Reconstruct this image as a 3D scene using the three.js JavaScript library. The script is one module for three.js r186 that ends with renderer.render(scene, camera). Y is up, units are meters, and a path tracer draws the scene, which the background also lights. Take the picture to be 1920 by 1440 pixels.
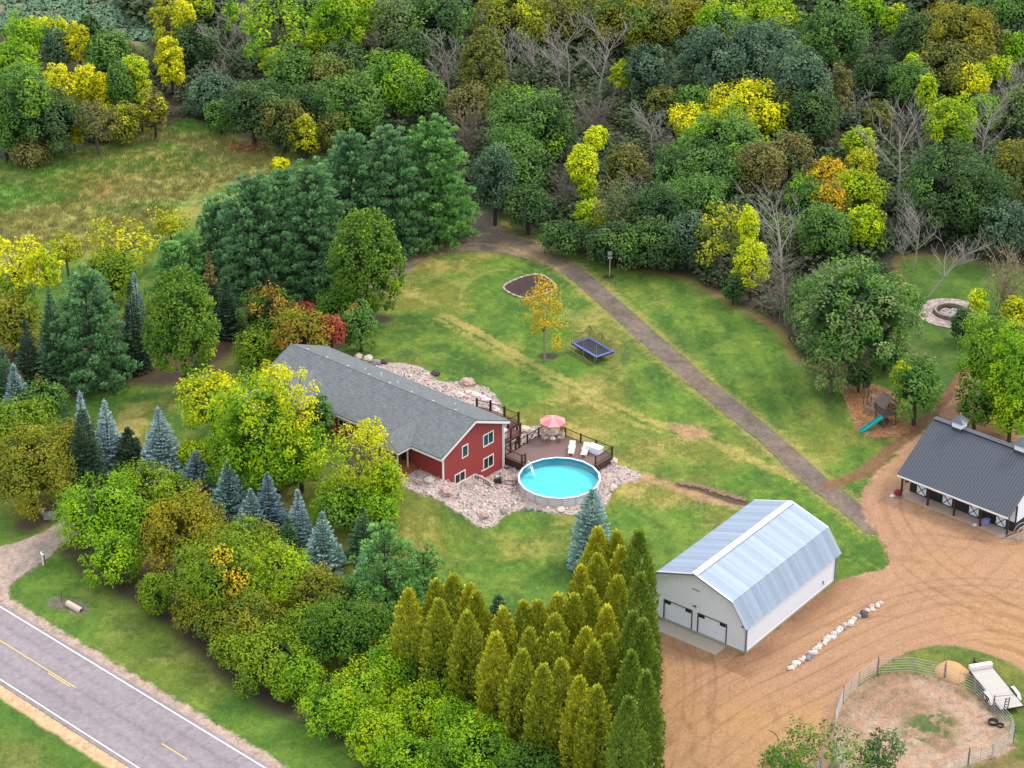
import * as THREE from 'three';
import { mergeGeometries } from 'three/addons/utils/BufferGeometryUtils.js';
import { RoundedBoxGeometry } from 'three/addons/geometries/RoundedBoxGeometry.js';

// ---------------------------------------------------------------- camera, sky, sun, exposure
const scene = new THREE.Scene();
const FOV = 19.02, PITCH = 27.6 * Math.PI / 180, EYE_H = 114.8, EYE_Z = EYE_H / Math.tan(PITCH);
const camera = new THREE.PerspectiveCamera(FOV, 4 / 3, 1, 6000);
camera.position.set(0, EYE_H, EYE_Z);
camera.lookAt(0, 0, 0);
camera.updateMatrixWorld();

{ // bright, even cloud cover, a little brighter overhead
  const W = 64, H = 32, d = new Float32Array(W * H * 4);
  for (let j = 0; j < H; j++) for (let i = 0; i < W; i++) {
    const el = ((j + 0.5) / H - 0.5) * Math.PI, s = Math.sin(el), k = (j * W + i) * 4;
    const L = s > 0 ? 0.74 + 0.42 * s : 0.35;
    d[k] = L * 0.965; d[k + 1] = L * 0.99; d[k + 2] = L * 1.04; d[k + 3] = 1;
  }
  const t = new THREE.DataTexture(d, W, H, THREE.RGBAFormat, THREE.FloatType);
  t.mapping = THREE.EquirectangularReflectionMapping; t.magFilter = t.minFilter = THREE.LinearFilter; t.needsUpdate = true;
  scene.background = t; scene.environment = t;
}
const sun = new THREE.DirectionalLight(0xfff1dc, 1.5);
sun.position.set(78, 100, -34); sun.target.position.set(0, 0, 0);
sun.castShadow = true; sun.shadow.radius = 26; sun.shadow.mapSize.set(4096, 4096);
Object.assign(sun.shadow.camera, { left: -130, right: 130, top: 160, bottom: -160, near: 1, far: 500 });
scene.add(sun, sun.target);

const renderer = new THREE.WebGLRenderer({ antialias: true });
renderer.toneMapping = THREE.LinearToneMapping;
renderer.toneMappingExposure = 1.5;
renderer.shadowMap.enabled = true;
renderer.setSize(1024, 768);

// ---------------------------------------------------------------- helpers
const V3 = (x, y, z) => new THREE.Vector3(x, y, z);
const clamp = (x, a, b) => Math.min(b, Math.max(a, x)), mix = (a, b, t) => a + (b - a) * t;
const sstep = (a, b, x) => { const t = clamp((x - a) / (b - a), 0, 1); return t * t * (3 - 2 * t); };
function rng(seed) { let s = (seed * 2654435761) >>> 0 || 1; return () => { s = (s + 0x6D2B79F5) | 0; let t = Math.imul(s ^ (s >>> 15), 1 | s); t = (t + Math.imul(t ^ (t >>> 7), 61 | t)) ^ t; return ((t ^ (t >>> 14)) >>> 0) / 4294967296; }; }
function hash2(x, y) { let h = Math.imul(x, 374761393) + Math.imul(y, 668265263); h = Math.imul(h ^ (h >>> 13), 1274126177); return ((h ^ (h >>> 16)) >>> 0) / 4294967296; }
function noise(x, y) { // value noise, 0..1
  const i = Math.floor(x), j = Math.floor(y); let u = x - i, v = y - j; u = u * u * (3 - 2 * u); v = v * v * (3 - 2 * v);
  const a = hash2(i, j), b = hash2(i + 1, j), c = hash2(i, j + 1), d = hash2(i + 1, j + 1);
  return a + (b - a) * u + (c - a) * v + (a - b - c + d) * u * v;
}
const fbm = (x, y, o = 3) => { let s = 0, a = 0.5, n = 0; for (let k = 0; k < o; k++) { s += a * noise(x, y); n += a; x = x * 2.03 + 17.1; y = y * 2.03 + 9.7; a *= 0.5; } return s / n; };
const lin = v => { v /= 255; return v <= 0.04045 ? v / 12.92 : Math.pow((v + 0.055) / 1.055, 2.4); };
const rgb = (r, g, b) => [lin(r), lin(g), lin(b)];
const toS = v => 255 * (v <= 0.0031308 ? v * 12.92 : 1.055 * Math.pow(v, 1 / 2.4) - 0.055);

// survey: where the sight line through a point measured on the photograph (1920 x 1440) meets height h
const SURVEY_F = 4300;
function spot(px, py, h = 0) {
  const x = (px - 960) / SURVEY_F, y = (720 - py) / SURVEY_F, c = Math.cos(PITCH), s = Math.sin(PITCH);
  const dx = x, dy = y * c - s, dz = -(y * s + c), t = (h - EYE_H) / dy;
  return V3(dx * t, h, EYE_Z + dz * t);
}
const rangeOf = p => Math.hypot(p.x, p.y - EYE_H, p.z - EYE_Z);

const used = {};
function numbered(n) { used[n] = (used[n] ?? -1) + 1; return used[n] ? n + '_' + String(used[n]).padStart(3, '0') : n; }
function tag(o, label, category, group, kind) {
  if (label) o.userData.label = label; if (category) o.userData.category = category;
  if (group) o.userData.group = group; if (kind) o.userData.kind = kind;
  return o;
}
const G = a => Array.isArray(a) ? (a.length === 1 ? a[0] : mergeGeometries(a.map(g => { g = g.index ? g.toNonIndexed() : g; for (const k of Object.keys(g.attributes)) if (!['position', 'normal', 'uv'].includes(k)) g.deleteAttribute(k); if (!g.attributes.uv) g.setAttribute('uv', new THREE.BufferAttribute(new Float32Array(g.attributes.position.count * 2), 2)); return g; }))) : a;
function part(name, geo, mat, parent) { const m = new THREE.Mesh(G(geo), mat); m.name = name; m.castShadow = m.receiveShadow = true; parent.add(m); return m; }
function solo(name, geo, mat, label, category, group) { const m = new THREE.Mesh(G(geo), mat); m.name = numbered(name); m.castShadow = m.receiveShadow = true; scene.add(m); return tag(m, label, category, group); }
function struct(name, geo, mat) { const m = solo(name, geo, mat); m.userData.kind = 'structure'; return m; }
function thing(name, label, category, pos, turn = 0, group) { const g = new THREE.Group(); g.name = numbered(name); scene.add(g); if (pos) g.position.copy(pos); g.rotation.y = turn; return tag(g, label, category, group); }
function sub(name, parent) { const g = new THREE.Group(); g.name = name; parent.add(g); return g; }
function twin(src, label, group) { const c = src.clone(); c.name = numbered(src.name.replace(/_\d{3}$/, '')); c.userData = { ...src.userData }; if (label) c.userData.label = label; if (group) c.userData.group = group; scene.add(c); return c; }
const bx = (x0, x1, y0, y1, z0, z1) => new THREE.BoxGeometry(Math.abs(x1 - x0), Math.abs(y1 - y0), Math.abs(z1 - z0)).translate((x0 + x1) / 2, (y0 + y1) / 2, (z0 + z1) / 2);
const rbx = (x0, x1, y0, y1, z0, z1, r = 0.03) => new RoundedBoxGeometry(Math.abs(x1 - x0), Math.abs(y1 - y0), Math.abs(z1 - z0), 2, r).translate((x0 + x1) / 2, (y0 + y1) / 2, (z0 + z1) / 2);
function bar(a, b, r0, r1 = r0, seg = 8) { // a round bar from a to b
  const d = b.clone().sub(a), L = d.length(), g = new THREE.CylinderGeometry(r1, r0, L, seg, 1).translate(0, L / 2, 0);
  g.applyQuaternion(new THREE.Quaternion().setFromUnitVectors(V3(0, 1, 0), d.normalize())); return g.translate(a.x, a.y, a.z);
}
function beam(a, b, w, h) { // a squared beam from a to b
  const d = b.clone().sub(a), L = d.length(), g = new THREE.BoxGeometry(w, h, L).translate(0, 0, L / 2), m = new THREE.Matrix4();
  const z = d.normalize(), x = Math.abs(z.y) > 0.98 ? V3(1, 0, 0) : V3(0, 1, 0).cross(z).normalize(), y = z.clone().cross(x);
  return g.applyMatrix4(m.makeBasis(x, y, z)).translate(a.x, a.y, a.z);
}
function tube(pts, r, seg = 24, rad = 6) { return new THREE.TubeGeometry(new THREE.CatmullRomCurve3(pts), seg, r, rad, false); }
function quad(a, b, c, d) { // flat quad with uv in metres
  const g = new THREE.BufferGeometry(), p = [a, b, c, a, c, d], L = a.distanceTo(b), M = a.distanceTo(d);
  g.setAttribute('position', new THREE.Float32BufferAttribute(p.flatMap(v => [v.x, v.y, v.z]), 3));
  g.setAttribute('uv', new THREE.Float32BufferAttribute([0, 0, L, 0, L, M, 0, 0, L, M, 0, M], 2)); g.computeVertexNormals(); return g;
}
function slab(a, b, c, d, t) { // a quad with thickness t below it
  const n = b.clone().sub(a).cross(d.clone().sub(a)).normalize().multiplyScalar(-t), q = [a, b, c, d].map(v => v.clone().add(n)), [e, f, g2, h] = q;
  return G([quad(a, b, c, d), quad(h, g2, f, e), quad(a, e, f, b), quad(b, f, g2, c), quad(c, g2, h, d), quad(d, h, e, a)]);
}
function poly(pts, t, dir) { // convex polygon plate extruded by t along dir
  const g = new THREE.BufferGeometry(), pos = [], off = dir.clone().multiplyScalar(t), P = pts, Q = pts.map(p => p.clone().add(off));
  const tri = (a, b, c) => pos.push(a.x, a.y, a.z, b.x, b.y, b.z, c.x, c.y, c.z);
  for (let i = 1; i < P.length - 1; i++) { tri(Q[0], Q[i], Q[i + 1]); tri(P[0], P[i + 1], P[i]); }
  for (let i = 0; i < P.length; i++) { const j = (i + 1) % P.length; tri(P[i], P[j], Q[j]); tri(P[i], Q[j], Q[i]); }
  g.setAttribute('position', new THREE.Float32BufferAttribute(pos, 3)); g.computeVertexNormals();
  g.setAttribute('uv', new THREE.Float32BufferAttribute(new Float32Array(pos.length / 3 * 2), 2)); return g;
}
// a pebble or boulder: an icosahedron pushed about
function rockGeo(seed, detail = 1, flat = 0.7) {
  const g = new THREE.IcosahedronGeometry(1, detail), p = g.attributes.position, seen = {};
  const r = rng(seed);
  for (let i = 0; i < p.count; i++) {
    const k = [p.getX(i), p.getY(i), p.getZ(i)].map(v => v.toFixed(3)).join();
    const s = seen[k] ??= 0.78 + 0.4 * r();
    p.setXYZ(i, p.getX(i) * s, p.getY(i) * s * flat, p.getZ(i) * s);
  }
  g.computeVertexNormals(); return g;
}
const mats = {};
function mat(key, color, rough = 0.8, extra = {}) { return mats[key] ??= new THREE.MeshStandardMaterial({ color: new THREE.Color().setRGB(...color), roughness: rough, side: THREE.DoubleSide, ...extra }); }
// a small repeating grain texture round grey 1 (multiplies the base colour)
function grain(seed, size, fn) {
  const d = new Uint8Array(size * size * 4);
  for (let j = 0; j < size; j++) for (let i = 0; i < size; i++) { const v = fn(i / size, j / size, i, j), k = (j * size + i) * 4; const c = Array.isArray(v) ? v : [v, v, v]; for (let q = 0; q < 3; q++) d[k + q] = clamp(c[q], 0, 1) * 255; d[k + 3] = 255; }
  const t = new THREE.DataTexture(d, size, size); t.wrapS = t.wrapT = THREE.RepeatWrapping; t.magFilter = t.minFilter = THREE.LinearFilter; t.needsUpdate = true; return t;
}
// ---------------------------------------------------------------- lie of the land
// the house stands on a bank: its own axes u (along the ridge) and v (towards the front)
const HO = V3(-0.92, 0, 18.25), HU = V3(-0.762, 0, -0.648), HV = V3(-0.648, 0, 0.762);
const toUV = (x, z) => { const a = x - HO.x, b = z - HO.z; return [a * HU.x + b * HU.z, a * HV.x + b * HV.z]; };
const atUV = (u, v, y = 0) => V3(HO.x + HU.x * u + HV.x * v, y, HO.z + HU.z * u + HV.z * v);
function landHeight(x, z) {
  const [u, v] = toUV(x, z);
  if (u < -14 || u > 48 || v < -26 || v > 34) return 0;
  let front = v < 4.55 ? 0 : v < 4.75 ? 1.12 * (v - 4.55) / 0.2 : v < 7.3 ? 1.12 : v < 8.9 ? mix(1.12, 2.55, (v - 7.3) / 1.6) : 2.55;
  front *= 1 - sstep(13, 27, v);
  const out = u < 0 ? 1 - sstep(0.5, 8.5, -u) : u > 26 ? 1 - sstep(26, 42, u) : 1;
  let h = front * out;
  if (v < 4.55 || u > 0.4) { const back = 1.5 * sstep(3, 13, u) * (u > 26 ? 1 - sstep(26, 42, u) : 1) * (v < 0 ? 1 - sstep(3, 17, -v) : 1); if (v < 4.55) h = u > 0.4 ? Math.max(back, h) : h; }
  return h;
}
function onLand(px, py) { let h = 0, p; for (let k = 0; k < 12; k++) { p = spot(px, py, h); h = mix(h, landHeight(p.x, p.z), 0.8); } p = spot(px, py, h); p.y = landHeight(p.x, p.z); return p; }

// ---------------------------------------------------------------- outlines of the kinds of ground, measured on the photograph
const X0 = -92, X1 = 92, Z0 = -142, Z1 = 76;
const CELL = 0.5;
const zones = {};
function smoothLoop(pts, closed) { const c = new THREE.CatmullRomCurve3(pts, closed, 'centripetal'); return c.getPoints(pts.length * 6); }
function makeZone(name, pts, closed, width = 0, pad = 3) {
  let a = 1e9, b = -1e9, c = 1e9, d = -1e9; pad += width;
  for (const p of pts) { a = Math.min(a, p.x); b = Math.max(b, p.x); c = Math.min(c, p.z); d = Math.max(d, p.z); }
  a = Math.max(X0, Math.floor(a - pad)); b = Math.min(X1, Math.ceil(b + pad)); c = Math.max(Z0, Math.floor(c - pad)); d = Math.min(Z1, Math.ceil(d + pad));
  const nx = Math.round((b - a) / CELL) + 1, nz = Math.round((d - c) / CELL) + 1, f = new Float32Array(nx * nz), n = pts.length;
  for (let j = 0; j < nz; j++) for (let i = 0; i < nx; i++) {
    const x = a + i * CELL, z = c + j * CELL; let best = 1e9, inside = false;
    for (let k = 0; k < (closed ? n : n - 1); k++) {
      const p = pts[k], q = pts[(k + 1) % n], ex = q.x - p.x, ez = q.z - p.z, t = clamp(((x - p.x) * ex + (z - p.z) * ez) / (ex * ex + ez * ez + 1e-9), 0, 1);
      const dx = x - p.x - ex * t, dz = z - p.z - ez * t, e = dx * dx + dz * dz; if (e < best) best = e;
      if (closed && (p.z > z) !== (q.z > z) && x < ex * (z - p.z) / ez + p.x) inside = !inside;
    }
    best = Math.sqrt(best); f[j * nx + i] = closed ? (inside ? best : -best) : width - best;
  }
  zones[name] = { a, c, nx, nz, f, b, d };
}
function zone(name, x, z) { // metres inside (positive) or outside (negative) the outline
  const o = zones[name], i = (x - o.a) / CELL, j = (z - o.c) / CELL;
  if (i < 0 || j < 0 || i >= o.nx - 1 || j >= o.nz - 1) return -9;
  const i0 = i | 0, j0 = j | 0, s = i - i0, t = j - j0, k = j0 * o.nx + i0, f = o.f;
  return (f[k] * (1 - s) + f[k + 1] * s) * (1 - t) + (f[k + o.nx] * (1 - s) + f[k + o.nx + 1] * s) * t;
}
const loop = (name, px, pad) => makeZone(name, smoothLoop(px.map(p => onLand(p[0], p[1])), true), true, 0, pad);
const line = (name, px, width) => makeZone(name, smoothLoop(px.map(p => onLand(p[0], p[1])), false), false, width);
loop('wood', [[312, 236], [350, 225], [420, 248], [560, 285], [700, 300], [870, 378], [940, 408], [1010, 437], [1090, 482], [1170, 502], [1230, 508], [1310, 530], [1390, 575], [1470, 622], [1510, 680], [1590, 690], [1650, 660], [1690, 560], [1680, 480], [1760, 478], [1930, 500], [2150, 500], [2250, -300], [250, -300], [255, 40], [300, 140]]);
loop('grove', [[-200, 305], [0, 300], [100, 288], [200, 270], [300, 238], [318, 150], [250, 85], [120, 55], [0, 62], [-200, 62]]);
loop('squash', [[-250, 60], [0, 62], [60, 40], [150, 55], [235, 90], [300, 60], [310, -60], [-250, -60]]);
loop('meadow', [[-300, 305], [0, 300], [150, 285], [310, 232], [360, 225], [470, 270], [560, 290], [520, 330], [420, 350], [340, 390], [300, 450], [180, 480], [0, 480], [-300, 480]]);
loop('needles', [[60, 760], [150, 742], [230, 722], [330, 722], [400, 700], [440, 660], [500, 650], [640, 650], [640, 610], [720, 560], [760, 480], [850, 450], [900, 390], [870, 372], [760, 400], [600, 440], [430, 500], [330, 560], [200, 600], [60, 640], [-60, 660], [-60, 760]]);
line('path', [[640, 590], [700, 545], [765, 492], [810, 462], [870, 448], [935, 450], [1000, 466], [1060, 498], [1130, 556], [1200, 618], [1270, 680], [1350, 748], [1430, 812], [1490, 866], [1540, 910], [1600, 955], [1640, 990]], 1.3);
loop('pathhead', [[760, 500], [768, 470], [800, 445], [850, 420], [870, 395], [905, 395], [945, 425], [1000, 445], [1060, 478], [1090, 520], [1000, 490], [930, 474], [850, 474], [800, 485]]);
line('sidetrack', [[1560, 910], [1620, 885], [1680, 838], [1730, 795], [1770, 755], [1800, 712], [1812, 690]], 0.8);
loop('drive', [[1205, 1165], [1225, 1150], [1300, 1170], [1400, 1210], [1480, 1160], [1570, 1090], [1625, 1075], [1665, 1060], [1650, 1010], [1618, 960], [1612, 930], [1650, 885], [1705, 830], [1750, 790], [1790, 745], [1815, 695], [1850, 700], [1850, 760], [1900, 800], [2000, 880], [2100, 1000], [2100, 1320], [1985, 1330], [1945, 1290], [1900, 1250], [1840, 1225], [1770, 1212], [1700, 1228], [1640, 1262], [1590, 1310], [1565, 1360], [1560, 1420], [1560, 1560], [1200, 1560], [1215, 1300]]);
loop('apron', [[-120, 1060], [0, 1026], [55, 1008], [98, 988], [135, 960], [180, 950], [165, 985], [122, 1018], [85, 1052], [45, 1078], [20, 1100], [10, 1122], [-10, 1135], [-130, 1085]]);
loop('frontmulch', [[25, 992], [75, 950], [100, 900], [190, 900], [290, 960], [330, 1060], [420, 1150], [560, 1250], [680, 1350], [820, 1420], [760, 1440], [600, 1370], [480, 1320], [380, 1235], [300, 1165], [230, 1118], [160, 1080], [110, 1030], [122, 1000], [100, 985], [48, 1004]]);
loop('backbed', [[655, 668], [690, 683], [735, 680], [775, 684], [805, 698], [822, 714], [870, 717], [905, 725], [930, 745], [944, 775], [960, 800], [985, 800], [1010, 800], [1030, 820], [960, 850], [900, 840], [700, 740], [600, 690]]);
loop('poolbed', [[748, 876], [752, 905], [768, 918], [800, 930], [835, 946], [870, 968], [905, 992], [925, 987], [950, 968], [985, 957], [1030, 962], [1080, 966], [1130, 958], [1142, 935], [1165, 908], [1205, 896], [1185, 880], [1150, 872], [1135, 862], [1120, 850], [1000, 830], [950, 810], [930, 850], [900, 860], [830, 880], [780, 868]]);
loop('dirtspill', [[1150, 905], [1200, 886], [1240, 898], [1300, 915], [1390, 940], [1400, 950], [1330, 945], [1240, 912], [1190, 905]]);
line('trench', [[1272, 910], [1310, 916], [1350, 930], [1392, 942]], 0.5);
loop('chips', [[1576, 728], [1600, 716], [1640, 722], [1680, 740], [1705, 790], [1712, 805], [1690, 816], [1650, 822], [1612, 812], [1598, 785], [1586, 752]]);
loop('gardenbed', [[944, 541], [972, 523], [1010, 516], [1042, 540], [1018, 553], [985, 560]]);
loop('penfloor', [[1562, 1368], [1578, 1320], [1610, 1287], [1645, 1266], [1705, 1262], [1770, 1274], [1828, 1302], [1870, 1340], [1896, 1372], [1900, 1396], [1860, 1426], [1815, 1440], [1740, 1490], [1620, 1490], [1565, 1420]]);
loop('pengreen', [[1700, 1350], [1750, 1330], [1790, 1352], [1785, 1385], [1720, 1400], [1690, 1380]]);
loop('pengrass', [[1560, 1425], [1565, 1360], [1590, 1310], [1640, 1262], [1700, 1228], [1770, 1212], [1840, 1225], [1900, 1250], [1945, 1290], [2000, 1340], [2000, 1560], [1560, 1560]]);
loop('pit', [[1733, 588], [1745, 572], [1780, 564], [1830, 577], [1845, 600], [1820, 615], [1780, 613], [1745, 605]]);
loop('stablepad', [[1690, 925], [1720, 915], [1900, 985], [1905, 1010], [1885, 1012], [1800, 972], [1740, 948]]);
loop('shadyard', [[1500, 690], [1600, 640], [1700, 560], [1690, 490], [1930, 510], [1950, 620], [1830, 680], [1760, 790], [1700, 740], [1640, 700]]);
line('trkA', [[1200, 1470], [1290, 1390], [1400, 1310], [1500, 1262], [1600, 1210], [1700, 1165], [1820, 1140], [1960, 1150]], 6);
line('trkB', [[1960, 1185], [1840, 1130], [1740, 1070], [1680, 1000], [1655, 940], [1680, 880], [1740, 815], [1800, 745]], 4);
line('trkC', [[1240, 1560], [1270, 1440], [1290, 1330], [1290, 1240], [1260, 1180]], 4);
line('lawntrack', [[830, 590], [900, 625], [1000, 682], [1080, 722], [1150, 757], [1240, 797], [1330, 826], [1420, 868], [1500, 900]], 0.55);
line('lawntrack2', [[820, 598], [890, 637], [990, 694], [1070, 735], [1140, 770], [1220, 805], [1310, 826]], 0.4);
loop('bare', [[1255, 795], [1300, 800], [1335, 815], [1300, 824], [1268, 812]]);
line('arc', [[862, 560], [872, 535], [900, 515], [940, 505], [975, 510]], 0.25);
line('culvertpatch', [[108, 1130], [128, 1132], [150, 1142]], 0.9);
line('mulchring', [[1020, 668], [1030, 668]], 0.75);
line('polering', [[1140, 519], [1147, 519]], 0.55);
line('eggring', [[330, 704], [350, 704]], 1.5);
line('eggringb', [[690, 598], [716, 598]], 1.2);

// road: straight, in its own axes
const RA = spot(0, 1138.75), RB = spot(494.7, 1440), RD = RB.clone().sub(RA).normalize(), RN = V3(-RD.z, 0, RD.x);
if (RN.dot(spot(0, 1275).sub(RA)) < 0) RN.negate();
const ROADW = spot(0, 1275).sub(RA).dot(RN); // between the white edge lines
const roadAcross = (x, z) => (x - RA.x) * RN.x + (z - RA.z) * RN.z, roadAlong = (x, z) => (x - RA.x) * RD.x + (z - RA.z) * RD.z;

// ---------------------------------------------------------------- one survey map of ground colour, 2048 x 2048
const MAPN = 2048, MW = X1 - X0, MH = Z1 - Z0;
const rag = (x, z) => (fbm(x * 0.55 + 3, z * 0.55, 2) - 0.5) * 1.1;
const C = {
  grass: rgb(96, 140, 38), grassD: rgb(68, 112, 32), grassL: rgb(142, 168, 58), dry: rgb(182, 166, 92), dry2: rgb(152, 142, 62),
  meadow: rgb(164, 164, 86), meadowG: rgb(112, 164, 58), meadowO: rgb(180, 150, 78), meadowD: rgb(116, 116, 56),
  floor: rgb(62, 58, 42), needle: rgb(104, 78, 62), needleD: rgb(76, 58, 48), path: rgb(132, 116, 110), pathD: rgb(98, 84, 80), pathT: rgb(166, 140, 112),
  dirt: rgb(190, 150, 114), dirtO: rgb(198, 154, 104), dirtP: rgb(186, 144, 116), dirtD: rgb(140, 100, 72), pen: rgb(190, 164, 142), penD: rgb(150, 122, 94),
  apron: rgb(186, 170, 160), mulch: rgb(84, 66, 58), rock: rgb(204, 184, 178), chips: rgb(206, 152, 108), soil: rgb(74, 58, 54), shoulder: rgb(196, 172, 160), shoulderT: rgb(226, 190, 150),
  squash: rgb(96, 128, 84), squashB: rgb(150, 138, 104),
};
for (const k in C) C[k] = C[k].map(v => v * (k.startsWith('grass') ? 0.60 : k.startsWith('dirt') || k.startsWith('pen') ? 0.72 : 0.70));
const blend = (o, c, t) => { o[0] += (c[0] - o[0]) * t; o[1] += (c[1] - o[1]) * t; o[2] += (c[2] - o[2]) * t; };
function groundColour(x, z, o) {
  const n1 = fbm(x * 0.09, z * 0.09, 3), n2 = fbm(x * 0.35 + 40, z * 0.35, 2), n3 = noise(x * 1.7, z * 1.7), n4 = noise(x * 4.3 + 7, z * 3.1), hh = hash2(Math.round(x * 31), Math.round(z * 31));
  const rg = rag(x, z), fine = (n3 - 0.5) * 0.5 + (n4 - 0.5) * 0.45 + (hh - 0.5) * 0.3;
  const cover = (name, w = 0.25, ragged = 1) => { const s = zone(name, x, z); return s <= -2 ? 0 : sstep(-w, w, s + (rg * 0.55 + fine * 0.6) * ragged); };
  // lawn
  o[0] = C.grass[0]; o[1] = C.grass[1]; o[2] = C.grass[2];
  blend(o, C.grassD, sstep(0.45, 0.75, fbm(x * 0.16 + 90, z * 0.2, 2)) * 0.75);
  blend(o, C.grassL, sstep(0.4, 0.75, n2) * 0.6);
  { const m = fbm(x * 0.8 + 11, z * 0.55, 2), q = fbm(x * 2.1, z * 1.4 + 31, 2); blend(o, C.grassD, sstep(0.52, 0.8, m) * 0.55); blend(o, C.grassL, sstep(0.55, 0.85, q) * 0.5); }
  // drier towards the house and the middle of the yard
  const [u, v] = toUV(x, z);
  let dryness = sstep(0.56, 0.8, n1 + 0.10 * Math.exp(-((x + 12) ** 2 + (z + 12) ** 2) / 400) + 0.13 * Math.exp(-((x - 4) ** 2 + (z - 6) ** 2) / 140) + 0.12 * Math.exp(-((x + 12) ** 2 + (z - 36) ** 2) / 160) + 0.16 * Math.exp(-((x + 36) ** 2 + (z - 8) ** 2) / 130)) ;
  if (x > 12 && z < 12) dryness *= 0.5;
  blend(o, C.dry2, dryness * 0.6); blend(o, C.dry, dryness * sstep(0.45, 0.75, n2 + fine * 0.3) * 0.85);
  if (x > 13 && z < 16 && z > -36) { const st = Math.sin((x * 0.86 - z * 0.12) * 2.1 + n1 * 2); blend(o, st > 0 ? C.grassL : C.grassD, 0.28 * Math.abs(st)); } // mown stripes
  const ra = roadAcross(x, z);
  if (ra > -16 && ra < 0 && roadAlong(x, z) < 70) { const k = sstep(-13, -9, ra); blend(o, C.dry2, (1 - k) * 0.75); blend(o, C.grass, k * 0.5); const st = Math.sin(roadAlong(x, z) * 1.25 + n1 * 3); blend(o, st > 0 ? C.grassL : C.grassD, 0.2 * Math.abs(st)); }
  if (ra > ROADW) { blend(o, C.grassD, 0.55 * n2 + 0.2); }
  let k;
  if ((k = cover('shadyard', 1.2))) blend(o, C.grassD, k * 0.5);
  if ((k = cover('lawntrack', 0.25))) blend(o, C.dry, k * 0.75 * (0.4 + n2));
  if ((k = cover('lawntrack2', 0.25))) blend(o, C.dry, k * 0.6 * (0.4 + n2));
  if ((k = cover('arc', 0.2, 0.3))) blend(o, C.dry, k * 0.4);
  if ((k = cover('bare', 0.7))) blend(o, C.dirt, k * 0.8);
  if ((k = cover('meadow', 0.8))) {
    const m1 = fbm(x * 0.06 + 5, z * 0.14 + 2, 3), m2 = fbm(x * 0.22 + 50, z * 0.5, 3), b = [...C.meadow];
    blend(b, C.meadowG, sstep(0.36, 0.56, m1) * 0.9); blend(b, C.meadowO, sstep(0.52, 0.75, fbm(x * 0.09 + 20, z * 0.2, 2)) * 0.8); blend(b, C.meadowD, sstep(0.5, 0.72, m2) * 0.6); blend(o, b, k);
  }
  if ((k = cover('squash', 0.8))) { const b = [...C.squash]; blend(b, C.squashB, sstep(0.5, 0.7, n2)); blend(o, b, k); }
  if ((k = cover('needles', 1.3))) { const b = [...C.needle]; blend(b, C.needleD, sstep(0.35, 0.7, n2)); blend(o, b, k * 0.94); }
  if ((k = cover('grove', 1.0))) blend(o, C.floor, k * 0.9);
  if ((k = cover('wood', 1.0))) { const b = [...C.floor]; blend(b, C.needle, n2 * 0.5); blend(o, b, k); }
  const nearMulch = zone('wood', x, z); if (nearMulch > -1.6 && nearMulch < 0 && x > 14) blend(o, C.dirtD, 0.7 * sstep(-1.6, -0.2, nearMulch + fine));
  if ((k = Math.max(cover('pathhead', 0.5), cover('path', 0.35)))) {
    const b = [...C.path]; blend(b, C.pathD, sstep(0.45, 0.75, n2) * 0.7); blend(b, C.pathT, sstep(0.4, 0.7, fbm(x * 0.2 + 8, z * 0.2, 2)) * (zone('pathhead', x, z) > 0 ? 0.8 : 0.25)); blend(o, b, k * 0.95);
    const s = zone('path', x, z); if (z > -25 && s > 1.2 && s < 1.75) blend(o, C.grassD, 0.35 * n3);
  }
  { const s = zone('path', x, z); if (s > -1.3 && s < 0) blend(o, C.dry, 0.45 * sstep(-1.3, -0.1, s + fine)); }
  if ((k = cover('sidetrack', 0.3))) blend(o, C.dirtD, k * 0.9);
  if ((k = cover('frontmulch', 0.9))) blend(o, C.mulch, k * 0.9);
  if ((k = cover('dirtspill', 0.5))) blend(o, C.dirt, k * 0.8);
  if ((k = cover('drive', 0.35))) {
    const b = [...C.dirt], s1 = fbm(x * 0.07 + 60, z * 0.07, 3); blend(b, C.dirtO, sstep(0.3, 0.75, s1 + (z - 45) * 0.010)); blend(b, C.dirtP, sstep(0.4, 0.8, fbm(x * 0.11, z * 0.11 + 70, 2)) * 0.7);
    const w = fbm(x * 0.3, z * 0.3, 2) * 2, ang = Math.atan2(z - 62, x - 36), rr = Math.hypot(x - 36, z - 62), q = Math.sin(rr * 2.6 + w * 3); // wheel marks swing round the pen
    blend(b, C.dirtD, 0.42 * sstep(0.2, 1, q) * sstep(0.3, 0.7, fbm(ang * 3, rr * 0.3, 2)));
    const q2 = Math.sin((x * 0.78 + z * 0.62) * 3 + w * 2); if (rr > 17) blend(b, C.dirtD, 0.16 * sstep(0.5, 1, q2));
    for (const [q, fr, ph] of [['trkA', 4.6, 0], ['trkB', 3.9, 1], ['trkC', 4.4, 2]]) { const s = zone(q, x, z); if (s > 0) { const m = sstep(0, 1.6, s), st = Math.sin(s * fr + ph + w * 0.5) * 0.6 + Math.sin(s * fr * 2.3 + ph * 3) * 0.4; blend(b, st > 0 ? C.dirtP : C.dirtD, Math.abs(st) * m * (st > 0 ? 0.45 : 0.42) * (0.4 + fbm(x * 0.15 + 9, z * 0.15, 2))); } }
    const e = zone('drive', x, z); if (e < 1.2) blend(b, C.dirtP, 0.6);
    const bu = (x - 20.56) * 0.63 - (z - 51.46) * 0.78, bv = (x - 20.56) * 0.79 + (z - 51.46) * 0.62; // soil blended darker close to the barn
    if (bu > -3 && bu < 17 && bv > -0.5 && bv < 5) blend(b, C.dirtD, (1 - sstep(0.6, 3.4, bv)) * 0.75 * (0.4 + n2));
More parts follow.
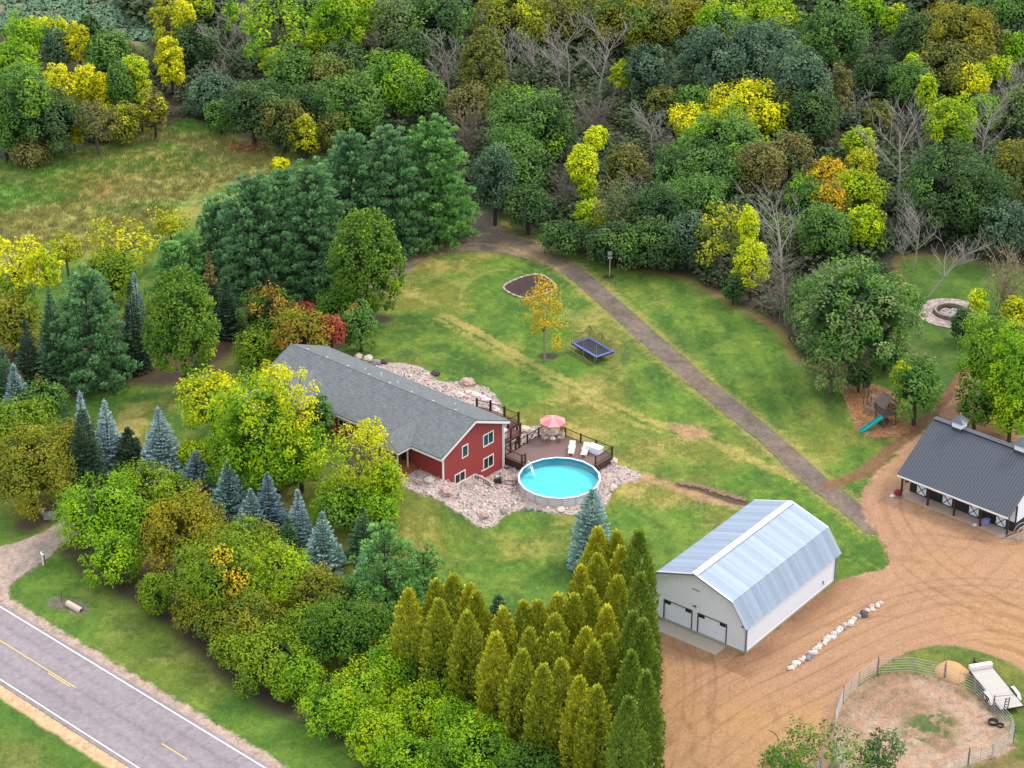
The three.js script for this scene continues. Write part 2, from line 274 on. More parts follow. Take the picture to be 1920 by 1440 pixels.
    if (bv < 0.5 && bu > -3.5 && bu < 0.5) blend(b, C.dirtD, 0.5 * n2);
    blend(o, b, k);
  }
  if ((k = cover('pengrass', 0.4))) { const b = [...C.grassD]; blend(b, C.dry2, n2 * 0.7); blend(b, C.grassL, 0.25 * n3); blend(o, b, k); if (z > 56 && x > 38) blend(o, C.penD, 0.55 * sstep(0.4, 0.6, n2)); }
  if ((k = cover('penfloor', 0.5))) { const b = [...C.pen]; blend(b, C.penD, sstep(0.5, 0.72, fbm(x * 0.25 + 30, z * 0.25, 3)) * 0.8); const q = zone('penfloor', x, z); blend(b, C.dirtP, 0.25 + 0.3 * Math.sin(q * 3.3 + n1 * 4)); blend(o, b, k); }
  if ((k = cover('pengreen', 0.9))) blend(o, C.grassD, k * 0.85 * sstep(0.38, 0.55, noise(x * 1.2, z * 1.2) * 0.6 + n4 * 0.4));
  if ((k = cover('stablepad', 0.3))) { blend(o, C.apron, k * 0.6); }
  if ((k = cover('apron', 0.25, 0.5))) { const b = [...C.apron]; blend(b, C.shoulder, n2); blend(o, b, k); }
  if (ra > -1.75 && ra < ROADW + 2.1) { const a = ra < ROADW / 2 ? sstep(-1.65, -1.2, ra + fine * 0.55 + rg * 0.25) : 1 - sstep(ROADW + 1.5, ROADW + 1.95, ra + fine * 0.5 + rg * 0.3); blend(o, ra < ROADW / 2 ? C.shoulder : C.shoulderT, a); }
  if ((k = Math.max(cover('backbed', 0.2, 0.5), cover('poolbed', 0.2, 0.5)))) blend(o, C.rock, k);
  if ((k = cover('chips', 0.3))) blend(o, C.chips, k);
  if ((k = cover('gardenbed', 0.15, 0.3))) blend(o, C.soil, k);
  if ((k = Math.max(cover('mulchring', 0.2), cover('polering', 0.2), cover('eggring', 0.5), cover('eggringb', 0.5)))) blend(o, C.soil, k * 0.95);
  if ((k = cover('culvertpatch', 0.4))) blend(o, C.path, k * 0.8);
  if ((k = cover('trench', 0.3))) blend(o, C.soil, k * 0.9);
  const soft = zone('drive', x, z) > 0.3 && zone('pengrass', x, z) < 0 ? 0.22 : 1, spk = 1 + soft * fine * 0.6 + (hh - 0.5) * 0.35; o[0] *= spk; o[1] *= spk; o[2] *= spk;
}
const groundMap = (() => {
  const d = new Uint8Array(MAPN * MAPN * 4), o = [0, 0, 0];
  for (let j = 0; j < MAPN; j++) for (let i = 0; i < MAPN; i++) {
    const x = X0 + (i + 0.5) / MAPN * MW, z = Z0 + (j + 0.5) / MAPN * MH, k = (j * MAPN + i) * 4;
    groundColour(x, z, o);
    d[k] = toS(clamp(o[0], 0, 1)); d[k + 1] = toS(clamp(o[1], 0, 1)); d[k + 2] = toS(clamp(o[2], 0, 1)); d[k + 3] = 255;
  }
  const t = new THREE.DataTexture(d, MAPN, MAPN); t.colorSpace = THREE.SRGBColorSpace; t.magFilter = t.minFilter = THREE.LinearFilter; t.needsUpdate = true; return t;
})();
const groundMat = new THREE.MeshStandardMaterial({ map: groundMap, roughness: 0.95, side: THREE.DoubleSide });

// a sheet of ground over the grid, kept where f > 0, lifted above the sheet below
function sheet(name, f, lift, box, cell = CELL, kind = 'structure') {
  const [a, b, c, d] = box ?? [X0, X1, Z0, Z1], nx = Math.round((b - a) / cell), nz = Math.round((d - c) / cell), pos = [], uv = [];
  const F = new Float32Array((nx + 1) * (nz + 1)), Y = new Float32Array(F.length);
  for (let j = 0; j <= nz; j++) for (let i = 0; i <= nx; i++) { const x = a + i * cell, z = c + j * cell, k = j * (nx + 1) + i; F[k] = f ? f(x, z) : 1; Y[k] = landHeight(x, z) + lift; }
  const put = p => { pos.push(p[0], p[1], p[2]); uv.push((p[0] - X0) / MW, (p[2] - Z0) / MH); };
  const clip = T => { // triangle against f = 0
    const out = []; for (let q = 0; q < 3; q++) { const A = T[q], B = T[(q + 1) % 3]; if (A[3] > 0) out.push(A); if ((A[3] > 0) !== (B[3] > 0)) { const t = A[3] / (A[3] - B[3]); out.push([mix(A[0], B[0], t), mix(A[1], B[1], t), mix(A[2], B[2], t), 0]); } }
    for (let q = 1; q < out.length - 1; q++) { put(out[0]); put(out[q]); put(out[q + 1]); }
  };
  for (let j = 0; j < nz; j++) for (let i = 0; i < nx; i++) {
    const P = [[0, 0], [1, 0], [1, 1], [0, 1]].map(([s, t]) => { const k = (j + t) * (nx + 1) + i + s; return [a + (i + s) * cell, Y[k], c + (j + t) * cell, F[k]]; });
    if (P.every(p => p[3] <= 0)) continue;
    clip([P[0], P[3], P[2]]); clip([P[0], P[2], P[1]]);
  }
  const g = new THREE.BufferGeometry(); g.setAttribute('position', new THREE.Float32BufferAttribute(pos, 3)); g.setAttribute('uv', new THREE.Float32BufferAttribute(uv, 2));
  const m = struct(name, g, groundMat); m.userData.kind = kind; m.castShadow = false; return m;
}
const zbox = n => { const o = zones[n]; return [o.a, o.b, o.c, o.d]; };
{ // the far ground, out to the horizon
  const g = new THREE.RingGeometry(60, 3000, 64, 6).rotateX(-Math.PI / 2).translate(0, -0.25, 0);
  struct('ground', g, mat('farground', [0.07, 0.10, 0.035], 0.95));
}
{ // the lawn: fine over the bank round the house, coarse where it is flat
  const B = [-60, 22, -42, 54], geos = [];
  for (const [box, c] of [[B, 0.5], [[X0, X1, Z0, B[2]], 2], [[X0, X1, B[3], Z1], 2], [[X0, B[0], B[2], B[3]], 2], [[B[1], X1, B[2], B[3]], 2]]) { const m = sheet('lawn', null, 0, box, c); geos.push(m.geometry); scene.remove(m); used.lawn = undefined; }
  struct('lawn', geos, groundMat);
}
const ragged = n => (x, z) => zone(n, x, z) + rag(x, z) * 0.55;
sheet('meadow', ragged('meadow'), 0.012, zbox('meadow'), 1);
sheet('squash_field', ragged('squash'), 0.016, zbox('squash'), 1);
sheet('pine_needle_ground', ragged('needles'), 0.020, zbox('needles'));
sheet('grove_floor', ragged('grove'), 0.024, zbox('grove'), 1);
sheet('forest_floor', ragged('wood'), 0.028, zbox('wood'), 1);
sheet('garden_path', (x, z) => Math.max(zone('path', x, z), zone('pathhead', x, z)) + rag(x, z) * 0.55, 0.034, [-35, 42, -52, 35]);
sheet('dirt_driveway', ragged('drive'), 0.040, zbox('drive'));
sheet('pen_verge', ragged('pengrass'), 0.046, zbox('pengrass'));
sheet('pen_floor', ragged('penfloor'), 0.052, zbox('penfloor'));
sheet('mulch_ground', ragged('frontmulch'), 0.034, zbox('frontmulch'));
sheet('driveway_apron', (x, z) => Math.min(zone('apron', x, z) + rag(x, z) * 0.3, -0.4 - roadAcross(x, z)), 0.046, zbox('apron'));
sheet('wood_chip_ground', ragged('chips'), 0.034, zbox('chips'));
sheet('garden_bed', (x, z) => zone('gardenbed', x, z), 0.040, zbox('gardenbed'), 0.25);
const inHouse = (x, z) => { const [u, v] = toUV(x, z); return Math.max(Math.max(-0.05 - u, u - 25), Math.max(-0.05 - v, v - 8.98)); };
sheet('river_rock_bed', (x, z) => Math.min(Math.max(zone('poolbed', x, z), zone('backbed', x, z)) + rag(x, z) * 0.3, 9), 0.030, [-27, 16, -3, 42]);
// ---------------------------------------------------------------- the road
{
  const L0 = -70, L1 = 130, e = 0.42, y = 0.06;
  const at = (s, n, h) => V3(RA.x + RD.x * s + RN.x * n, h, RA.z + RD.z * s + RN.z * n);
  const tarTex = (() => {
    const N = 1024, t = grain(5, N, (u, v) => { // u along 40 m, v across
      const X = u * 40, Y = v * 9; let c = 0.80 + 0.16 * (fbm(X * 3.1, Y * 3.1, 3) - 0.5) + 0.16 * (hash2(u * N | 0, v * N | 0) - 0.5) + 0.08 * (fbm(X * 0.2, Y * 0.5, 2) - 0.5);
      const w = Math.abs(((Y - 1.1) % 3.6) - 1.8); c -= 0.05 * Math.exp(-((w - 0.9) ** 2) / 0.08); // wheel paths
      return [c, c * 0.965, c * 0.985];
    }); t.colorSpace = THREE.SRGBColorSpace; return t;
  })();
  const g = slab(at(L0, ROADW + e, y), at(L1, ROADW + e, y), at(L1, -e, y), at(L0, -e, y), 0.08);
  { const p = g.attributes.position, uv = g.attributes.uv; for (let i = 0; i < p.count; i++) uv.setXY(i, roadAlong(p.getX(i), p.getZ(i)) / 40, (roadAcross(p.getX(i), p.getZ(i)) + e) / 9); }
  const road = struct('road', g, new THREE.MeshStandardMaterial({ color: new THREE.Color().setRGB(0.44, 0.42, 0.445), map: tarTex, roughness: 0.9 }));
  const white = mat('roadwhite', [0.80, 0.80, 0.78], 0.7), yellow = mat('roadyellow', [0.72, 0.50, 0.16], 0.7), crack = mat('crack', [0.17, 0.16, 0.17], 0.95);
  const stripe = (s0, s1, n, w, m) => part('road_marking', slab(at(s0, n + w / 2, y + 0.008), at(s1, n + w / 2, y + 0.008), at(s1, n - w / 2, y + 0.008), at(s0, n - w / 2, y + 0.008), 0.006), m, road);
  stripe(L0, L1, 0, 0.13, white); stripe(L0, L1, ROADW, 0.13, white);
  const cn = p => roadAcross(p.x, p.z), cs = p => roadAlong(p.x, p.z);
  const a = spot(0, 1202), b = spot(142, 1291); stripe(L0, cs(b), (cn(a) + cn(b)) / 2, 0.11, yellow);
  const d0 = spot(90, 1263), d1 = spot(131, 1288), d2 = spot(303, 1395.5), d3 = spot(351, 1425);
  stripe(cs(d0), cs(d1), cn(d0), 0.11, yellow); stripe(cs(d2), cs(d3), cn(d2), 0.11, yellow); stripe(cs(d2) + 15.24, cs(d3) + 15.24, cn(d2), 0.11, yellow);
  const r = rng(77); // cracks across the lanes
  for (const [s, w] of [[-9, 1], [-2.6, 1], [4.4, 1], [9.2, 0.5], [13.1, 1], [20.6, 1], [27, 1], [33, 0.6], [39, 1]]) {
    const pts = []; for (let k = 0; k <= 14; k++) pts.push(at(s + (r() - 0.5) * 0.35 + k * 0.01, mix(0.1, ROADW * w, k / 14), y + 0.006));
    const gs = []; for (let k = 0; k < 14; k++) { const q = RD.clone().multiplyScalar(0.028 + 0.02 * r()); gs.push(quad(pts[k], pts[k].clone().add(q), pts[k + 1].clone().add(q), pts[k + 1])); }
    part('crack', gs, crack, road);
  }
}
// ---------------------------------------------------------------- surfaces for buildings
const shingleTex = grain(11, 512, (u, v, i, j) => { const row = Math.floor(v * 32), f = v * 32 - row, tab = Math.floor(u * 14 + (row % 2) * 0.5 + hash2(row, 3) * 0.3), c = 0.62 + 0.24 * hash2(tab, row) + 0.22 * (hash2(i, j) - 0.5) + 0.10 * (fbm(u * 3, v * 3, 2) - 0.5) - (f < 0.14 ? 0.22 : 0); return [c, c * 1.0, c * 1.01]; });
const roofMat = new THREE.MeshStandardMaterial({ color: new THREE.Color().setRGB(0.21, 0.235, 0.255), map: shingleTex, roughness: 0.93, side: THREE.DoubleSide, bumpMap: shingleTex, bumpScale: 0.01 });
shingleTex.repeat.set(0.22, 0.22);
const woodTex = grain(12, 256, (u, v, i, j) => { const c = 0.78 + 0.25 * (fbm(u * 4, v * 60, 2) - 0.5) + 0.14 * (hash2(i, j) - 0.5); return c; });
const M = {
  red: mat('redsiding', [0.31, 0.040, 0.040], 0.72), trim: mat('whitetrim', [0.80, 0.79, 0.77], 0.6), white: mat('whitepaint', [0.80, 0.87, 0.98], 0.55),
  conc: mat('concrete', [0.40, 0.36, 0.31], 0.9), deck: mat('deckboard', [0.25, 0.155, 0.148], 0.75), deck2: mat('deckred', [0.30, 0.12, 0.105], 0.75), rail: mat('railwood', [0.055, 0.026, 0.022], 0.7),
  glass: new THREE.MeshPhysicalMaterial({ color: new THREE.Color().setRGB(0.012, 0.022, 0.028), roughness: 0.06, metalness: 0, ior: 1.5, side: THREE.DoubleSide }),
  black: mat('blackpaint', [0.018, 0.018, 0.02], 0.6), dark: mat('darkplastic', [0.02, 0.021, 0.025], 0.5), steel: mat('steel', [0.55, 0.57, 0.60], 0.38, { metalness: 0.85 }), galv: mat('galvanised', [0.42, 0.42, 0.42], 0.5, { metalness: 0.35 }),
  weathered: mat('weatheredwood', [0.23, 0.19, 0.165], 0.9), stone: mat('limestone', [0.58, 0.53, 0.48], 0.9),
};
M.deck.map = M.deck2.map = M.weathered.map = woodTex;
const lapMat = M.red;
// lapped boards on a wall in the plane w = off, from a(y) to b(y), with openings left out
function lapWall(P, y0, y1, lim, holes, pitch = 0.16) {
  const gs = [];
  for (let y = y0; y < y1 - 0.02; y += pitch) {
    const t = Math.min(y + pitch, y1), ym = (y + t) / 2; let segs = [lim(t - 0.01)];
    for (const [ha, hb, h0, h1] of holes) if (ym > h0 && ym < h1) segs = segs.flatMap(([a, b]) => ha >= b || hb <= a ? [[a, b]] : [[a, ha], [hb, b]].filter(s => s[1] - s[0] > 0.02));
    for (const [a, b] of segs) if (b - a > 0.03) { gs.push(quad(P(a, y, 0.022), P(b, y, 0.022), P(b, t, 0.004), P(a, t, 0.004)), quad(P(a, y, 0.0), P(b, y, 0.0), P(b, y, 0.022), P(a, y, 0.022))); }
  }
  return gs;
}
// a window as a part: frame round it, mullion, dark panes. P maps (along, height, out) into the building's axes
function windowPart(parent, P, a0, a1, y0, y1, panes = 2, fw = 0.11) {
  const w = sub('window', parent), box = (s, e, b, t, o0, o1) => { const c = [P(s, b, o0), P(e, b, o0), P(e, t, o0), P(s, t, o0)], n = P(s, b, o1).sub(P(s, b, o0)); return poly(c, n.length(), n.normalize()); };
  part('frame', [box(a0, a1, y0, y0 + fw, 0, 0.06), box(a0, a1, y1 - fw, y1, 0, 0.06), box(a0, a0 + fw, y0 + fw, y1 - fw, 0, 0.06), box(a1 - fw, a1, y0 + fw, y1 - fw, 0, 0.06)], M.trim, w);
  const iw = (a1 - a0 - 2 * fw - (panes - 1) * 0.07) / panes;
  for (let k = 0; k < panes; k++) { const s = a0 + fw + k * (iw + 0.07); part('pane', box(s, s + iw, y0 + fw, y1 - fw, 0.005, 0.02), M.glass, w); if (k) part('mullion', box(s - 0.07, s, y0 + fw, y1 - fw, 0, 0.045), M.trim, w); }
  return w;
}
// ---------------------------------------------------------------- the red house
{
  const t = thing('red_house', 'long red lap-sided house with grey shingle roof beside the round pool', 'house', HO, Math.atan2(0.648, -0.762));
  const Q = (u, y, v) => V3(u, y, -v), W = 8.95, LEN = 25, EY = 5.05, RY = 7.22, RV = 4.475, OV = 0.6, GO = 0.36, slope = (RY - EY) / (RV + OV), roofY = v => RY - Math.abs(v - RV) * slope;
  const PG = (a, y, o) => Q(-o, y, a), PF = (a, y, o) => Q(a, y, W + o), PB = (a, y, o) => Q(a, y, -o), PE = (a, y, o) => Q(LEN + o, y, a);
  // walls of solid thickness behind the boards
  const gable = u => poly([Q(u, -0.4, 0.02), Q(u, -0.4, W - 0.02), Q(u, roofY(W) - 0.12, W - 0.02), Q(u, RY - 0.14, RV), Q(u, roofY(0) - 0.12, 0.02)], 0.15, V3(1, 0, 0));
  part('wall', [gable(0.0), gable(LEN - 0.15), slab(Q(0, roofY(W) - 0.12, W - 0.004), Q(LEN, roofY(W) - 0.12, W - 0.004), Q(LEN, 1.6, W - 0.004), Q(0, 1.6, W - 0.004), 0.15), slab(Q(0, 5.1, 0.004), Q(0, -0.4, 0.004), Q(LEN, -0.4, 0.004), Q(LEN, 5.1, 0.004), 0.15)], mat('redwall', [0.22, 0.022, 0.022], 0.8), t);
  const wins = [[1.45, 3.05, 3.6, 5.0, 2], [5.3, 6.22, 3.7, 5.08, 1], [1.46, 3.06, 0.95, 2.32, 2], [5.74, 7.34, 1.16, 2.34, 2]];
  const holes = wins.map(w => [w[0] + 0.03, w[1] - 0.03, w[2], w[3]]);
  part('siding', [...lapWall(PG, 0.05, 7.05, y => { const h = y <= EY + 0.2 ? 1e9 : (RY - 0.1 - y) / slope; return [Math.max(0.09, RV - h), Math.min(W - 0.09, RV + h)]; }, holes)], M.red, t);
  part('siding', lapWall(PF, 2.2, 5.15, () => [0.1, LEN], [[12.82, 14.18, 3.7, 4.42], [4.4, 5.6, 2.2, 4.75], [17.3, 23.7, 2.2, 5.1]]), M.red, t);
  part('siding', lapWall(PB, 0.2, 5.15, () => [0.1, LEN], []), M.red, t);
  for (const w of wins) windowPart(t, PG, ...w);
  windowPart(t, PF, 12.8, 14.2, 3.68, 4.44, 2, 0.1); windowPart(t, PF, 8.6, 10.4, 3.5, 4.5, 2, 0.1);
  part('corner_board', [bx(-0.03, 0.12, 2.4, 5.0, -W - 0.03, -W + 0.1)], M.trim, t); part('corner_board', [bx(-0.03, 0.12, 0.0, 5.0, -0.1, 0.03)], M.trim, t);
  // roof: two slopes with thickness, ridge cap
  const u0 = -GO, u1 = LEN + GO, roof = sub('roof', t), th = 0.16;
  part('slope', slab(Q(u1, RY, RV), Q(u0, RY, RV), Q(u0, EY, W + OV), Q(u1, EY, W + OV), th).translate(0, 0.1, 0), roofMat, roof);
  part('slope', slab(Q(u0, RY, RV), Q(u1, RY, RV), Q(u1, EY, -OV), Q(u0, EY, -OV), th).translate(0, 0.1, 0), roofMat, roof);
  part('ridge_cap', [beam(Q(u0, RY + 0.105, RV), Q(u1, RY + 0.105, RV), 0.3, 0.03)], roofMat, roof);
  // white rake boards and gutters
  const rake = (u, va, ya, vb, yb) => beam(Q(u, ya + 0.02, va), Q(u, yb + 0.02, vb), 0.05, 0.22);
  for (const u of [u0 - 0.03, u1 + 0.03]) for (const s of [-OV, W + OV]) part('rake_board', rake(u, s, EY, RV, RY), M.trim, t);
  part('gutter', bx(u0, 3.7, EY - 0.05, EY + 0.10, -(W + OV) - 0.12, -(W + OV)), M.trim, t); part('gutter', bx(7.1, 17.2, EY - 0.05, EY + 0.10, -(W + OV) - 0.12, -(W + OV)), M.trim, t);
  part('gutter', bx(u0, u1, EY - 0.05, EY + 0.10, OV, OV + 0.12), M.trim, t);
  part('soffit', bx(u0 + 0.05, u1, EY - 0.07, EY - 0.04, -(W + OV), -W), M.trim, t);
  // downspouts
  const dn = (...p) => { const gs = []; for (let k = 1; k < p.length; k++) gs.push(beam(p[k - 1], p[k], 0.09, 0.11)); return gs; };
  part('downspout', dn(Q(-0.1, EY, -OV + 0.02), Q(-0.08, EY - 0.45, -0.06), Q(-0.08, 0.1, -0.06), Q(-0.4, 0.06, -0.5)), M.trim, t);
  part('downspout', dn(Q(0.0, EY, W + OV - 0.05), Q(-0.02, EY - 0.5, W + 0.08), Q(-0.02, 2.65, W + 0.08)), M.trim, t);
  // roof vents, stacks
  const vent = mat('ventmetal', [0.72, 0.72, 0.70], 0.5), rv = v => roofY(v) + 0.11;
  for (const [px, py] of [[572, 659], [609, 674], [648, 690], [688, 706], [727, 722], [768, 739], [810, 755], [852, 772]]) {
    const p = spot(px, py, 7.05), [u] = toUV(p.x, p.z), v = RV - 0.55;
    const g = sub('roof_vent', t); part('hood', rbx(u - 0.17, u + 0.17, rv(v) - 0.05, rv(v) + 0.13, -v - 0.17, -v + 0.17, 0.03), vent, g); part('slot', bx(u - 0.19, u - 0.165, rv(v) - 0.03, rv(v) + 0.07, -v - 0.13, -v + 0.13), M.black, g);
  }
  for (const [px, py, h] of [[685, 695, 0.35], [715, 711, 0.75], [746, 725, 0.55], [853, 757, 0.45], [637, 672, 0.25]]) { const p = spot(px, py, 6.5), [u, v] = toUV(p.x, p.z); part('vent_pipe', bar(Q(u, roofY(v), v), Q(u, roofY(v) + h, v), 0.06), vent, t); part('flashing', bar(Q(u, roofY(v) + 0.06, v), Q(u, roofY(v) + 0.16, v), 0.16, 0.07), M.black, t); }
  for (const [px, py] of [[678, 700], [744, 716], [829, 762], [847, 769], [874, 780]]) { const p = spot(px, py, 6.5), [u, v] = toUV(p.x, p.z); part('roof_cap', rbx(u - 0.15, u + 0.15, rv(v) - 0.05, rv(v) + 0.09, -v - 0.1, -v + 0.1, 0.03), M.black, t); }
  // front porch with its own gable
  {
    const c = 5.4, hw = 1.72, ry = 6.28, ve = 11.5, back = RV + (RY - ry) / slope, p = sub('porch', t), ey = EY;
    part('roof', [slab(Q(c, ry, back), Q(c - hw, ey, W + OV), Q(c - hw, ey, ve), Q(c, ry, ve), 0.14).translate(0, 0.12, 0), slab(Q(c, ry, ve), Q(c + hw, ey, ve), Q(c + hw, ey, W + OV), Q(c, ry, back), 0.14).translate(0, 0.12, 0)], roofMat, p);
    part('flashing', [beam(Q(c, ry + 0.14, back), Q(c - hw, ey + 0.15, W + OV), 0.3, 0.05), beam(Q(c, ry + 0.14, back), Q(c + hw, ey + 0.15, W + OV), 0.22, 0.03), beam(Q(c, ry + 0.14, back), Q(c, ry + 0.14, ve), 0.16, 0.03)], mat('flashing', [0.72, 0.73, 0.74], 0.5), p);
    part('gable_board', [poly([Q(c - hw, ey, ve - 0.05), Q(c + hw, ey, ve - 0.05), Q(c, ry, ve - 0.05)], 0.06, V3(0, 0, -1))], M.trim, p);
    part('rake_board', [beam(Q(c - hw, ey + 0.06, ve + 0.02), Q(c, ry + 0.06, ve + 0.02), 0.05, 0.18), beam(Q(c + hw, ey + 0.06, ve + 0.02), Q(c, ry + 0.06, ve + 0.02), 0.05, 0.18), bx(c - hw - 0.05, c - hw + 0.04, ey - 0.04, ey + 0.1, -ve, -W - OV)], M.trim, p);
    const pale = mat('porchpost', [0.68, 0.60, 0.50], 0.7);
    for (const [u, v] of [[c - 1.55, 11.35], [c + 1.55, 11.35], [c - 1.55, 9.9], [c - 0.5, 11.35], [c + 0.5, 11.35]]) part('post', bx(u - 0.06, u + 0.06, 2.6, ey, -v - 0.06, -v + 0.06), pale, p);
    part('step', [rbx(c - 1.9, c + 1.8, 2.45, 2.95, -11.6, -W - 0.05, 0.02), rbx(c - 2.2, c - 1.9, 2.4, 2.72, -11.2, -W - 0.1, 0.02)], mat('porchfloor', [0.30, 0.10, 0.05], 0.7), p);
    part('railing', [bx(c + 1.5, c + 5.6, 4.5, 4.58, -10.9, -10.82), bx(c + 1.5, c + 5.6, 3.2, 3.26, -10.9, -10.82), ...Array.from({ length: 14 }, (_, k) => bx(c + 1.6 + k * 0.3, c + 1.65 + k * 0.3, 2.6, 4.5, -10.88, -10.84))], pale, p);
    part('door', bx(4.5, 5.5, 2.9, 4.7, -W - 0.05, -W), M.dark, p);
  }
  // garage wing towards the drive
  {
    const c = 20.5, hw = 3.3, ry = 6.62, ve = 13.2, back = RV + (RY - ry) / slope, g = sub('garage_wing', t), ey = EY;
    part('roof', [slab(Q(c, ry, back), Q(c - hw, ey, W + OV), Q(c - hw, ey, ve), Q(c, ry, ve), 0.14).translate(0, 0.12, 0), slab(Q(c, ry, ve), Q(c + hw, ey, ve), Q(c + hw, ey, W + OV), Q(c, ry, back), 0.14).translate(0, 0.12, 0)], roofMat, g);
    part('flashing', [beam(Q(c, ry + 0.14, back), Q(c - hw, ey + 0.15, W + OV), 0.26, 0.04), beam(Q(c, ry + 0.15, back), Q(c, ry + 0.15, ve), 0.14, 0.03)], M.trim, g);
    part('wall', [bx(c - hw + 0.4, c + hw - 0.4, 2.0, ey + 0.02, -ve + 0.4, -W - 0.01), poly([Q(c - hw + 0.3, ey, ve - 0.45), Q(c + hw - 0.3, ey, ve - 0.45), Q(c, ry - 0.1, ve - 0.45)], 0.1, V3(0, 0, -1))], M.red, g);
    part('rake_board', [beam(Q(c - hw, ey + 0.06, ve + 0.02), Q(c, ry + 0.06, ve + 0.02), 0.05, 0.2), beam(Q(c + hw, ey + 0.06, ve + 0.02), Q(c, ry + 0.06, ve + 0.02), 0.05, 0.2)], M.trim, g);
    part('garage_door', [bx(c - 2.4, c + 2.4, 2.5, 4.75, -ve + 0.3, -ve + 0.36)], M.trim, g);
  }
  for (const [v, y] of [[3.38, 0.55], [3.25, 0.45], [3.3, 1.1]]) part('vent_hood', bar(Q(0, y, v), Q(-0.14, y - 0.05, v), 0.07), M.trim, t);
}
// ---------------------------------------------------------------- edging walls, stones and pipes in the rock beds
const bedStone = mat('bedstone', [0.50, 0.43, 0.38], 0.9);
{ // low block wall of the window well, each block a piece
  const w = thing('retaining_wall', 'low stepped block wall curving from the red gable into the rocks', 'wall');
  const pts = [[886.5, 888.5], [900, 894], [912, 900], [922, 906], [930, 914], [932, 920]].map(([x, y]) => { const p = spot(x, y, 1.12); return p; });
  const c = new THREE.CatmullRomCurve3(pts), L = c.getLength(), n = Math.round(L / 0.42), r = rng(3);
  for (let k = 0; k < n; k++) for (let j = 0; j < 4; j++) { const t0 = (k + (j % 2) * 0.5) / (n + 0.5), p = c.getPointAt(Math.min(1, t0)), q = c.getTangentAt(Math.min(1, t0)); const top = mix(1.22, 0.45, sstep(0.5, 1, t0)) - j * 0.3; if (top < 0.1) continue; part('block', rbx(-0.2, 0.2, -0.28, 0, -0.11, 0.11, 0.03).rotateY(-Math.atan2(q.z, q.x)).translate(p.x + (r() - 0.5) * 0.03, top, p.z + (r() - 0.5) * 0.03), bedStone, w); }
  const lp = atUV(-0.12, 6.0); part('ledge', rbx(-1.5, 1.45, -0.1, 0.1, -0.09, 0.09, 0.02).rotateY(Math.atan2(-0.762, -0.648)).translate(lp.x, 1.14, lp.z), M.stone, w);
}
{ // pale stone edging line, curving down from the corner
  const w = thing('stone_edging', 'pale curved line of edging stones through the pebble bed', 'edging');
  const c = new THREE.CatmullRomCurve3([[833, 899], [848, 909], [862, 916], [880, 922], [897, 934], [912, 950], [924, 966], [929, 976], [922, 984], [912, 988]].map(([x, y]) => onLand(x, y)));
  const n = 34, r = rng(9); for (let k = 0; k < n; k++) { const p = c.getPointAt((k + 0.5) / n), q = c.getTangentAt((k + 0.5) / n); p.y = landHeight(p.x, p.z); part('edging_stone', rbx(-0.2, 0.2, -0.1, 0.13 + 0.05 * r(), -0.1, 0.1, 0.04).rotateY(-Math.atan2(q.z, q.x) + (r() - 0.5) * 0.2).translate(p.x, p.y, p.z), bedStone, w); }
}
solo('drain_pipe', [bar(onLand(829, 899).add(V3(0, 0.18, 0)), onLand(803, 928).add(V3(0, 0.12, 0)), 0.075)], M.trim, 'white drain pipe lying across the pebbles below the house corner', 'pipe');
solo('drain_pipe', tube([onLand(945, 876).add(V3(0, 0.1, 0)), onLand(950, 880).add(V3(0, 0.1, 0)), onLand(954, 877).add(V3(0, 0.1, 0))], 0.07), M.dark, 'short black drain hose at the foot of the white downspout', 'pipe');
function boulder(px, py, r, color, label, seed, group, flat = 0.72, h) { const p = h !== undefined ? spot(px, py, h) : onLand(px, py); const g = rockGeo(seed, 2, flat).scale(r, r, r * 0.85).rotateY(seed); const m = solo('boulder', g, mat('rk' + color.join(), color, 0.9), label, 'boulder', group); m.position.set(p.x, p.y + r * 0.32, p.z); return m; }
const pinkS = [0.48, 0.34, 0.30], greyS = [0.25, 0.24, 0.24], paleS = [0.55, 0.48, 0.42], darkS = [0.07, 0.065, 0.07];
boulder(720, 681, 0.48, [0.10, 0.07, 0.065], 'dark brown boulder at the upper rim of the pebble bed', 21); boulder(705, 683, 0.55, greyS, 'grey boulder beside the dark brown one above the roof edge', 22); boulder(690, 676, 0.6, paleS, 'pale tan boulder at the tip of the upper pebble bed', 23); boulder(672, 671, 0.5, paleS, 'buff boulder peeking over the back eave', 26);
boulder(817, 703, 0.55, darkS, 'single charcoal boulder on the grass rim of the pebble bed', 24); boulder(876, 722, 0.8, pinkS, 'large pink boulder above the stepping stones', 25);
boulder(862, 743, 0.62, paleS, 'flat cream boulder beside the stepping stones', 27, null, 0.35); boulder(785, 905, 0.45, pinkS, 'pinkish boulder in the upper front pebbles', 28); boulder(805, 904, 0.55, paleS, 'rounded pale boulder in the front pebbles by the drain pipe', 29);
boulder(837, 925, 0.72, pinkS, 'big tan pink boulder between drain pipe and stone edging', 30); boulder(906, 968, 0.55, pinkS, 'rosy boulder near the point of the pebble bed', 31); boulder(900, 963, 0.35, paleS, 'small pale boulder against the rosy one', 32); boulder(944, 962, 0.4, greyS, 'mottled grey boulder on the lower pebble rim', 33);
boulder(1149, 868, 0.55, paleS, 'round white boulder at the deck corner by the grass', 34); boulder(983, 808, 0.7, paleS, 'flat pale boulder between the two decks', 35, null, 0.4); boulder(1150, 915, 0.4, paleS, 'white boulder at the pebble rim right of the pool', 36, null, 0.5); boulder(1147, 921, 0.3, pinkS, 'small tan stone under the white one by the pool', 37);
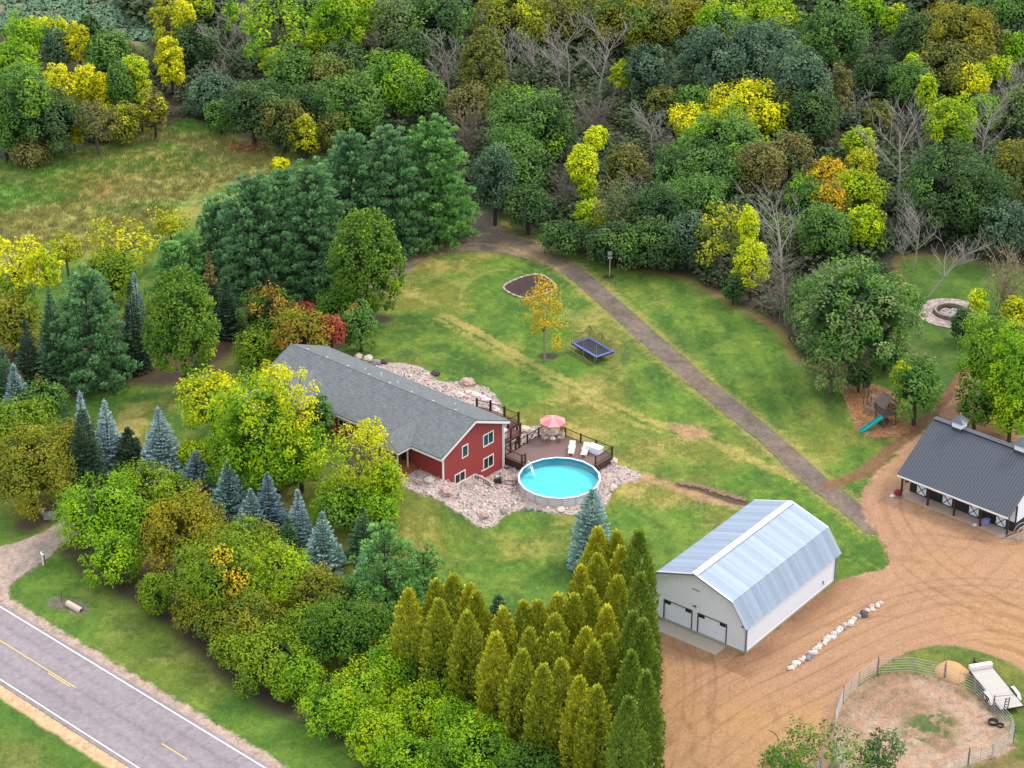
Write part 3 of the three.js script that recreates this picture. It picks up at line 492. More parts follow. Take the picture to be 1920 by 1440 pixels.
boulder(993, 955, 0.55, greyS, 'flat grey boulder below the pool wall', 38, null, 0.4); boulder(1052, 958, 0.5, paleS, 'flat buff boulder below the middle of the pool', 39, null, 0.4); boulder(1012, 957, 0.35, greyS, 'small dark-edged stone below the pool wall', 40, null, 0.5);
boulder(93, 972, 0.7, greyS, 'grey boulder in the mulch by the drive mouth', 41);
[[878, 735], [887, 738], [895, 741], [904, 744], [912, 749], [921, 756], [926, 763], [931, 769]].forEach(([x, y], k) => { const p = onLand(x, y); const m = solo('stepping_stone', rockGeo(60 + k, 1, 0.18).scale(0.42, 0.42, 0.36).translate(0, 0.05, 0), mat('stepstone', [0.62, 0.58, 0.53], 0.9), 'flat white stepping stone in the pebbles leading to the upper deck', 'stepping stone', 'stepping stones to the upper deck'); m.position.copy(p); });
{ // the pebbles themselves
  const r = rng(42), list = [];
  for (let k = 0; k < 26000 && list.length < 9000; k++) { const x = mix(-26, 15, r()), z = mix(-2, 41, r()), s = Math.max(zone('poolbed', x, z), zone('backbed', x, z)) + rag(x, z) * 0.3; if (s > 0.02 && inHouse(x, z) > 0 && Math.hypot(x - 4.7, z - 21.93) > 4.1) list.push([x, z]); }
  const m = new THREE.InstancedMesh(rockGeo(4, 0, 0.7), new THREE.MeshStandardMaterial({ roughness: 0.9 }), list.length), o = new THREE.Object3D(), c = new THREE.Color();
  list.forEach(([x, z], k) => { const s = 0.055 + 0.085 * r() ** 2; o.position.set(x, landHeight(x, z) + 0.035 + s * 0.3, z); o.rotation.set(r() * 6, r() * 6, r() * 6); o.scale.set(s * (0.8 + 0.6 * r()), s, s * (0.8 + 0.5 * r())); o.updateMatrix(); m.setMatrixAt(k, o.matrix); const w = r(), b = 0.75 + 0.95 * r(); m.setColorAt(k, w < 0.45 ? c.setRGB(0.40 * b, 0.31 * b, 0.30 * b) : w < 0.75 ? c.setRGB(0.46 * b, 0.44 * b, 0.43 * b) : w < 0.9 ? c.setRGB(0.20 * b, 0.17 * b, 0.17 * b) : c.setRGB(0.62, 0.58, 0.56)); });
  m.name = 'river_pebbles'; tag(m, 'pink and grey river pebbles covering the beds', 'pebbles', null, 'stuff'); m.castShadow = m.receiveShadow = true; scene.add(m);
}
// ---------------------------------------------------------------- decks
const frame = (o, xd) => { const a = Math.atan2(-xd.z, xd.x); return { o, a }; };
const HT = Math.atan2(0.648, -0.762);
function railing(parent, pts, floor, opt = {}) { // posts, rails and thin balusters along a run of (u, v) corners
  const h = opt.h ?? 0.95, W = p => V3(p[0], 0, -p[1]);
  for (let k = 0; k + 1 < pts.length; k++) {
    const a = W(pts[k]), b = W(pts[k + 1]), L = a.distanceTo(b), n = Math.max(1, Math.round(L / (opt.gap ?? 1.9)));
    for (let i = k ? 1 : 0; i <= n; i++) { const p = a.clone().lerp(b, i / n), w = opt.post ?? 0.075; part('post', rbx(p.x - w, p.x + w, opt.foot ?? floor - 0.25, floor + h + (opt.up ?? 0.12), p.z - w, p.z + w, 0.015), M.rail, parent); }
    const up = y => [a, b].map(p => p.clone().setY(y));
    part('rail', [beam(...up(floor + h), 0.09, 0.06), beam(...up(floor + 0.12), 0.05, 0.06)], M.rail, parent);
    const gs = [], m = Math.round(L / 0.16); for (let i = 1; i < m; i++) { const p = a.clone().lerp(b, i / m); gs.push(bar(p.clone().setY(floor + 0.12), p.clone().setY(floor + h), 0.011, 0.011, 4)); }
    const bl = part('baluster', gs, M.rail, parent); bl.userData.kind = 'stuff';
  }
}
function boards(x0, x1, z0, z1, y, w, keep) { const gs = [], r = rng(8); for (let x = x0; x < x1 - 0.02; x += w) { const e = Math.min(x + w - 0.008, x1); let s = null; for (let z = z0; z < z1 + 0.1; z += 0.1) { const ok = z < z1 && (!keep || keep((x + e) / 2, z)); if (ok && s === null) s = z; if (!ok && s !== null) { gs.push(bx(x, e, y - 0.035, y - 0.003 * r(), s, z)); s = null; } } } return gs; }
{
  const t = thing('pool_deck', 'low brown deck wrapped round the back of the pool with dark rails', 'deck', HO, HT);
  const fl = 0.92, PU = -6.66, PV = -0.84, keep = (u, z) => Math.hypot(u - PU, -z - PV) > 4.22 && !(u < -2.1 && -z > -1.0 && u > -2.3) && -z < (u > -2.15 ? -0.55 : u < -7.7 + 0 ? -5.1 : 0.5);
  part('deck_board', boards(-7.9, 0.4, 0.5, 7.95, fl, 0.145, keep), M.deck, t).userData.kind = 'stuff';
  part('skirt', [bx(-2.15, 0.4, 0.1, fl - 0.04, 0.56, 0.6), bx(0.36, 0.4, 0.1, fl - 0.04, 0.6, 7.9), bx(-7.9, -7.86, 0.1, fl - 0.04, 5.1, 7.9), bx(-7.9, 0.4, 0.1, fl - 0.04, 7.9, 7.94)], M.rail, t);
  railing(t, [[-2.12, -1.0], [-2.0, -0.62], [0.33, -0.62]], fl); railing(t, [[0.33, -0.62], [0.33, -7.85], [-7.83, -7.85], [-7.83, -5.15]], fl);
  part('gate_brace', beam(V3(0.33, fl + 0.15, 4.4), V3(0.33, fl + 0.9, 5.6), 0.05, 0.06), M.rail, t);
}
{
  const t = thing('upper_deck', 'raised reddish deck behind the house gable on dark posts', 'deck', HO, HT), fl = 2.62;
  part('deck_board', boards(0.25, 7.2, 0.05, 4.75, fl, 0.145, (u, z) => !(u < 1.9 && z > 3.1)), M.deck2, t).userData.kind = 'stuff';
  part('joist', [bx(0.22, 0.3, fl - 0.3, fl - 0.04, 0.05, 3.1), bx(0.25, 1.9, fl - 0.3, fl - 0.04, 3.08, 3.14), bx(1.88, 7.2, fl - 0.3, fl - 0.04, 4.7, 4.76), bx(1.86, 1.92, fl - 0.3, fl - 0.04, 3.1, 4.7)], M.rail, t);
  railing(t, [[0.3, -0.15], [0.3, -3.05], [1.9, -3.05], [1.9, -4.7], [5.7, -4.7]], fl, { post: 0.09, up: 0.25 }); railing(t, [[5.7, -4.7], [7.15, -4.2]], fl, { post: 0.09, up: 0.25 });
  for (const [u, v] of [[0.35, -1.6], [0.35, -3.0], [2.0, -4.6]]) part('support_post', bx(u - 0.09, u + 0.09, -0.1, fl - 0.05, -v - 0.09, -v + 0.09), M.rail, t);
  const st = part('stair', Array.from({ length: 5 }, (_, k) => rbx(7.2 + k * 0.28, 7.5 + k * 0.28, fl - 0.22 - k * 0.18, fl - 0.17 - k * 0.18, 2.6, 4.2, 0.01)), M.deck2, t);
}
{ const t = thing('deck_bench', 'small dark bench on the raised deck', 'bench', atUV(3.6, -1.6, 2.62), HT); part('seat', rbx(-0.6, 0.6, 0.42, 0.48, -0.2, 0.2, 0.02), M.rail, t); part('backrest', rbx(-0.6, 0.6, 0.48, 0.9, 0.17, 0.22, 0.02), M.rail, t); for (const s of [-0.5, 0.5]) part('leg', bx(s - 0.04, s + 0.04, 0, 0.42, -0.18, 0.18), M.rail, t); }
{ const t = thing('grill', 'white covered grill at the deck corner under the eave', 'grill', atUV(0.9, -1.1, 2.62), HT); part('lid', rbx(-0.35, 0.35, 0.7, 1.1, -0.28, 0.28, 0.1), M.white, t); part('cart', rbx(-0.32, 0.32, 0.05, 0.7, -0.25, 0.25, 0.03), M.white, t); }
// ---------------------------------------------------------------- pool
{
  const t = thing('swimming_pool', 'round above-ground pool with turquoise water and white rim', 'pool', V3(4.7, 0, 21.93)), R = 4.05, N = 18, rimY = 0.95, wy = 0.80;
  const P = (k, r, y) => V3(Math.cos((k + 0.35) / N * 2 * Math.PI) * r, y, Math.sin((k + 0.35) / N * 2 * Math.PI) * r);
  const wall = mat('poolwall', [0.62, 0.61, 0.63], 0.55), liner = mat('poolliner', [0.06, 0.60, 0.64], 0.7), liner2 = mat('poollinerwall', [0.02, 0.24, 0.34], 0.7), up = mat('poolupright', [0.48, 0.46, 0.50], 0.5);
  for (let k = 0; k < N; k++) {
    part('wall_panel', slab(P(k, R, rimY - 0.02), P(k + 1, R, rimY - 0.02), P(k + 1, R, -0.2), P(k, R, -0.2), 0.03), wall, t);
    part('rim_section', poly([P(k, R - 0.08, rimY), P(k, R + 0.11, rimY - 0.01), P(k + 1, R + 0.11, rimY - 0.01), P(k + 1, R - 0.08, rimY)], 0.05, V3(0, 1, 0)), M.white, t);
    part('upright', bar(P(k, R + 0.03, -0.2), P(k, R + 0.03, rimY), 0.07, 0.07, 6), up, t);
  }
  part('liner', [new THREE.CylinderGeometry(R - 0.05, R - 0.05, 1.3, N, 1, true).rotateY(-0.35 / N * 2 * Math.PI + Math.PI / 2).translate(0, 0.3, 0)], liner2, t);
  part('floor', new THREE.CircleGeometry(R - 0.06, 48).rotateX(-Math.PI / 2).translate(0, 0.12, 0), liner, t);
  const wg = new THREE.CircleGeometry(R - 0.07, 64).rotateX(-Math.PI / 2).translate(0, wy, 0);
  const ripple = grain(31, 256, (u, v) => fbm(u * 22, v * 22, 3)); ripple.repeat.set(2, 2);
  part('water', wg, new THREE.MeshPhysicalMaterial({ color: new THREE.Color().setRGB(0.86, 0.99, 1.0), transmission: 1, thickness: 0, roughness: 0.03, ior: 1.33, bumpMap: ripple, bumpScale: 0.012 }), t);
  { // A-frame ladder over the rim near the deck
    const g = sub('ladder', t), a = V3(-3.0, 0, -1.75);
    for (const s of [-0.26, 0.26]) { const q = V3(0.1, 0, s).applyAxisAngle(V3(0, 1, 0), 0.5).add(a); part('side_rail', [bar(q.clone().setY(0.3).add(V3(0.42, 0, 0.25)), q.clone().setY(1.75), 0.035), bar(q.clone().setY(1.75), q.clone().setY(0.9).add(V3(-0.35, 0, -0.2)), 0.035)], M.white, g); }
    part('tread', [0.45, 0.75, 1.05].map((y, k) => rbx(-0.28, 0.28, y - 0.02, y + 0.02, -0.09, 0.09, 0.015).rotateY(Math.PI / 2 + 0.5).translate(a.x + 0.36 - k * 0.09 + 0.1, 0, a.z + 0.2 - k * 0.05)), M.white, g);
  }
}
{ const t = thing('pool_pump', 'black pool pump with round grey filter standing in the pebbles', 'pump', spot(932, 905, 0.05)); part('motor', bar(V3(-0.35, 0.22, 0), V3(0.25, 0.22, 0.1), 0.17), M.dark, t); part('base', rbx(-0.1, 0.45, 0, 0.55, -0.2, 0.25, 0.05), M.dark, t); part('filter_tank', new THREE.SphereGeometry(0.24, 16, 10).translate(-0.1, 0.55, -0.15), M.galv, t); part('strainer', rbx(-0.55, -0.3, 0.0, 0.16, 0, 0.25, 0.04), M.white, t); }
for (const [pts, l] of [[[[940, 902, 0.15], [955, 901, 0.12], [971, 902, 0.3]], 'straight brown hose from the pump to the pool wall'], [[[940, 905, 0.1], [950, 908, 0.06], [962, 909, 0.1], [967, 906, 0.3], [970, 900, 0.4]], 'curled brown hose drooping from pump to pool']]) solo('pool_hose', tube(pts.map(p => spot(...p)), 0.045, 20), mat('hose', [0.11, 0.075, 0.055], 0.6), l, 'hose');
{ const t = thing('bucket', 'pale blue bucket under the deck edge beside the pool', 'bucket', spot(970, 872, 0.05)); part('body', new THREE.LatheGeometry([[0, 0], [0.2, 0], [0.27, 0.5], [0.25, 0.5], [0.18, 0.03], [0, 0.03]].map(p => new THREE.Vector2(...p)), 20), mat('paleblue', [0.45, 0.55, 0.68], 0.5), t); part('handle', new THREE.TorusGeometry(0.25, 0.012, 6, 16, Math.PI).translate(0, 0.5, 0), M.galv, t); }
// ---------------------------------------------------------------- furniture on the pool deck
const DF = 0.925;
{
  const p = spot(1036, 822, DF), t = thing('parasol', 'pink octagonal parasol open over the round deck table', 'parasol', p), pk = mat('pinkcloth', [0.62, 0.20, 0.23], 0.8), pk2 = mat('pinkcloth2', [0.72, 0.32, 0.34], 0.8);
  part('pole', bar(V3(0, 0, 0), V3(0, 2.55, 0), 0.028), M.trim, t);
  const R = 1.38, top = 2.5, low = 2.02, at = (k, r, y) => V3(Math.cos(k * Math.PI / 4 + 0.3) * r, y, Math.sin(k * Math.PI / 4 + 0.3) * r);
  for (let k = 0; k < 8; k++) { const a = V3(0, top, 0), b = at(k, R, low), c = at(k + 1, R, low), m1 = at(k, R * 0.5, 2.33), m2 = at(k + 1, R * 0.5, 2.33); part('canopy_panel', [poly([a, m2, m1], 0.012, V3(0, -1, 0)), poly([m1, m2, c, b], 0.012, V3(0, -1, 0)), poly([b, c, c.clone().add(V3(0, -0.14, 0)), b.clone().add(V3(0, -0.14, 0))], 0.01, V3(0, 0, 0.7))], k % 2 ? pk2 : pk, t); part('rib', bar(V3(0, top + 0.012, 0), b.clone().setY(low + 0.012), 0.012, 0.008, 5), M.trim, t); }
  part('finial', new THREE.SphereGeometry(0.05, 10, 8).translate(0, top + 0.04, 0), M.trim, t);
}
const wicker = mat('wicker', [0.55, 0.46, 0.40], 0.85), tc = spot(1036, 822, DF);
{ const t = thing('deck_table', 'round pale table under the pink parasol', 'table', tc); part('tabletop', new THREE.CylinderGeometry(0.62, 0.62, 0.04, 32).translate(0, 0.72, 0), wicker, t); part('pedestal', [bar(V3(0, 0, 0), V3(0, 0.7, 0), 0.06), new THREE.CylinderGeometry(0.28, 0.3, 0.04, 20).translate(0, 0.02, 0)], M.trim, t); }
{
  let first; const L = ['nearest the fence gate', 'on the house side of the table', 'nearest the pool', 'on the lounger side of the table'];
  [2.5, 0.5, -0.7, 3.7].forEach((a, k) => {
    let t;
    if (!first) { t = first = thing('deck_chair', '', 'chair', tc.clone(), 0, 'chairs round the deck table'); part('seat', rbx(-0.25, 0.25, 0.36, 0.42, -0.25, 0.25, 0.03), wicker, t); part('backrest', rbx(-0.25, 0.25, 0.4, 0.95, 0.2, 0.28, 0.03).rotateX(0.12), wicker, t); for (const s of [-0.27, 0.27]) part('armrest', rbx(s - 0.03, s + 0.03, 0.58, 0.62, -0.22, 0.25, 0.01), wicker, t); for (const [x, z] of [[-1, -1], [1, -1], [-1, 1], [1, 1]]) part('leg', bar(V3(x * 0.22, 0, z * 0.22), V3(x * 0.22, 0.38, z * 0.2), 0.022), wicker, t); }
    else t = twin(first);
    t.userData.label = 'beige wicker chair ' + L[k]; t.position.set(tc.x + Math.cos(a) * 0.95, DF, tc.z + Math.sin(a) * 0.95); t.rotation.y = Math.PI / 2 - a;
  });
  let lg; [[1072, 847, 0.12, 'white pool lounger nearer the parasol'], [1097, 850, 0.22, 'white pool lounger beside the storage box']].forEach(([x, y, a, l], k) => {
    let t; const cream = mat('cream', [0.70, 0.66, 0.58], 0.7);
    if (!lg) { t = lg = thing('pool_lounger', l, 'lounger', null, 0, 'pool loungers'); part('seat', rbx(-0.32, 0.32, 0.30, 0.36, -0.35, 0.95, 0.03), cream, t); part('backrest', rbx(-0.32, 0.32, 0.0, 0.06, -0.75, 0, 0.03).rotateX(0.7).translate(0, 0.32, -0.35), cream, t); for (const [lx, lz] of [[-0.28, -0.3], [0.28, -0.3], [-0.28, 0.88], [0.28, 0.88]]) part('leg', bar(V3(lx, 0, lz), V3(lx, 0.32, lz), 0.025), M.trim, t); for (const s of [-0.34, 0.34]) part('armrest', rbx(s - 0.025, s + 0.025, 0.5, 0.54, -0.4, 0.15, 0.01), M.trim, t); }
    else t = twin(lg, l);
    t.position.copy(spot(x, y, DF)); t.rotation.y = -a;
  });
  const t = thing('storage_box', 'white lidded storage box at the deck rail', 'box', spot(1116, 848, DF), HT + Math.PI); part('body', rbx(-0.75, 0.75, 0, 0.62, -0.42, 0.42, 0.04), M.white, t); part('lid', rbx(-0.79, 0.79, 0.62, 0.74, -0.46, 0.46, 0.05), M.white, t);
}
// ---------------------------------------------------------------- white gambrel barn
{
  const t = thing('gambrel_barn', 'white barn with galvanised gambrel roof and two garage doors', 'barn', V3(20.56, 0, 51.46), Math.atan2(0.62, -0.79));
  const W = 10.6, L = 15, c = W / 2, E = [5.58, 2.92], K = [4.02, 5.18], RY = 6.5, wy = 3.15, F = 0.28;
  const wall = M.white, doors = [[2.05, 5.1], [5.72, 8.75]], dh = 2.3;
  part('foundation', bx(-0.04, W + 0.04, -0.3, F, -0.04, L + 0.04), M.conc, t);
  const lim = x => { const d = Math.abs(x - c); return d > K[0] ? E[1] + (E[0] - d) / (E[0] - K[0]) * (K[1] - E[1]) - 0.12 : K[1] + (K[0] - d) / K[0] * (RY - K[1]) - 0.12; };
  // ribbed steel panels, each a sheet with standing ribs
  const panel = (x0, x1, yb, z, out) => { const gs = []; const n = Math.max(1, Math.round((x1 - x0) / 0.23)); for (let k = 0; k < n; k++) { const a = mix(x0, x1, k / n), b = mix(x0, x1, (k + 1) / n), m = mix(a, b, 0.82); const q = (p, d, s, e) => gs.push(quad(V3(p, yb, z + s * out), V3(d, yb, z + e * out), V3(d, lim(clamp(d, 0.02, W - 0.02)), z + e * out), V3(p, lim(clamp(p, 0.02, W - 0.02)), z + s * out))); q(a, m, 0, 0); q(m, mix(m, b, 0.5), 0, 0.024); q(mix(m, b, 0.5), b, 0.024, 0); } return gs; };
  const inDoor = (a, b) => doors.some(d => a >= d[0] - 0.01 && b <= d[1] + 0.01);
  const cuts = [0, 1.0, 2.05, 3.07, 4.08, 5.1, 5.72, 6.73, 7.74, 8.75, 9.7, W];
  for (let k = 0; k + 1 < cuts.length; k++) part('wall_panel', panel(cuts[k], cuts[k + 1], inDoor(cuts[k], cuts[k + 1]) ? dh : F, -0.002, -1), wall, t);
  part('wall', [poly([V3(0.02, dh, 0.03), V3(W - 0.02, dh, 0.03), V3(W - 0.02, lim(W - 0.1) - 0.04, 0.03), V3(c + K[0], lim(c + K[0]) - 0.04, 0.03), V3(c, RY - 0.2, 0.03), V3(c - K[0], lim(c - K[0]) - 0.04, 0.03), V3(0.02, lim(0.1) - 0.04, 0.03)], 0.1, V3(0, 0, 1)), poly([V3(0.02, F, L), V3(W - 0.02, F, L), V3(W - 0.02, lim(W - 0.1), L), V3(c + K[0], lim(c + K[0]), L), V3(c, RY - 0.1, L), V3(c - K[0], lim(c - K[0]), L), V3(0.02, lim(0.1), L)], 0.1, V3(0, 0, -1)), bx(0.02, 2.05, F, dh, 0.03, 0.13), bx(5.1, 5.72, F, dh, 0.03, 0.13), bx(8.75, W - 0.02, F, dh, 0.03, 0.13)], wall, t);
  for (const s of [0, 1]) { const gs = [], x = s ? W : 0, o = s ? 1 : -1, n = Math.round(L / 0.23); for (let k = 0; k < n; k++) { const a = k / n * L, b = (k + 1) / n * L, m = mix(a, b, 0.8), h = mix(m, b, 0.5), q = (p, d, u, v) => gs.push(quad(V3(x + o * u, F, p), V3(x + o * v, F, d), V3(x + o * v, wy + 0.2, d), V3(x + o * u, wy + 0.2, p))); q(a, m, 0, 0); q(m, h, 0, 0.022); q(h, b, 0.022, 0); } part('side_wall', gs, wall, t); }
  for (const x of [-0.06, W + 0.06]) for (const z of [-0.05, L + 0.05]) part('corner_trim', bx(x - 0.07, x + 0.07, F - 0.05, 3.05, z - 0.06, z + 0.06), mat('bluegrey', [0.16, 0.19, 0.24], 0.6), t);
  part('base_trim', [bx(-0.03, 2.0, F - 0.05, F + 0.03, -0.035, 0.0), bx(8.8, W + 0.03, F - 0.05, F + 0.03, -0.035, 0.0), bx(-0.035, 0, F - 0.05, F + 0.03, 0, L)], M.trim, t);
  // doors: five ribbed leaves, dark corner panes, dark frame
  for (const [a, b] of doors) {
    const d = sub('garage_door', t), y0 = 0.05;
    for (let k = 0; k < 5; k++) { const h = (dh - 0.08 - y0) / 5; part('leaf', [rbx(a + 0.06, b - 0.06, y0 + k * h, y0 + (k + 1) * h - 0.012, 0.05, 0.1, 0.012), ...[0.25, 0.5, 0.75].map(f => bx(a + 0.09, b - 0.09, y0 + (k + f) * h - 0.008, y0 + (k + f) * h + 0.008, 0.038, 0.052))], M.white, d); }
    for (const x of [a + 0.5, b - 0.5]) part('pane', bx(x - 0.31 + (x > (a + b) / 2 ? 0.12 : -0.06), x + 0.31 + (x > (a + b) / 2 ? 0.12 : -0.06), dh - 0.42, dh - 0.1, 0.03, 0.05), M.black, d);
    part('jamb', [bx(a - 0.06, a + 0.05, 0, dh + 0.02, -0.03, 0.06), bx(b - 0.03, b + 0.04, 0, dh + 0.02, -0.03, 0.06), bx(a + 0.05, b - 0.03, dh - 0.06, dh + 0.02, -0.03, 0.06)], mat('doorframe', [0.06, 0.06, 0.075], 0.7), d);
    part('handle', bar(V3(a + 1.05, 1.0, 0.02), V3(a + 1.05, 1.06, 0.02), 0.03), M.black, d);
    part('sill', bx(a, b, -0.1, 0.05, -0.12, 0.2), M.conc, d);
  }
  // roof: corrugated sheets on the four slopes
  const z0 = -0.5, z1 = L + 0.5, rough = grain(51, 256, (u, v) => 0.55 + 0.4 * fbm(u * 40, v * 3, 2));
  const shiny = new THREE.MeshStandardMaterial({ color: new THREE.Color().setRGB(0.44, 0.53, 0.66), roughness: 0.36, metalness: 0.78, side: THREE.DoubleSide }), worn = grain(52, 256, (u, v, i, j) => 0.86 + 0.22 * (noise(u * 40, v * 0.01) - 0.5) + 0.06 * hash2(i, j));
  shiny.map = worn;
  const roof = sub('roof', t);
  const corr = (xa, ya, xb, yb) => { const gs = [], n = 56, dx = xb - xa, dy = yb - ya, l = Math.hypot(dx, dy), nx = (-dy / l) * Math.sign(dx) * 1, ny = Math.abs(dx) / l, sx = dx > 0 ? -dy / l : dy / l; for (let k = 0; k < n; k++) { const a = mix(z0, z1, k / n), b = mix(z0, z1, (k + 1) / n), w = b - a, cut = [[0, 0.3, 0, 0.06], [0.3, 0.5, 0.06, 0.06], [0.5, 0.8, 0.06, 0], [0.84, 1, 0, 0]]; for (const [s, e, u, v] of cut) { const P = (f, z, o) => V3(xa + dx * f + sx * o, ya + dy * f + ny * o, z); const g = quad(P(0, a + w * s, u), P(0, a + w * e, v), P(1, a + w * e, v), P(1, a + w * s, u)); const q = g.attributes.uv; for (let i = 0; i < q.count; i++) q.setXY(i, (a + q.getX(i)) / 6, q.getY(i) / 3); gs.push(g); } } return gs; };
  part('slope', corr(c, RY, c + K[0], K[1]), shiny, roof); part('slope', corr(c, RY, c - K[0], K[1]), shiny, roof); part('slope', corr(c + K[0], K[1], c + E[0], E[1]), shiny, roof); part('slope', corr(c - K[0], K[1], c - E[0], E[1]), shiny, roof);
  part('ridge_cap', [beam(V3(c - 0.16, RY + 0.03, z0), V3(c - 0.16, RY + 0.03, z1), 0.34, 0.025), beam(V3(c + 0.16, RY + 0.03, z0), V3(c + 0.16, RY + 0.03, z1), 0.34, 0.025), bar(V3(c, RY + 0.06, z0), V3(c, RY + 0.06, z1), 0.05)], mat('ridgecap', [0.66, 0.70, 0.76], 0.4, { metalness: 0.4 }), roof);
  const tr = mat('bluegrey', [0.16, 0.19, 0.24], 0.6), pts = [[c - E[0], E[1]], [c - K[0], K[1]], [c, RY], [c + K[0], K[1]], [c + E[0], E[1]]];
  for (const z of [z0, z1]) for (let k = 0; k < 4; k++) part('rake_trim', [beam(V3(pts[k][0], pts[k][1] - 0.05, z), V3(pts[k + 1][0], pts[k + 1][1] - 0.05, z), 0.06, 0.15)], tr, roof), part('rake_edge', [beam(V3(pts[k][0], pts[k][1] + 0.045, z), V3(pts[k + 1][0], pts[k + 1][1] + 0.045, z), 0.16, 0.03)], mat('ridgecap'), roof);
  part('soffit', [bx(0, 0.3, 2.95, 2.98, z0 + 0.05, 0)], tr, roof);
  part('wall_lamp', [rbx(5.28, 5.42, 2.82, 2.94, -0.14, 0, 0.03), bar(V3(5.35, 2.9, -0.1), V3(5.55, 2.98, -0.25), 0.06)], M.dark, t);
  part('gable_sign', [0, 1, 2, 3, 4].map(k => rbx(5.0 + k * 0.17, 5.13 + k * 0.17, 4.52 + (k % 2) * 0.05, 4.63 + (k % 2) * 0.05, -0.06, -0.028, 0.012)), mat('signgrey', [0.22, 0.22, 0.22], 0.7), t);
  part('tap', [rbx(-0.1, 0, 0.9, 1.15, 12.9, 13.0, 0.02), bar(V3(-0.05, 0.9, 12.95), V3(-0.18, 0.8, 12.95), 0.03)], M.dark, t);
  part('floodlight', [bar(V3(W + 0.02, 2.5, 0), V3(W + 0.05, 2.45, -0.25), 0.07)], M.galv, t);
  part('weather_vane', [bar(V3(c + 0.5, RY, 0.1), V3(c + 0.5, RY + 0.35, 0.1), 0.02), bar(V3(c + 0.15, RY + 0.22, 0.1), V3(c + 0.85, RY + 0.25, 0.1), 0.02), bar(V3(c + 0.5, RY + 0.25, -0.2), V3(c + 0.5, RY + 0.25, 0.35), 0.02)], M.galv, t);
  const y = thing('concrete_apron', 'strip of tan concrete in front of the two barn doors', 'slab', V3(20.56, 0, 51.46), Math.atan2(0.62, -0.79));
  part('slab', rbx(1.95, 5.38, -0.2, 0.05, -1.75, -0.13, 0.02), M.conc, y); part('slab', rbx(5.4, 9.15, -0.2, 0.05, -1.75, -0.13, 0.02), M.conc, y);
  const p = V3(20.56, 0, 51.46).add(V3(-0.79 * 9.25, 0, -0.62 * 9.25)).add(V3(-0.63 * 0.55, 0, 0.78 * 0.55)), can = thing('trash_can', 'grey trash can beside the far barn door', 'trash can', p.setY(0.02));
  part('body', new THREE.LatheGeometry([[0, 0], [0.22, 0], [0.3, 0.7], [0.27, 0.7], [0, 0.65]].map(q => new THREE.Vector2(...q)), 16), M.galv, can); part('lid', new THREE.CylinderGeometry(0.24, 0.32, 0.08, 16).translate(0, 0.73, 0), M.galv, can);
  const f = thing('vinyl_fence', 'white vinyl fence panel running from the barn corner', 'fence', V3(20.56, 0, 51.46), Math.atan2(0.62, -0.79));
  for (const z of [-0.25, -2.4]) part('post', rbx(W - 0.08, W + 0.08, 0, 1.75, z - 0.07, z + 0.07, 0.02), M.white, f);
  for (let k = 0; k < 12; k++) part('plank', rbx(W - 0.025, W + 0.025, 0.1, 1.32, -0.33 - k * 0.166 - 0.16, -0.33 - k * 0.166, 0.008), M.white, f);
  part('rail', [bx(W - 0.05, W + 0.05, 1.6, 1.68, -2.35, -0.3), bx(W - 0.05, W + 0.05, 1.3, 1.38, -2.35, -0.3)], M.white, f); part('lattice', Array.from({ length: 8 }, (_, k) => bx(W - 0.015, W + 0.015, 1.38, 1.6, -0.45 - k * 0.25 - 0.06, -0.45 - k * 0.25)), M.white, f);
}
// ---------------------------------------------------------------- boulders in a row along the drive
{
  const c = new THREE.CatmullRomCurve3([[1481, 1257], [1489, 1250], [1512, 1236], [1555, 1199], [1590, 1172], [1612, 1158], [1634, 1143], [1653, 1133]].map(([x, y]) => spot(x, y))), n = 42, r = rng(17);
  for (let k = 0; k < n; k++) { const p = c.getPointAt(k / (n - 1)), dark = k === 33 || k === 34, grey = [7, 8, 25, 31].includes(k), s = (dark ? 0.38 : 0.22 + 0.13 * r()); const col = dark ? [0.085, 0.085, 0.095] : grey ? [0.24, 0.25, 0.29] : [[0.60, 0.55, 0.50], [0.66, 0.63, 0.60], [0.50, 0.43, 0.38]][k % 3];
    const m = solo('row_boulder', rockGeo(100 + k, 2, 0.8).scale(s, s, s).rotateY(k), mat('rk' + col.join(), col, 0.9), dark ? 'black boulder in the row of rocks along the drive' : grey ? 'slate grey boulder in the row of pale rocks along the drive' : 'pale field boulder in the row along the dirt drive', 'boulder', dark ? 'black boulders of the row' : grey ? 'grey boulders of the row' : 'pale boulders of the row'); m.position.set(p.x + (r() - 0.5) * 0.35, s * 0.45, p.z + (r() - 0.5) * 0.35); }
}
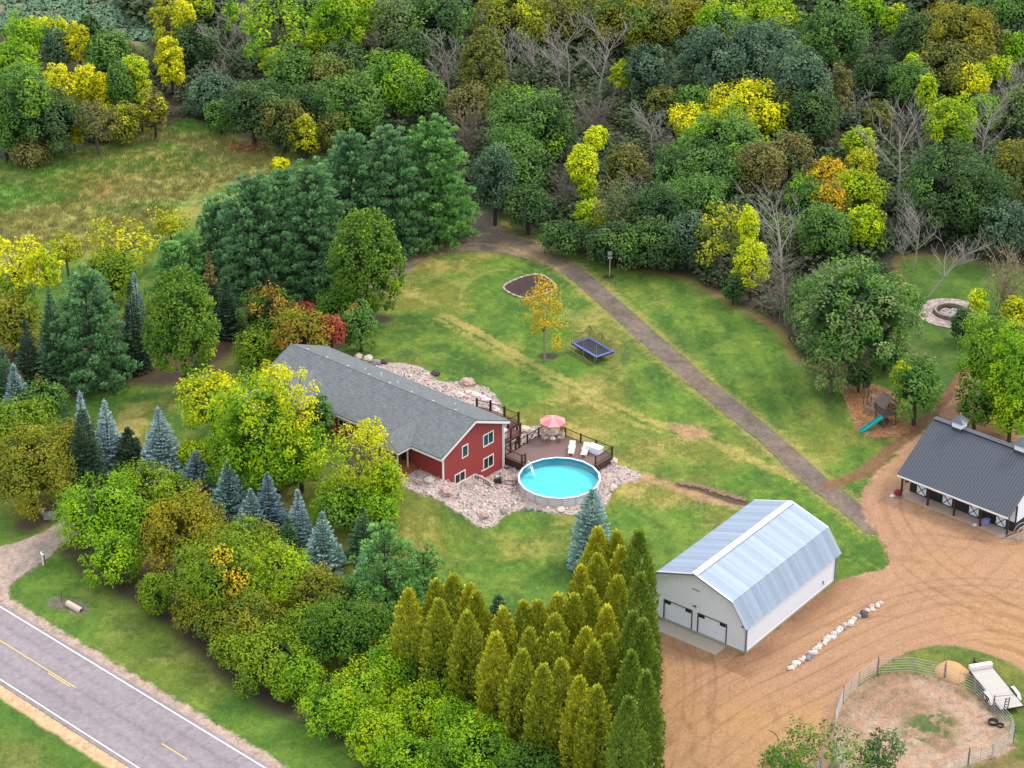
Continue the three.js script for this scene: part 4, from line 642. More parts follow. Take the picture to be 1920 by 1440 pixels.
// ---------------------------------------------------------------- stable
{
  const O = V3(38.47, 0, 23.82), t = thing('horse_stable', 'black and white horse stable with dark metal roof and two cupolas', 'stable', O, Math.atan2(-0.662, 0.749));
  const Q = (s, y, o) => V3(s, y, -o), L = 12.2, EO = -0.6, EY = 2.5, RO = 5.6, RY = 6.35, FO = 11.4, roofY = o => RY - Math.abs(o - RO) * (RY - EY) / (RO - EO), WO = 1.25;
  const roofC = mat('stableroof', [0.085, 0.098, 0.125], 0.45, { metalness: 0.25 }), rib = mat('stablerib', [0.065, 0.075, 0.10], 0.45, { metalness: 0.25 });
  const s0 = -0.28, s1 = L, roof = sub('roof', t), N = 41;
  for (let k = 0; k < N; k++) { const a = mix(s0, s1, k / N), b = mix(s0, s1, (k + 1) / N); part('roof_panel', slab(Q(b, RY, RO), Q(a, RY, RO), Q(a, EY, EO), Q(b, EY, EO), 0.03).translate(0, 0.03, 0), roofC, roof); }
  part('roof_panel', slab(Q(s0, RY, RO), Q(s1, RY, RO), Q(s1, EY, FO + 0.4), Q(s0, EY, FO + 0.4), 0.03).translate(0, 0.03, 0), roofC, roof);
  for (let k = 0; k <= N; k++) { const a = mix(s0, s1, k / N); part('rib', beam(Q(a, EY + 0.045, EO), Q(a, RY + 0.045, RO), 0.045, 0.045), rib, roof); }
  part('ridge_cap', [beam(Q(s0, RY + 0.07, RO - 0.15), Q(s1, RY + 0.07, RO - 0.15), 0.34, 0.03), beam(Q(s0, RY + 0.07, RO + 0.15), Q(s1, RY + 0.07, RO + 0.15), 0.34, 0.03)], roofC, roof);
  part('fascia', bx(s0, s1, EY - 0.12, EY + 0.03, -EO + 0.0, -EO + 0.05), M.trim, roof);
  part('barge_board', [beam(Q(s0 - 0.02, EY, EO), Q(s0 - 0.02, RY, RO), 0.05, 0.14), beam(Q(s1 + 0.02, EY, EO), Q(s1 + 0.02, RY, RO), 0.05, 0.14), beam(Q(s1 + 0.02, RY, RO), Q(s1 + 0.02, EY, FO + 0.4), 0.05, 0.14)], roofC, roof);
  for (const s of [0.0, 3.05, 6.02, 8.95, 11.9]) part('post', bx(s - 0.08, s + 0.08, 0, roofY(0) - 0.1, -0.08, 0.08), mat('postbrown', [0.035, 0.022, 0.02], 0.7), t);
  part('header', bx(-0.1, 12.0, roofY(0) - 0.3, roofY(0) - 0.08, -0.05, 0.05), M.black, t);
  const x0 = 0.2, doors = [[0.95, 2.2], [3.9, 5.15], [6.9, 8.15], [9.9, 11.15]];
  part('wall', [bx(x0, L - 0.2, 1.1, 3.4, -WO - 0.1, -WO)], M.white, t);
  part('wainscot', [bx(x0, L - 0.2, -0.05, 1.1, -WO - 0.1, -WO + 0.012)], M.black, t); part('sill_board', [bx(x0, L - 0.2, -0.03, 0.07, -WO + 0.012, -WO + 0.05)], M.galv, t);
  part('gable_wall', [poly([Q(L - 0.2, 1.0, WO), Q(L - 0.2, 1.0, FO), Q(L - 0.2, roofY(FO) - 0.05, FO), Q(L - 0.2, RY - 0.05, RO), Q(L - 0.2, roofY(WO) - 0.05, WO)], 0.08, V3(-1, 0, 0)), poly([Q(x0, 1.0, WO), Q(x0, 1.0, FO), Q(x0, roofY(FO) - 0.05, FO), Q(x0, RY - 0.05, RO), Q(x0, roofY(WO) - 0.05, WO)], 0.08, V3(1, 0, 0)), bx(x0, L - 0.2, 0, roofY(FO), -FO, -FO + 0.08)], M.white, t);
  part('gable_wainscot', [bx(L - 0.28, L - 0.17, -0.05, 1.0, -FO, -WO), bx(x0 - 0.02, x0 + 0.08, -0.05, 1.0, -FO, -WO)], M.black, t); part('corner_board', [bx(L - 0.26, L - 0.14, 1.0, roofY(3.2) - 0.05, -3.3, -3.12), bx(L - 0.26, L - 0.14, 1.0, 2.9, -WO - 0.12, -WO + 0.02)], M.black, t);
  for (const [a, b] of doors) {
    const d = sub('stall_door', t), z = -WO + 0.06, y0 = 0.12, y1 = 1.22;
    part('door_panel', bx(a + 0.08, b - 0.08, y0, y1, z - 0.05, z), M.white, d);
    part('door_frame', [bx(a, a + 0.08, 0, 2.3, z - 0.06, z + 0.03), bx(b - 0.1, b + 0.12, 0, 2.3, z - 0.06, z + 0.03), bx(a, b, y1, y1 + 0.1, z - 0.06, z + 0.03), bx(a + 0.08, b - 0.08, y0 - 0.05, y0 + 0.04, z, z + 0.03)], M.black, d);
    part('cross_brace', [beam(V3(a + 0.1, y0 + 0.04, z + 0.01), V3(b - 0.1, y1, z + 0.01), 0.05, 0.075), beam(V3(a + 0.1, y1, z + 0.012), V3(b - 0.1, y0 + 0.04, z + 0.012), 0.05, 0.075)], M.black, d);
    part('upper_opening', bx(a + 0.08, b - 0.08, y1 + 0.1, 2.3, z - 0.052, z - 0.03), M.dark, d);
  }
  for (const s of [2.55, 9.55]) {
    const k = sub('cupola', t), q = 0.52;
    part('base', bx(s - q, s + q, RY - 0.7, RY + 0.12, -RO - q, -RO + q), rib, k); part('box', bx(s - q - 0.01, s + q + 0.01, RY + 0.12, RY + 0.72, -RO - q - 0.01, -RO + q + 0.01), M.white, k);
    part('cap', new THREE.ConeGeometry(1.02, 0.72, 4, 1).rotateY(Math.PI / 4).translate(s, RY + 1.08, -RO), roofC, k); part('eave', bx(s - 0.7, s + 0.7, RY + 0.7, RY + 0.74, -RO - 0.7, -RO + 0.7), roofC, k); part('finial', new THREE.SphereGeometry(0.06, 8, 6).translate(s, RY + 1.48, -RO), M.galv, k);
  }
  const s = thing('stable_pavement', 'pinkish concrete walk under the stable overhang', 'pavement', O, Math.atan2(-0.662, 0.749)); for (let k = 0; k < 5; k++) part('slab', rbx(-0.2 + k * 2.5, 2.28 + k * 2.5, -0.1, 0.07, -WO, 0.32, 0.015), mat('pinkconc', [0.40, 0.31, 0.26], 0.9), s);
  const at = (a, y, o) => O.clone().add(V3(0.749 * a + 0.662 * o, y, 0.662 * a - 0.749 * o));
  const fp = thing('flower_pot', 'round crimson mum in a pot at the first stable post', 'flower pot', at(-0.15, 0, -0.35)), fr = rng(5), fl = [];
  for (let k = 0; k < 420; k++) { const a = fr() * 6.28, b = Math.acos(1 - fr() * 1.5), R = 0.34 + 0.05 * fr(); fl.push(new THREE.TetrahedronGeometry(0.05).translate(Math.sin(b) * Math.cos(a) * R, 0.42 + Math.cos(b) * R * 0.9, Math.sin(b) * Math.sin(a) * R)); }
  part('pot', new THREE.CylinderGeometry(0.22, 0.16, 0.25, 14).translate(0, 0.12, 0), M.conc, fp); part('bloom', [new THREE.SphereGeometry(0.31, 14, 10).translate(0, 0.42, 0), ...fl], mat('crimson', [0.28, 0.02, 0.045], 0.8), fp);
  solo('stone', rockGeo(71, 1, 0.6).scale(0.3, 0.3, 0.24), mat('rkw', [0.62, 0.56, 0.5], 0.9), 'white stone on the ground beside the crimson mum', 'stone').position.copy(at(-0.5, 0.08, -0.75));
  solo('stone', rockGeo(72, 1, 0.6).scale(0.26, 0.26, 0.2), mat('rkw'), 'white stone leaning at the fourth stable post', 'stone').position.copy(at(8.55, 0.12, -0.2));
  const bb = thing('feed_box', 'lavender blue plastic box between the last two stall doors', 'box', at(9.1, 0.07, 0.75), Math.atan2(-0.662, 0.749)); part('body', rbx(-0.38, 0.38, 0, 0.42, -0.28, 0.28, 0.05), mat('lavender', [0.25, 0.27, 0.58], 0.5), bb); part('lid', rbx(-0.1, 0.42, 0.42, 0.6, -0.3, 0.3, 0.05), mat('lavender'), bb);
  const hb = thing('hanging_basket', 'maroon flower basket hanging at the left end of the stable', 'flower basket', at(0.1, 1.35, 0.75)); part('basket', new THREE.SphereGeometry(0.2, 12, 6, 0, 6.3, 1.57, 1.57), M.galv, hb); part('bloom', Array.from({ length: 60 }, () => new THREE.TetrahedronGeometry(0.07).translate((fr() - 0.5) * 0.5, fr() * 0.28, (fr() - 0.5) * 0.5)), mat('maroon', [0.20, 0.05, 0.07], 0.8), hb); part('chain', bar(V3(0, 0, 0), V3(0, 1.3, 0), 0.01, 0.01, 4), M.galv, hb);
  const hf = thing('hay_feeder', 'round silver hay feeder ring leaning by the stable corner', 'hay feeder', at(13.4, 0.95, 0.4), 0.4), ring = [];
  for (const z of [-0.25, 0.25]) for (const r of [0.95, 0.5]) ring.push(new THREE.TorusGeometry(r, 0.035, 6, 32).translate(0, 0, z)); part('hoop', ring, M.galv, hf); part('bar', Array.from({ length: 14 }, (_, k) => { const a = k / 14 * 6.283; return bar(V3(Math.cos(a) * 0.5, Math.sin(a) * 0.5, -0.25), V3(Math.cos(a) * 0.95, Math.sin(a) * 0.95, 0.25), 0.022); }), M.galv, hf);
  solo('log', bar(at(12.0, 0.3, -0.2), at(13.1, 0.95, 0.9), 0.11), mat('logbrown', [0.2, 0.11, 0.07], 0.9), 'reddish brown pole leaning from the last stable post', 'log');
}
// ---------------------------------------------------------------- round pen, trailer, sand heap
{
  const t = thing('round_pen', 'round corral of grey pipe panels on trampled ground', 'corral');
  const P = [[1590, 1490], [1567, 1420], [1565, 1365], [1580, 1320], [1610, 1287], [1645, 1265], [1707, 1262], [1771, 1275], [1826, 1300], [1862, 1338], [1894, 1372], [1900, 1395], [1860, 1425], [1815, 1437], [1760, 1480]].map(([x, y]) => spot(x, y));
  for (let k = 0; k + 1 < P.length; k++) { const a = P[k], b = P[k + 1], g = sub('fence_panel', t), at = (f, y) => a.clone().lerp(b, f).setY(y); for (let j = 0; j < 6; j++) part('rail', bar(at(0, 0.25 + j * 0.27), at(1, 0.25 + j * 0.27), 0.024, 0.024, 5), M.galv, g); part('upright', [bar(at(0.03, 0.05), at(0.03, 1.62), 0.03, 0.03, 5), bar(at(0.97, 0.05), at(0.97, 1.62), 0.03, 0.03, 5), bar(at(0.5, 0.25), at(0.5, 1.6), 0.022, 0.022, 5)], M.galv, g); if (k % 2) part('post', bar(at(0, 0), at(0, 1.9), 0.045, 0.045, 6), mat('pinpost', [0.12, 0.115, 0.12], 0.7), g); }
}
{
  const A = V3(39.81, 0, 55.24), B = V3(41.62, 0, 54.23), D = V3(41.39, 0, 60.91), ax = D.clone().sub(A).normalize(), t = thing('flatbed_trailer', 'white flatbed trailer with wooden deck parked beside the round pen', 'trailer', A.clone().lerp(B, 0.5), Math.atan2(ax.x, ax.z));
  const L = 5.9, w = 1.05, y = 0.72, white = mat('trailerwhite', [0.74, 0.73, 0.72], 0.55), plank = mat('greyplank', [0.62, 0.58, 0.56], 0.9, { map: woodTex });
  for (let k = 0; k < 12; k++) part('plank', bx(-w + k * 0.175 + 0.004, -w + (k + 1) * 0.175 - 0.004, y - 0.05, y, 0.05, L), plank, t);
  part('frame', [bx(-w - 0.06, -w, y - 0.2, y + 0.02, 0, L), bx(w, w + 0.06, y - 0.2, y + 0.02, 0, L), bx(-w, w, y - 0.2, y - 0.06, 0, 0.1), bx(-w, w, y - 0.2, y - 0.06, L - 0.1, L)], M.black, t);
  part('headboard', rbx(-w, w, y + 0.02, y + 0.42, -0.35, 0.12, 0.03), white, t);
  part('tongue', [beam(V3(-0.7, y - 0.15, 0), V3(0, y - 0.15, -1.5), 0.1, 0.12), beam(V3(0.7, y - 0.15, 0), V3(0, y - 0.15, -1.5), 0.1, 0.12), bar(V3(0, 0.05, -1.35), V3(0, 1.0, -1.35), 0.05)], M.black, t);
  for (const s of [-1, 1]) {
    for (const z of [3.5, 4.35]) { const g = sub('wheel', t); part('tyre', new THREE.TorusGeometry(0.27, 0.1, 8, 20).rotateY(Math.PI / 2).translate(s * (w + 0.22), 0.36, z), M.dark, g); part('rim', new THREE.CylinderGeometry(0.2, 0.2, 0.12, 16).rotateZ(Math.PI / 2).translate(s * (w + 0.22), 0.36, z), white, g); }
    const arc = []; for (let k = 0; k <= 10; k++) { const f = k / 10, z = mix(3.0, 4.85, f), h = 0.5 + 0.42 * Math.min(1, Math.sin(f * Math.PI) * 1.7); arc.push(V3(0, h, z)); }
    const gs = []; for (let k = 0; k < 10; k++) gs.push(slab(arc[k].clone().setX(s * (w + 0.08)), arc[k].clone().setX(s * (w + 0.38)), arc[k + 1].clone().setX(s * (w + 0.38)), arc[k + 1].clone().setX(s * (w + 0.08)), 0.02)); part('fender', gs, white, t);
  }
  const r = sub('ramp', t); part('side_bar', [bar(V3(-0.75, y, L), V3(-0.75, y + 1.2, L + 0.15), 0.04), bar(V3(-0.4, y, L), V3(-0.4, y + 1.2, L + 0.15), 0.04)], M.black, r); part('rung', [0.15, 0.45, 0.75, 1.05].map(h => bar(V3(-0.75, y + h, L + h * 0.12), V3(-0.4, y + h, L + h * 0.12), 0.035)), M.black, r); part('strap', bar(V3(-1.0, y + 0.4, 4.6), V3(1.0, y + 0.4, 4.8), 0.02), M.black, t);
  const sh = spot(1783, 1262), g = new THREE.SphereGeometry(1, 32, 12, 0, 6.3, 0, 1.57), p = g.attributes.position; for (let i = 0; i < p.count; i++) { const a = Math.atan2(p.getZ(i), p.getX(i)), h = p.getY(i), k = 1 + 0.14 * (noise(Math.cos(a) * 2 + 5, Math.sin(a) * 2 + 5) - 0.5) * 2; p.setXYZ(i, p.getX(i) * 1.62 * k, (h ** 1.15) * 0.68 * (1 + 0.25 * (noise(p.getX(i) * 3 + 9, p.getZ(i) * 3) - 0.5)) - 0.03, p.getZ(i) * 1.55 * k); } g.computeVertexNormals();
  const sand = grain(61, 128, (u, v, i, j) => 0.85 + 0.3 * (hash2(i, j) - 0.5) + 0.2 * (fbm(u * 12, v * 12, 2) - 0.5)); sand.repeat.set(6, 3);
  solo('sand_heap', g, mat('sand', [0.62, 0.36, 0.16], 0.95, { map: sand }), 'heap of orange sand between the corral and the trailer', 'sand heap').position.copy(sh);
  for (const [x, y, s, l] of [[1862, 1358, 0.42, 'larger black rubber tub inside the corral'], [1876, 1363, 0.27, 'smaller black rubber tub beside the larger one']]) { const q = thing('rubber_tub', l, 'tub', spot(x, y)); part('bowl', new THREE.LatheGeometry([[0, 0.03], [0.7, 0.03], [0.95, 0.75], [1.05, 0.75], [0.8, 0], [0, 0]].map(v => new THREE.Vector2(v[0] * s, v[1] * s)), 20), M.dark, q); part('rim', new THREE.TorusGeometry(s, 0.04, 6, 20).rotateX(Math.PI / 2).translate(0, 0.75 * s, 0), M.black, q); }
  solo('fallen_branch', tube([[1442, 1370], [1450, 1373], [1457, 1380], [1460, 1386]].map(([x, y]) => spot(x, y, 0.06)), 0.035), mat('twig', [0.14, 0.08, 0.06], 0.9), 'curved brown stick lying alone on the orange dirt', 'stick');
}
// ---------------------------------------------------------------- trampoline
{
  const c = [[160, 770], [650, 600], [1310, 1000], [850, 1160]].map(([x, y]) => spot(1060 + x / 14.4, 590 + y / 14.4, 0.95)), o = c[0].clone().add(c[1]).add(c[2]).add(c[3]).multiplyScalar(0.25), ax = c[2].clone().sub(c[1]).add(c[3]).sub(c[0]).normalize();
  const t = thing('trampoline', 'rectangular blue edged trampoline with sagging black safety net', 'trampoline', o.setY(0), Math.atan2(-ax.z, ax.x)), L = 2.25, W = 1.28, y = 0.95;
  const blue = mat('padblue', [0.10, 0.15, 0.42], 0.5), net = mat('net', [0.012, 0.014, 0.014], 0.9);
  part('mat', bx(-L + 0.3, L - 0.3, y - 0.02, y, -W + 0.3, W - 0.3), mat('bounce', [0.018, 0.019, 0.035], 0.6), t);
  for (const [a, b, d, e] of [[-L, L, -W, -W + 0.3], [-L, L, W - 0.3, W], [-L, -L + 0.3, -W + 0.3, W - 0.3], [L - 0.3, L, -W + 0.3, W - 0.3]]) part('pad', rbx(a, b, y, y + 0.06, d, e, 0.03), blue, t);
  part('rim', [bx(-L, L, y - 0.14, y, -W, -W + 0.05), bx(-L, L, y - 0.14, y, W - 0.05, W), bx(-L, -L + 0.05, y - 0.14, y, -W, W), bx(L - 0.05, L, y - 0.14, y, -W, W)], mat('darkblue', [0.02, 0.03, 0.13], 0.6), t);
  for (const [sx, sz] of [[-1, 1], [1, 1], [-1, -1], [1, -1]]) part('leg', tube([V3(sx * L * 0.85, y - 0.05, sz * W), V3(sx * L * 0.85, 0.12, sz * W), V3(sx * L * 0.65, 0.04, sz * W), V3(sx * L * 0.15, 0.04, sz * W), V3(sx * L * 0.02, 0.2, sz * W), V3(sx * L * 0.02, y - 0.05, sz * W)], 0.032, 30), M.steel, t);
  const poles = [[-L, -W], [0, -W], [L, -W], [L, W], [0, W], [-L, W]]; for (const [x, z] of poles) part('pole', bar(V3(x, y - 0.3, z), V3(x * 0.98, y + 1.55, z * 0.98), 0.03), M.steel, t);
  const ns = []; for (let k = 0; k < 3; k++) { const [a, b] = [poles[k === 2 ? 5 : k], poles[k === 2 ? 0 : k + 1]]; for (let i = 0; i < 26; i++) { const f = i / 26, x = mix(a[0], b[0], f) * 0.9, z = mix(a[1], b[1], f) * 0.9, top = y + 1.5 - 0.5 * Math.sin(f * Math.PI); ns.push(bar(V3(x, y + 0.04, z), V3(x, top, z), 0.007, 0.007, 3)); } for (let j = 0; j < 14; j++) { let q = null; for (let i = 0; i <= 8; i++) { const f = i / 8, top = y + 1.5 - 0.5 * Math.sin(f * Math.PI), v = V3(mix(a[0], b[0], f) * 0.9, mix(y + 0.04, top, j / 13), mix(a[1], b[1], f) * 0.9); if (q) ns.push(bar(q, v, j === 13 ? 0.02 : 0.007, j === 13 ? 0.02 : 0.007, 3)); q = v; } } }
  part('safety_net', ns, net, t);
}
// ---------------------------------------------------------------- smaller things about the yard
{ const p = spot(1143, 518), t = thing('bird_feeder', 'pale bird feeder stack on a tall thin post', 'bird feeder', p); part('post', bar(V3(0, 0, 0), V3(0, 2.4, 0), 0.05), mat('palepost', [0.5, 0.46, 0.44], 0.8), t); for (let k = 0; k < 3; k++) part('tray', rbx(-0.26, 0.26, 2.4 + k * 0.26, 2.54 + k * 0.26, -0.22, 0.22, 0.02), k % 2 ? M.weathered : mat('palepost'), t); part('roof', new THREE.ConeGeometry(0.36, 0.18, 4).rotateY(0.78).translate(0, 3.2, 0), M.weathered, t); }
{ const ring = smoothLoop([[944, 541], [972, 523], [1010, 516], [1042, 540], [1018, 553], [985, 560]].map(p => spot(...p)), true), c = new THREE.CatmullRomCurve3(ring, true), n = 62, t = thing('garden_edging', 'ring of pale stones edging the dark garden bed', 'edging'), r = rng(6); for (let k = 0; k < n; k++) { const p = c.getPointAt(k / n); part('edging_stone', rockGeo(k % 9 + 200, 1, 0.7).scale(0.17, 0.17, 0.14).rotateY(k).translate(p.x, 0.1, p.z), k % 3 ? mat('rkpink', [0.42, 0.32, 0.28], 0.9) : mat('rkpale', [0.52, 0.46, 0.42], 0.9), t); } }
{
  const c = spot(1783, 588), t = thing('fire_pit', 'round stone fire pit ringed by pinkish pavers', 'fire pit', c), r = rng(8), pv = [mat('pv1', [0.42, 0.33, 0.31], 0.9), mat('pv2', [0.33, 0.25, 0.24], 0.9), mat('pv3', [0.48, 0.41, 0.38], 0.9)];
  for (let j = 0; j < 7; j++) { const R = 2.15 + j * 0.27, n = Math.round(R * 6.283 / 0.62); for (let k = 0; k < n; k++) if (j * 50 + k < 1e9) { const a = (k + (j % 2) * 0.5) / n * 6.283; part('paver', bx(-0.29, 0.29, 0, 0.06 + 0.012 * r(), -0.125, 0.125).rotateY(-a + Math.PI / 2).translate(Math.cos(a) * R, 0.03, Math.sin(a) * R), pv[r() * 3 | 0], t); } }
  const st = [mat('fp1', [0.16, 0.12, 0.10], 0.9), mat('fp2', [0.24, 0.19, 0.16], 0.9)];
  for (let j = 0; j < 2; j++) for (let k = 0; k < 26; k++) { const a = (k + j * 0.5) / 26 * 6.283; part('wall_stone', rbx(-0.21, 0.21, 0.06 + j * 0.2, 0.25 + j * 0.2, -0.14, 0.14, 0.03).rotateY(-a + Math.PI / 2).translate(Math.cos(a) * 1.78, 0, Math.sin(a) * 1.78), st[r() * 2 | 0], t); }
  part('cap', new THREE.TorusGeometry(1.78, 0.13, 4, 40).rotateX(Math.PI / 2).scale(1, 0.4, 1).translate(0, 0.5, 0), pv[0], t); part('ash', Array.from({ length: 90 }, (_, k) => rockGeo(k % 7 + 300, 0, 0.5).scale(0.2, 0.16, 0.2).translate((r() - 0.5) * 2.4, 0.1, (r() - 0.5) * 2.4)).filter(g => { g.computeBoundingSphere(); const q = g.boundingSphere.center; return Math.hypot(q.x, q.z) < 1.45; }), mat('ash', [0.34, 0.32, 0.32], 0.95), t);
}
{
  const t = thing('playset', 'weathered wooden climbing frame with a turquoise slide', 'playset', spot(1660, 796)), o = t.position, L = (x, y, h) => spot(x, y, h).sub(o), wd = M.weathered, dk = mat('darkwood', [0.105, 0.08, 0.072], 0.9);
  const tw = Math.atan2(-0.55, 0.85), rot = (x, y, z) => V3(x, y, z).applyAxisAngle(V3(0, 1, 0), -1.12), B = (x0, x1, y0, y1, z0, z1) => bx(x0, x1, y0, y1, z0, z1).rotateY(-1.12);
  const tower = sub('tower', t);
  for (const [x, z] of [[-0.75, 0.75], [0.75, 0.75], [-0.75, -0.75], [0.75, -0.75]]) part('post', B(x - 0.06, x + 0.06, 0, 2.6, z - 0.06, z + 0.06), dk, tower);
  part('floor', B(-0.8, 0.8, 1.3, 1.38, -0.8, 0.8), wd, tower); for (const z of [-0.78, 0.78]) for (const y of [1.6, 1.85, 2.1]) part('plank', B(-0.8, 0.8, y, y + 0.14, z - 0.02, z + 0.02), dk, tower); for (const y of [1.6, 1.85, 2.1]) part('plank', B(0.76, 0.8, y, y + 0.14, -0.8, 0.8), dk, tower);
  for (const s of [-1, 1]) for (let k = 0; k < 6; k++) part('roof_plank', [beam(rot(-0.95, mix(3.45, 2.5, (k + 0.5) / 6), s * mix(0.05, 0.95, (k + 0.5) / 6)), rot(0.95, mix(3.45, 2.5, (k + 0.5) / 6), s * mix(0.05, 0.95, (k + 0.5) / 6)), 0.03, 0.23)], mat('roofplank', [0.27, 0.22, 0.20], 0.9, { map: woodTex }), tower);
  part('climb_step', [0.35, 0.7, 1.05].map(y => B(-0.6, 0.6, y, y + 0.07, 0.75, 0.95)), dk, tower); part('seat', B(-0.3, 0.8, 0.55, 0.62, -0.3, 0.3), dk, tower);
  const sl = sub('slide', t), teal = mat('teal', [0.0, 0.40, 0.38], 0.35), a = L(1655, 782, 1.35), b = L(1646, 788, 1.0), c1 = L(1632, 798, 0.55), d = L(1621, 806, 0.2), e = L(1614, 809, 0.14), crv = new THREE.CatmullRomCurve3([a, b, c1, d, e]), g = [];
  const sd = d.clone().sub(a).setY(0).normalize(), sx = V3(-sd.z, 0, sd.x); for (let k = 0; k < 16; k++) { const p = crv.getPoint(k / 16), q = crv.getPoint((k + 1) / 16), o2 = (v, s, h) => v.clone().addScaledVector(sx, s).add(V3(0, h, 0)); g.push(slab(o2(p, -0.25, 0), o2(p, 0.25, 0), o2(q, 0.25, 0), o2(q, -0.25, 0), 0.04)); for (const s of [-0.27, 0.27]) g.push(slab(o2(p, s, 0.16), o2(q, s, 0.16), o2(q, s, -0.05), o2(p, s, -0.05), 0.05)); } part('chute', g, teal, sl); part('foot', bar(e.clone().setY(0), e.clone().setY(0.12), 0.05), M.dark, sl);
  const mb = sub('monkey_bars', t), m0 = L(1655, 757, 2.35), m1 = L(1637, 739, 2.35), sv = m1.clone().sub(m0).normalize(), sw = V3(-sv.z, 0, sv.x).multiplyScalar(0.35); for (const s of [-1, 1]) part('side_beam', beam(m0.clone().addScaledVector(sw, s), m1.clone().addScaledVector(sw, s), 0.07, 0.1), wd, mb); for (let k = 0; k <= 7; k++) { const p = m0.clone().lerp(m1, k / 7); part('rung', bar(p.clone().sub(sw), p.clone().add(sw), 0.035), mat('palewood', [0.42, 0.37, 0.33], 0.85), mb); }
  const ef = sub('end_frame', t); for (const [x, y, h] of [[1619, 757, 2.5], [1626, 765, 2.5], [1632, 770, 2.4], [1640, 768, 2.4], [1628, 745, 2.7], [1643, 778, 1.2]]) { const p = L(x, y, 0); part('post', bar(p, p.clone().setY(h), 0.055), dk, ef); }
  part('ledge', [beam(L(1619, 757, 2.5).setY(2.45), L(1640, 768, 2.4).setY(2.4), 0.09, 0.09), beam(L(1628, 745, 2.7).setY(2.5), L(1640, 768, 2.4).setY(2.4), 0.09, 0.09), beam(L(1619, 773, 0).setY(0), L(1636, 745, 2.3).setY(2.2), 0.08, 0.06), beam(L(1626, 765, 1).setY(1.2), L(1643, 772, 1.2).setY(1.2), 0.5, 0.06), beam(L(1626, 765, 0.6).setY(0.6), L(1640, 770, 0.6).setY(0.6), 0.4, 0.06)], wd, ef);
}
{ const t = thing('mailbox', 'white mailbox on a white post beside the drive mouth', 'mailbox', spot(81, 1060), 0.5); part('post', rbx(-0.07, 0.07, 0, 1.15, -0.07, 0.07, 0.02), M.trim, t); part('box', new THREE.CapsuleGeometry(0.14, 0.35, 4, 12).rotateX(Math.PI / 2).translate(-0.02, 1.3, 0.05), M.trim, t); part('paper_tube', rbx(-0.02, 0.2, 1.36, 1.55, -0.1, 0.22, 0.03), mat('slateblue', [0.22, 0.30, 0.36], 0.6), t); part('back_post', bar(V3(0.16, 0, -0.05), V3(0.16, 1.55, -0.05), 0.05), mat('darkpost', [0.06, 0.07, 0.09], 0.8), t); }
{ const a = spot(126, 1131, 0.25), b = spot(152, 1146, 0.08), t = thing('culvert_pipe', 'concrete culvert pipe end sticking out of the roadside ditch', 'culvert', a), d = b.clone().sub(a); const g = new THREE.CylinderGeometry(0.3, 0.3, d.length(), 18, 1, true).translate(0, d.length() / 2, 0); const g2 = new THREE.CylinderGeometry(0.24, 0.24, d.length(), 18, 1, true).translate(0, d.length() / 2, 0); for (const q of [g, g2]) q.applyQuaternion(new THREE.Quaternion().setFromUnitVectors(V3(0, 1, 0), d.clone().normalize())); part('barrel', [g, g2], mat('pipeconc', [0.55, 0.47, 0.40], 0.9), t); part('mouth', new THREE.SphereGeometry(0.25, 14, 8).translate(d.x * 0.04, d.y * 0.04, d.z * 0.04), M.black, t); }
{ const t = thing('marker_post', 'dark stake marking the culvert end in the verge', 'post', spot(116, 1129)); part('stake', bar(V3(0, 0, 0), V3(0, 1.15, 0), 0.035), mat('darkpost'), t); part('cap', new THREE.SphereGeometry(0.05, 8, 6).translate(0, 1.15, 0), mat('darkpost'), t); }
{ const t = thing('yard_sign', 'small white sign under the maple by the drive mouth', 'sign', spot(80, 966), 0.3); part('board', rbx(-0.16, 0.16, 0.3, 0.75, -0.02, 0.02, 0.01), M.trim, t); part('stake', bar(V3(0, 0, 0), V3(0, 0.4, 0), 0.02), M.galv, t); }
{ // soil thrown up along the trench
  const c = new THREE.CatmullRomCurve3([[1268, 911], [1310, 917], [1350, 930], [1394, 943]].map(([x, y]) => spot(x, y))), r = rng(23), gs = []; for (let k = 0; k < 150; k++) { const p = c.getPointAt(r()), s = 0.10 + 0.2 * r(); gs.push(rockGeo(k % 11 + 400, 0, 0.6).scale(s, s * 0.8, s).rotateY(k).translate(p.x + (r() - 0.5) * 0.5 + 0.2, 0.05, p.z - 0.45 + (r() - 0.5) * 0.4)); }
  const m = solo('soil_bank', gs, mat('spoil', [0.22, 0.145, 0.10], 0.95), 'loose brown soil thrown up along the narrow trench'); m.userData.kind = 'stuff';
}
{ // brush heap at the meadow's end
  const t = thing('brush_pile', 'heap of rusty brown sticks at the end of the meadow', 'brush pile', spot(465, 282)), r = rng(29), a = [], b = []; for (let k = 0; k < 170; k++) { const p = V3((r() - 0.5) * 5.2, r() * 0.8, (r() - 0.5) * 2.6), d = V3(r() - 0.5, (r() - 0.3) * 0.5, r() - 0.5).normalize().multiplyScalar(0.6 + r() * 1.1); (k % 4 ? a : b).push(bar(p, p.clone().add(d), 0.03 + 0.03 * r(), 0.02, 4)); } part('stick', a, mat('rusty', [0.34, 0.14, 0.06], 0.95), t).userData.kind = 'stuff'; part('pale_stick', b, mat('tanstick', [0.46, 0.30, 0.17], 0.95), t).userData.kind = 'stuff';
}
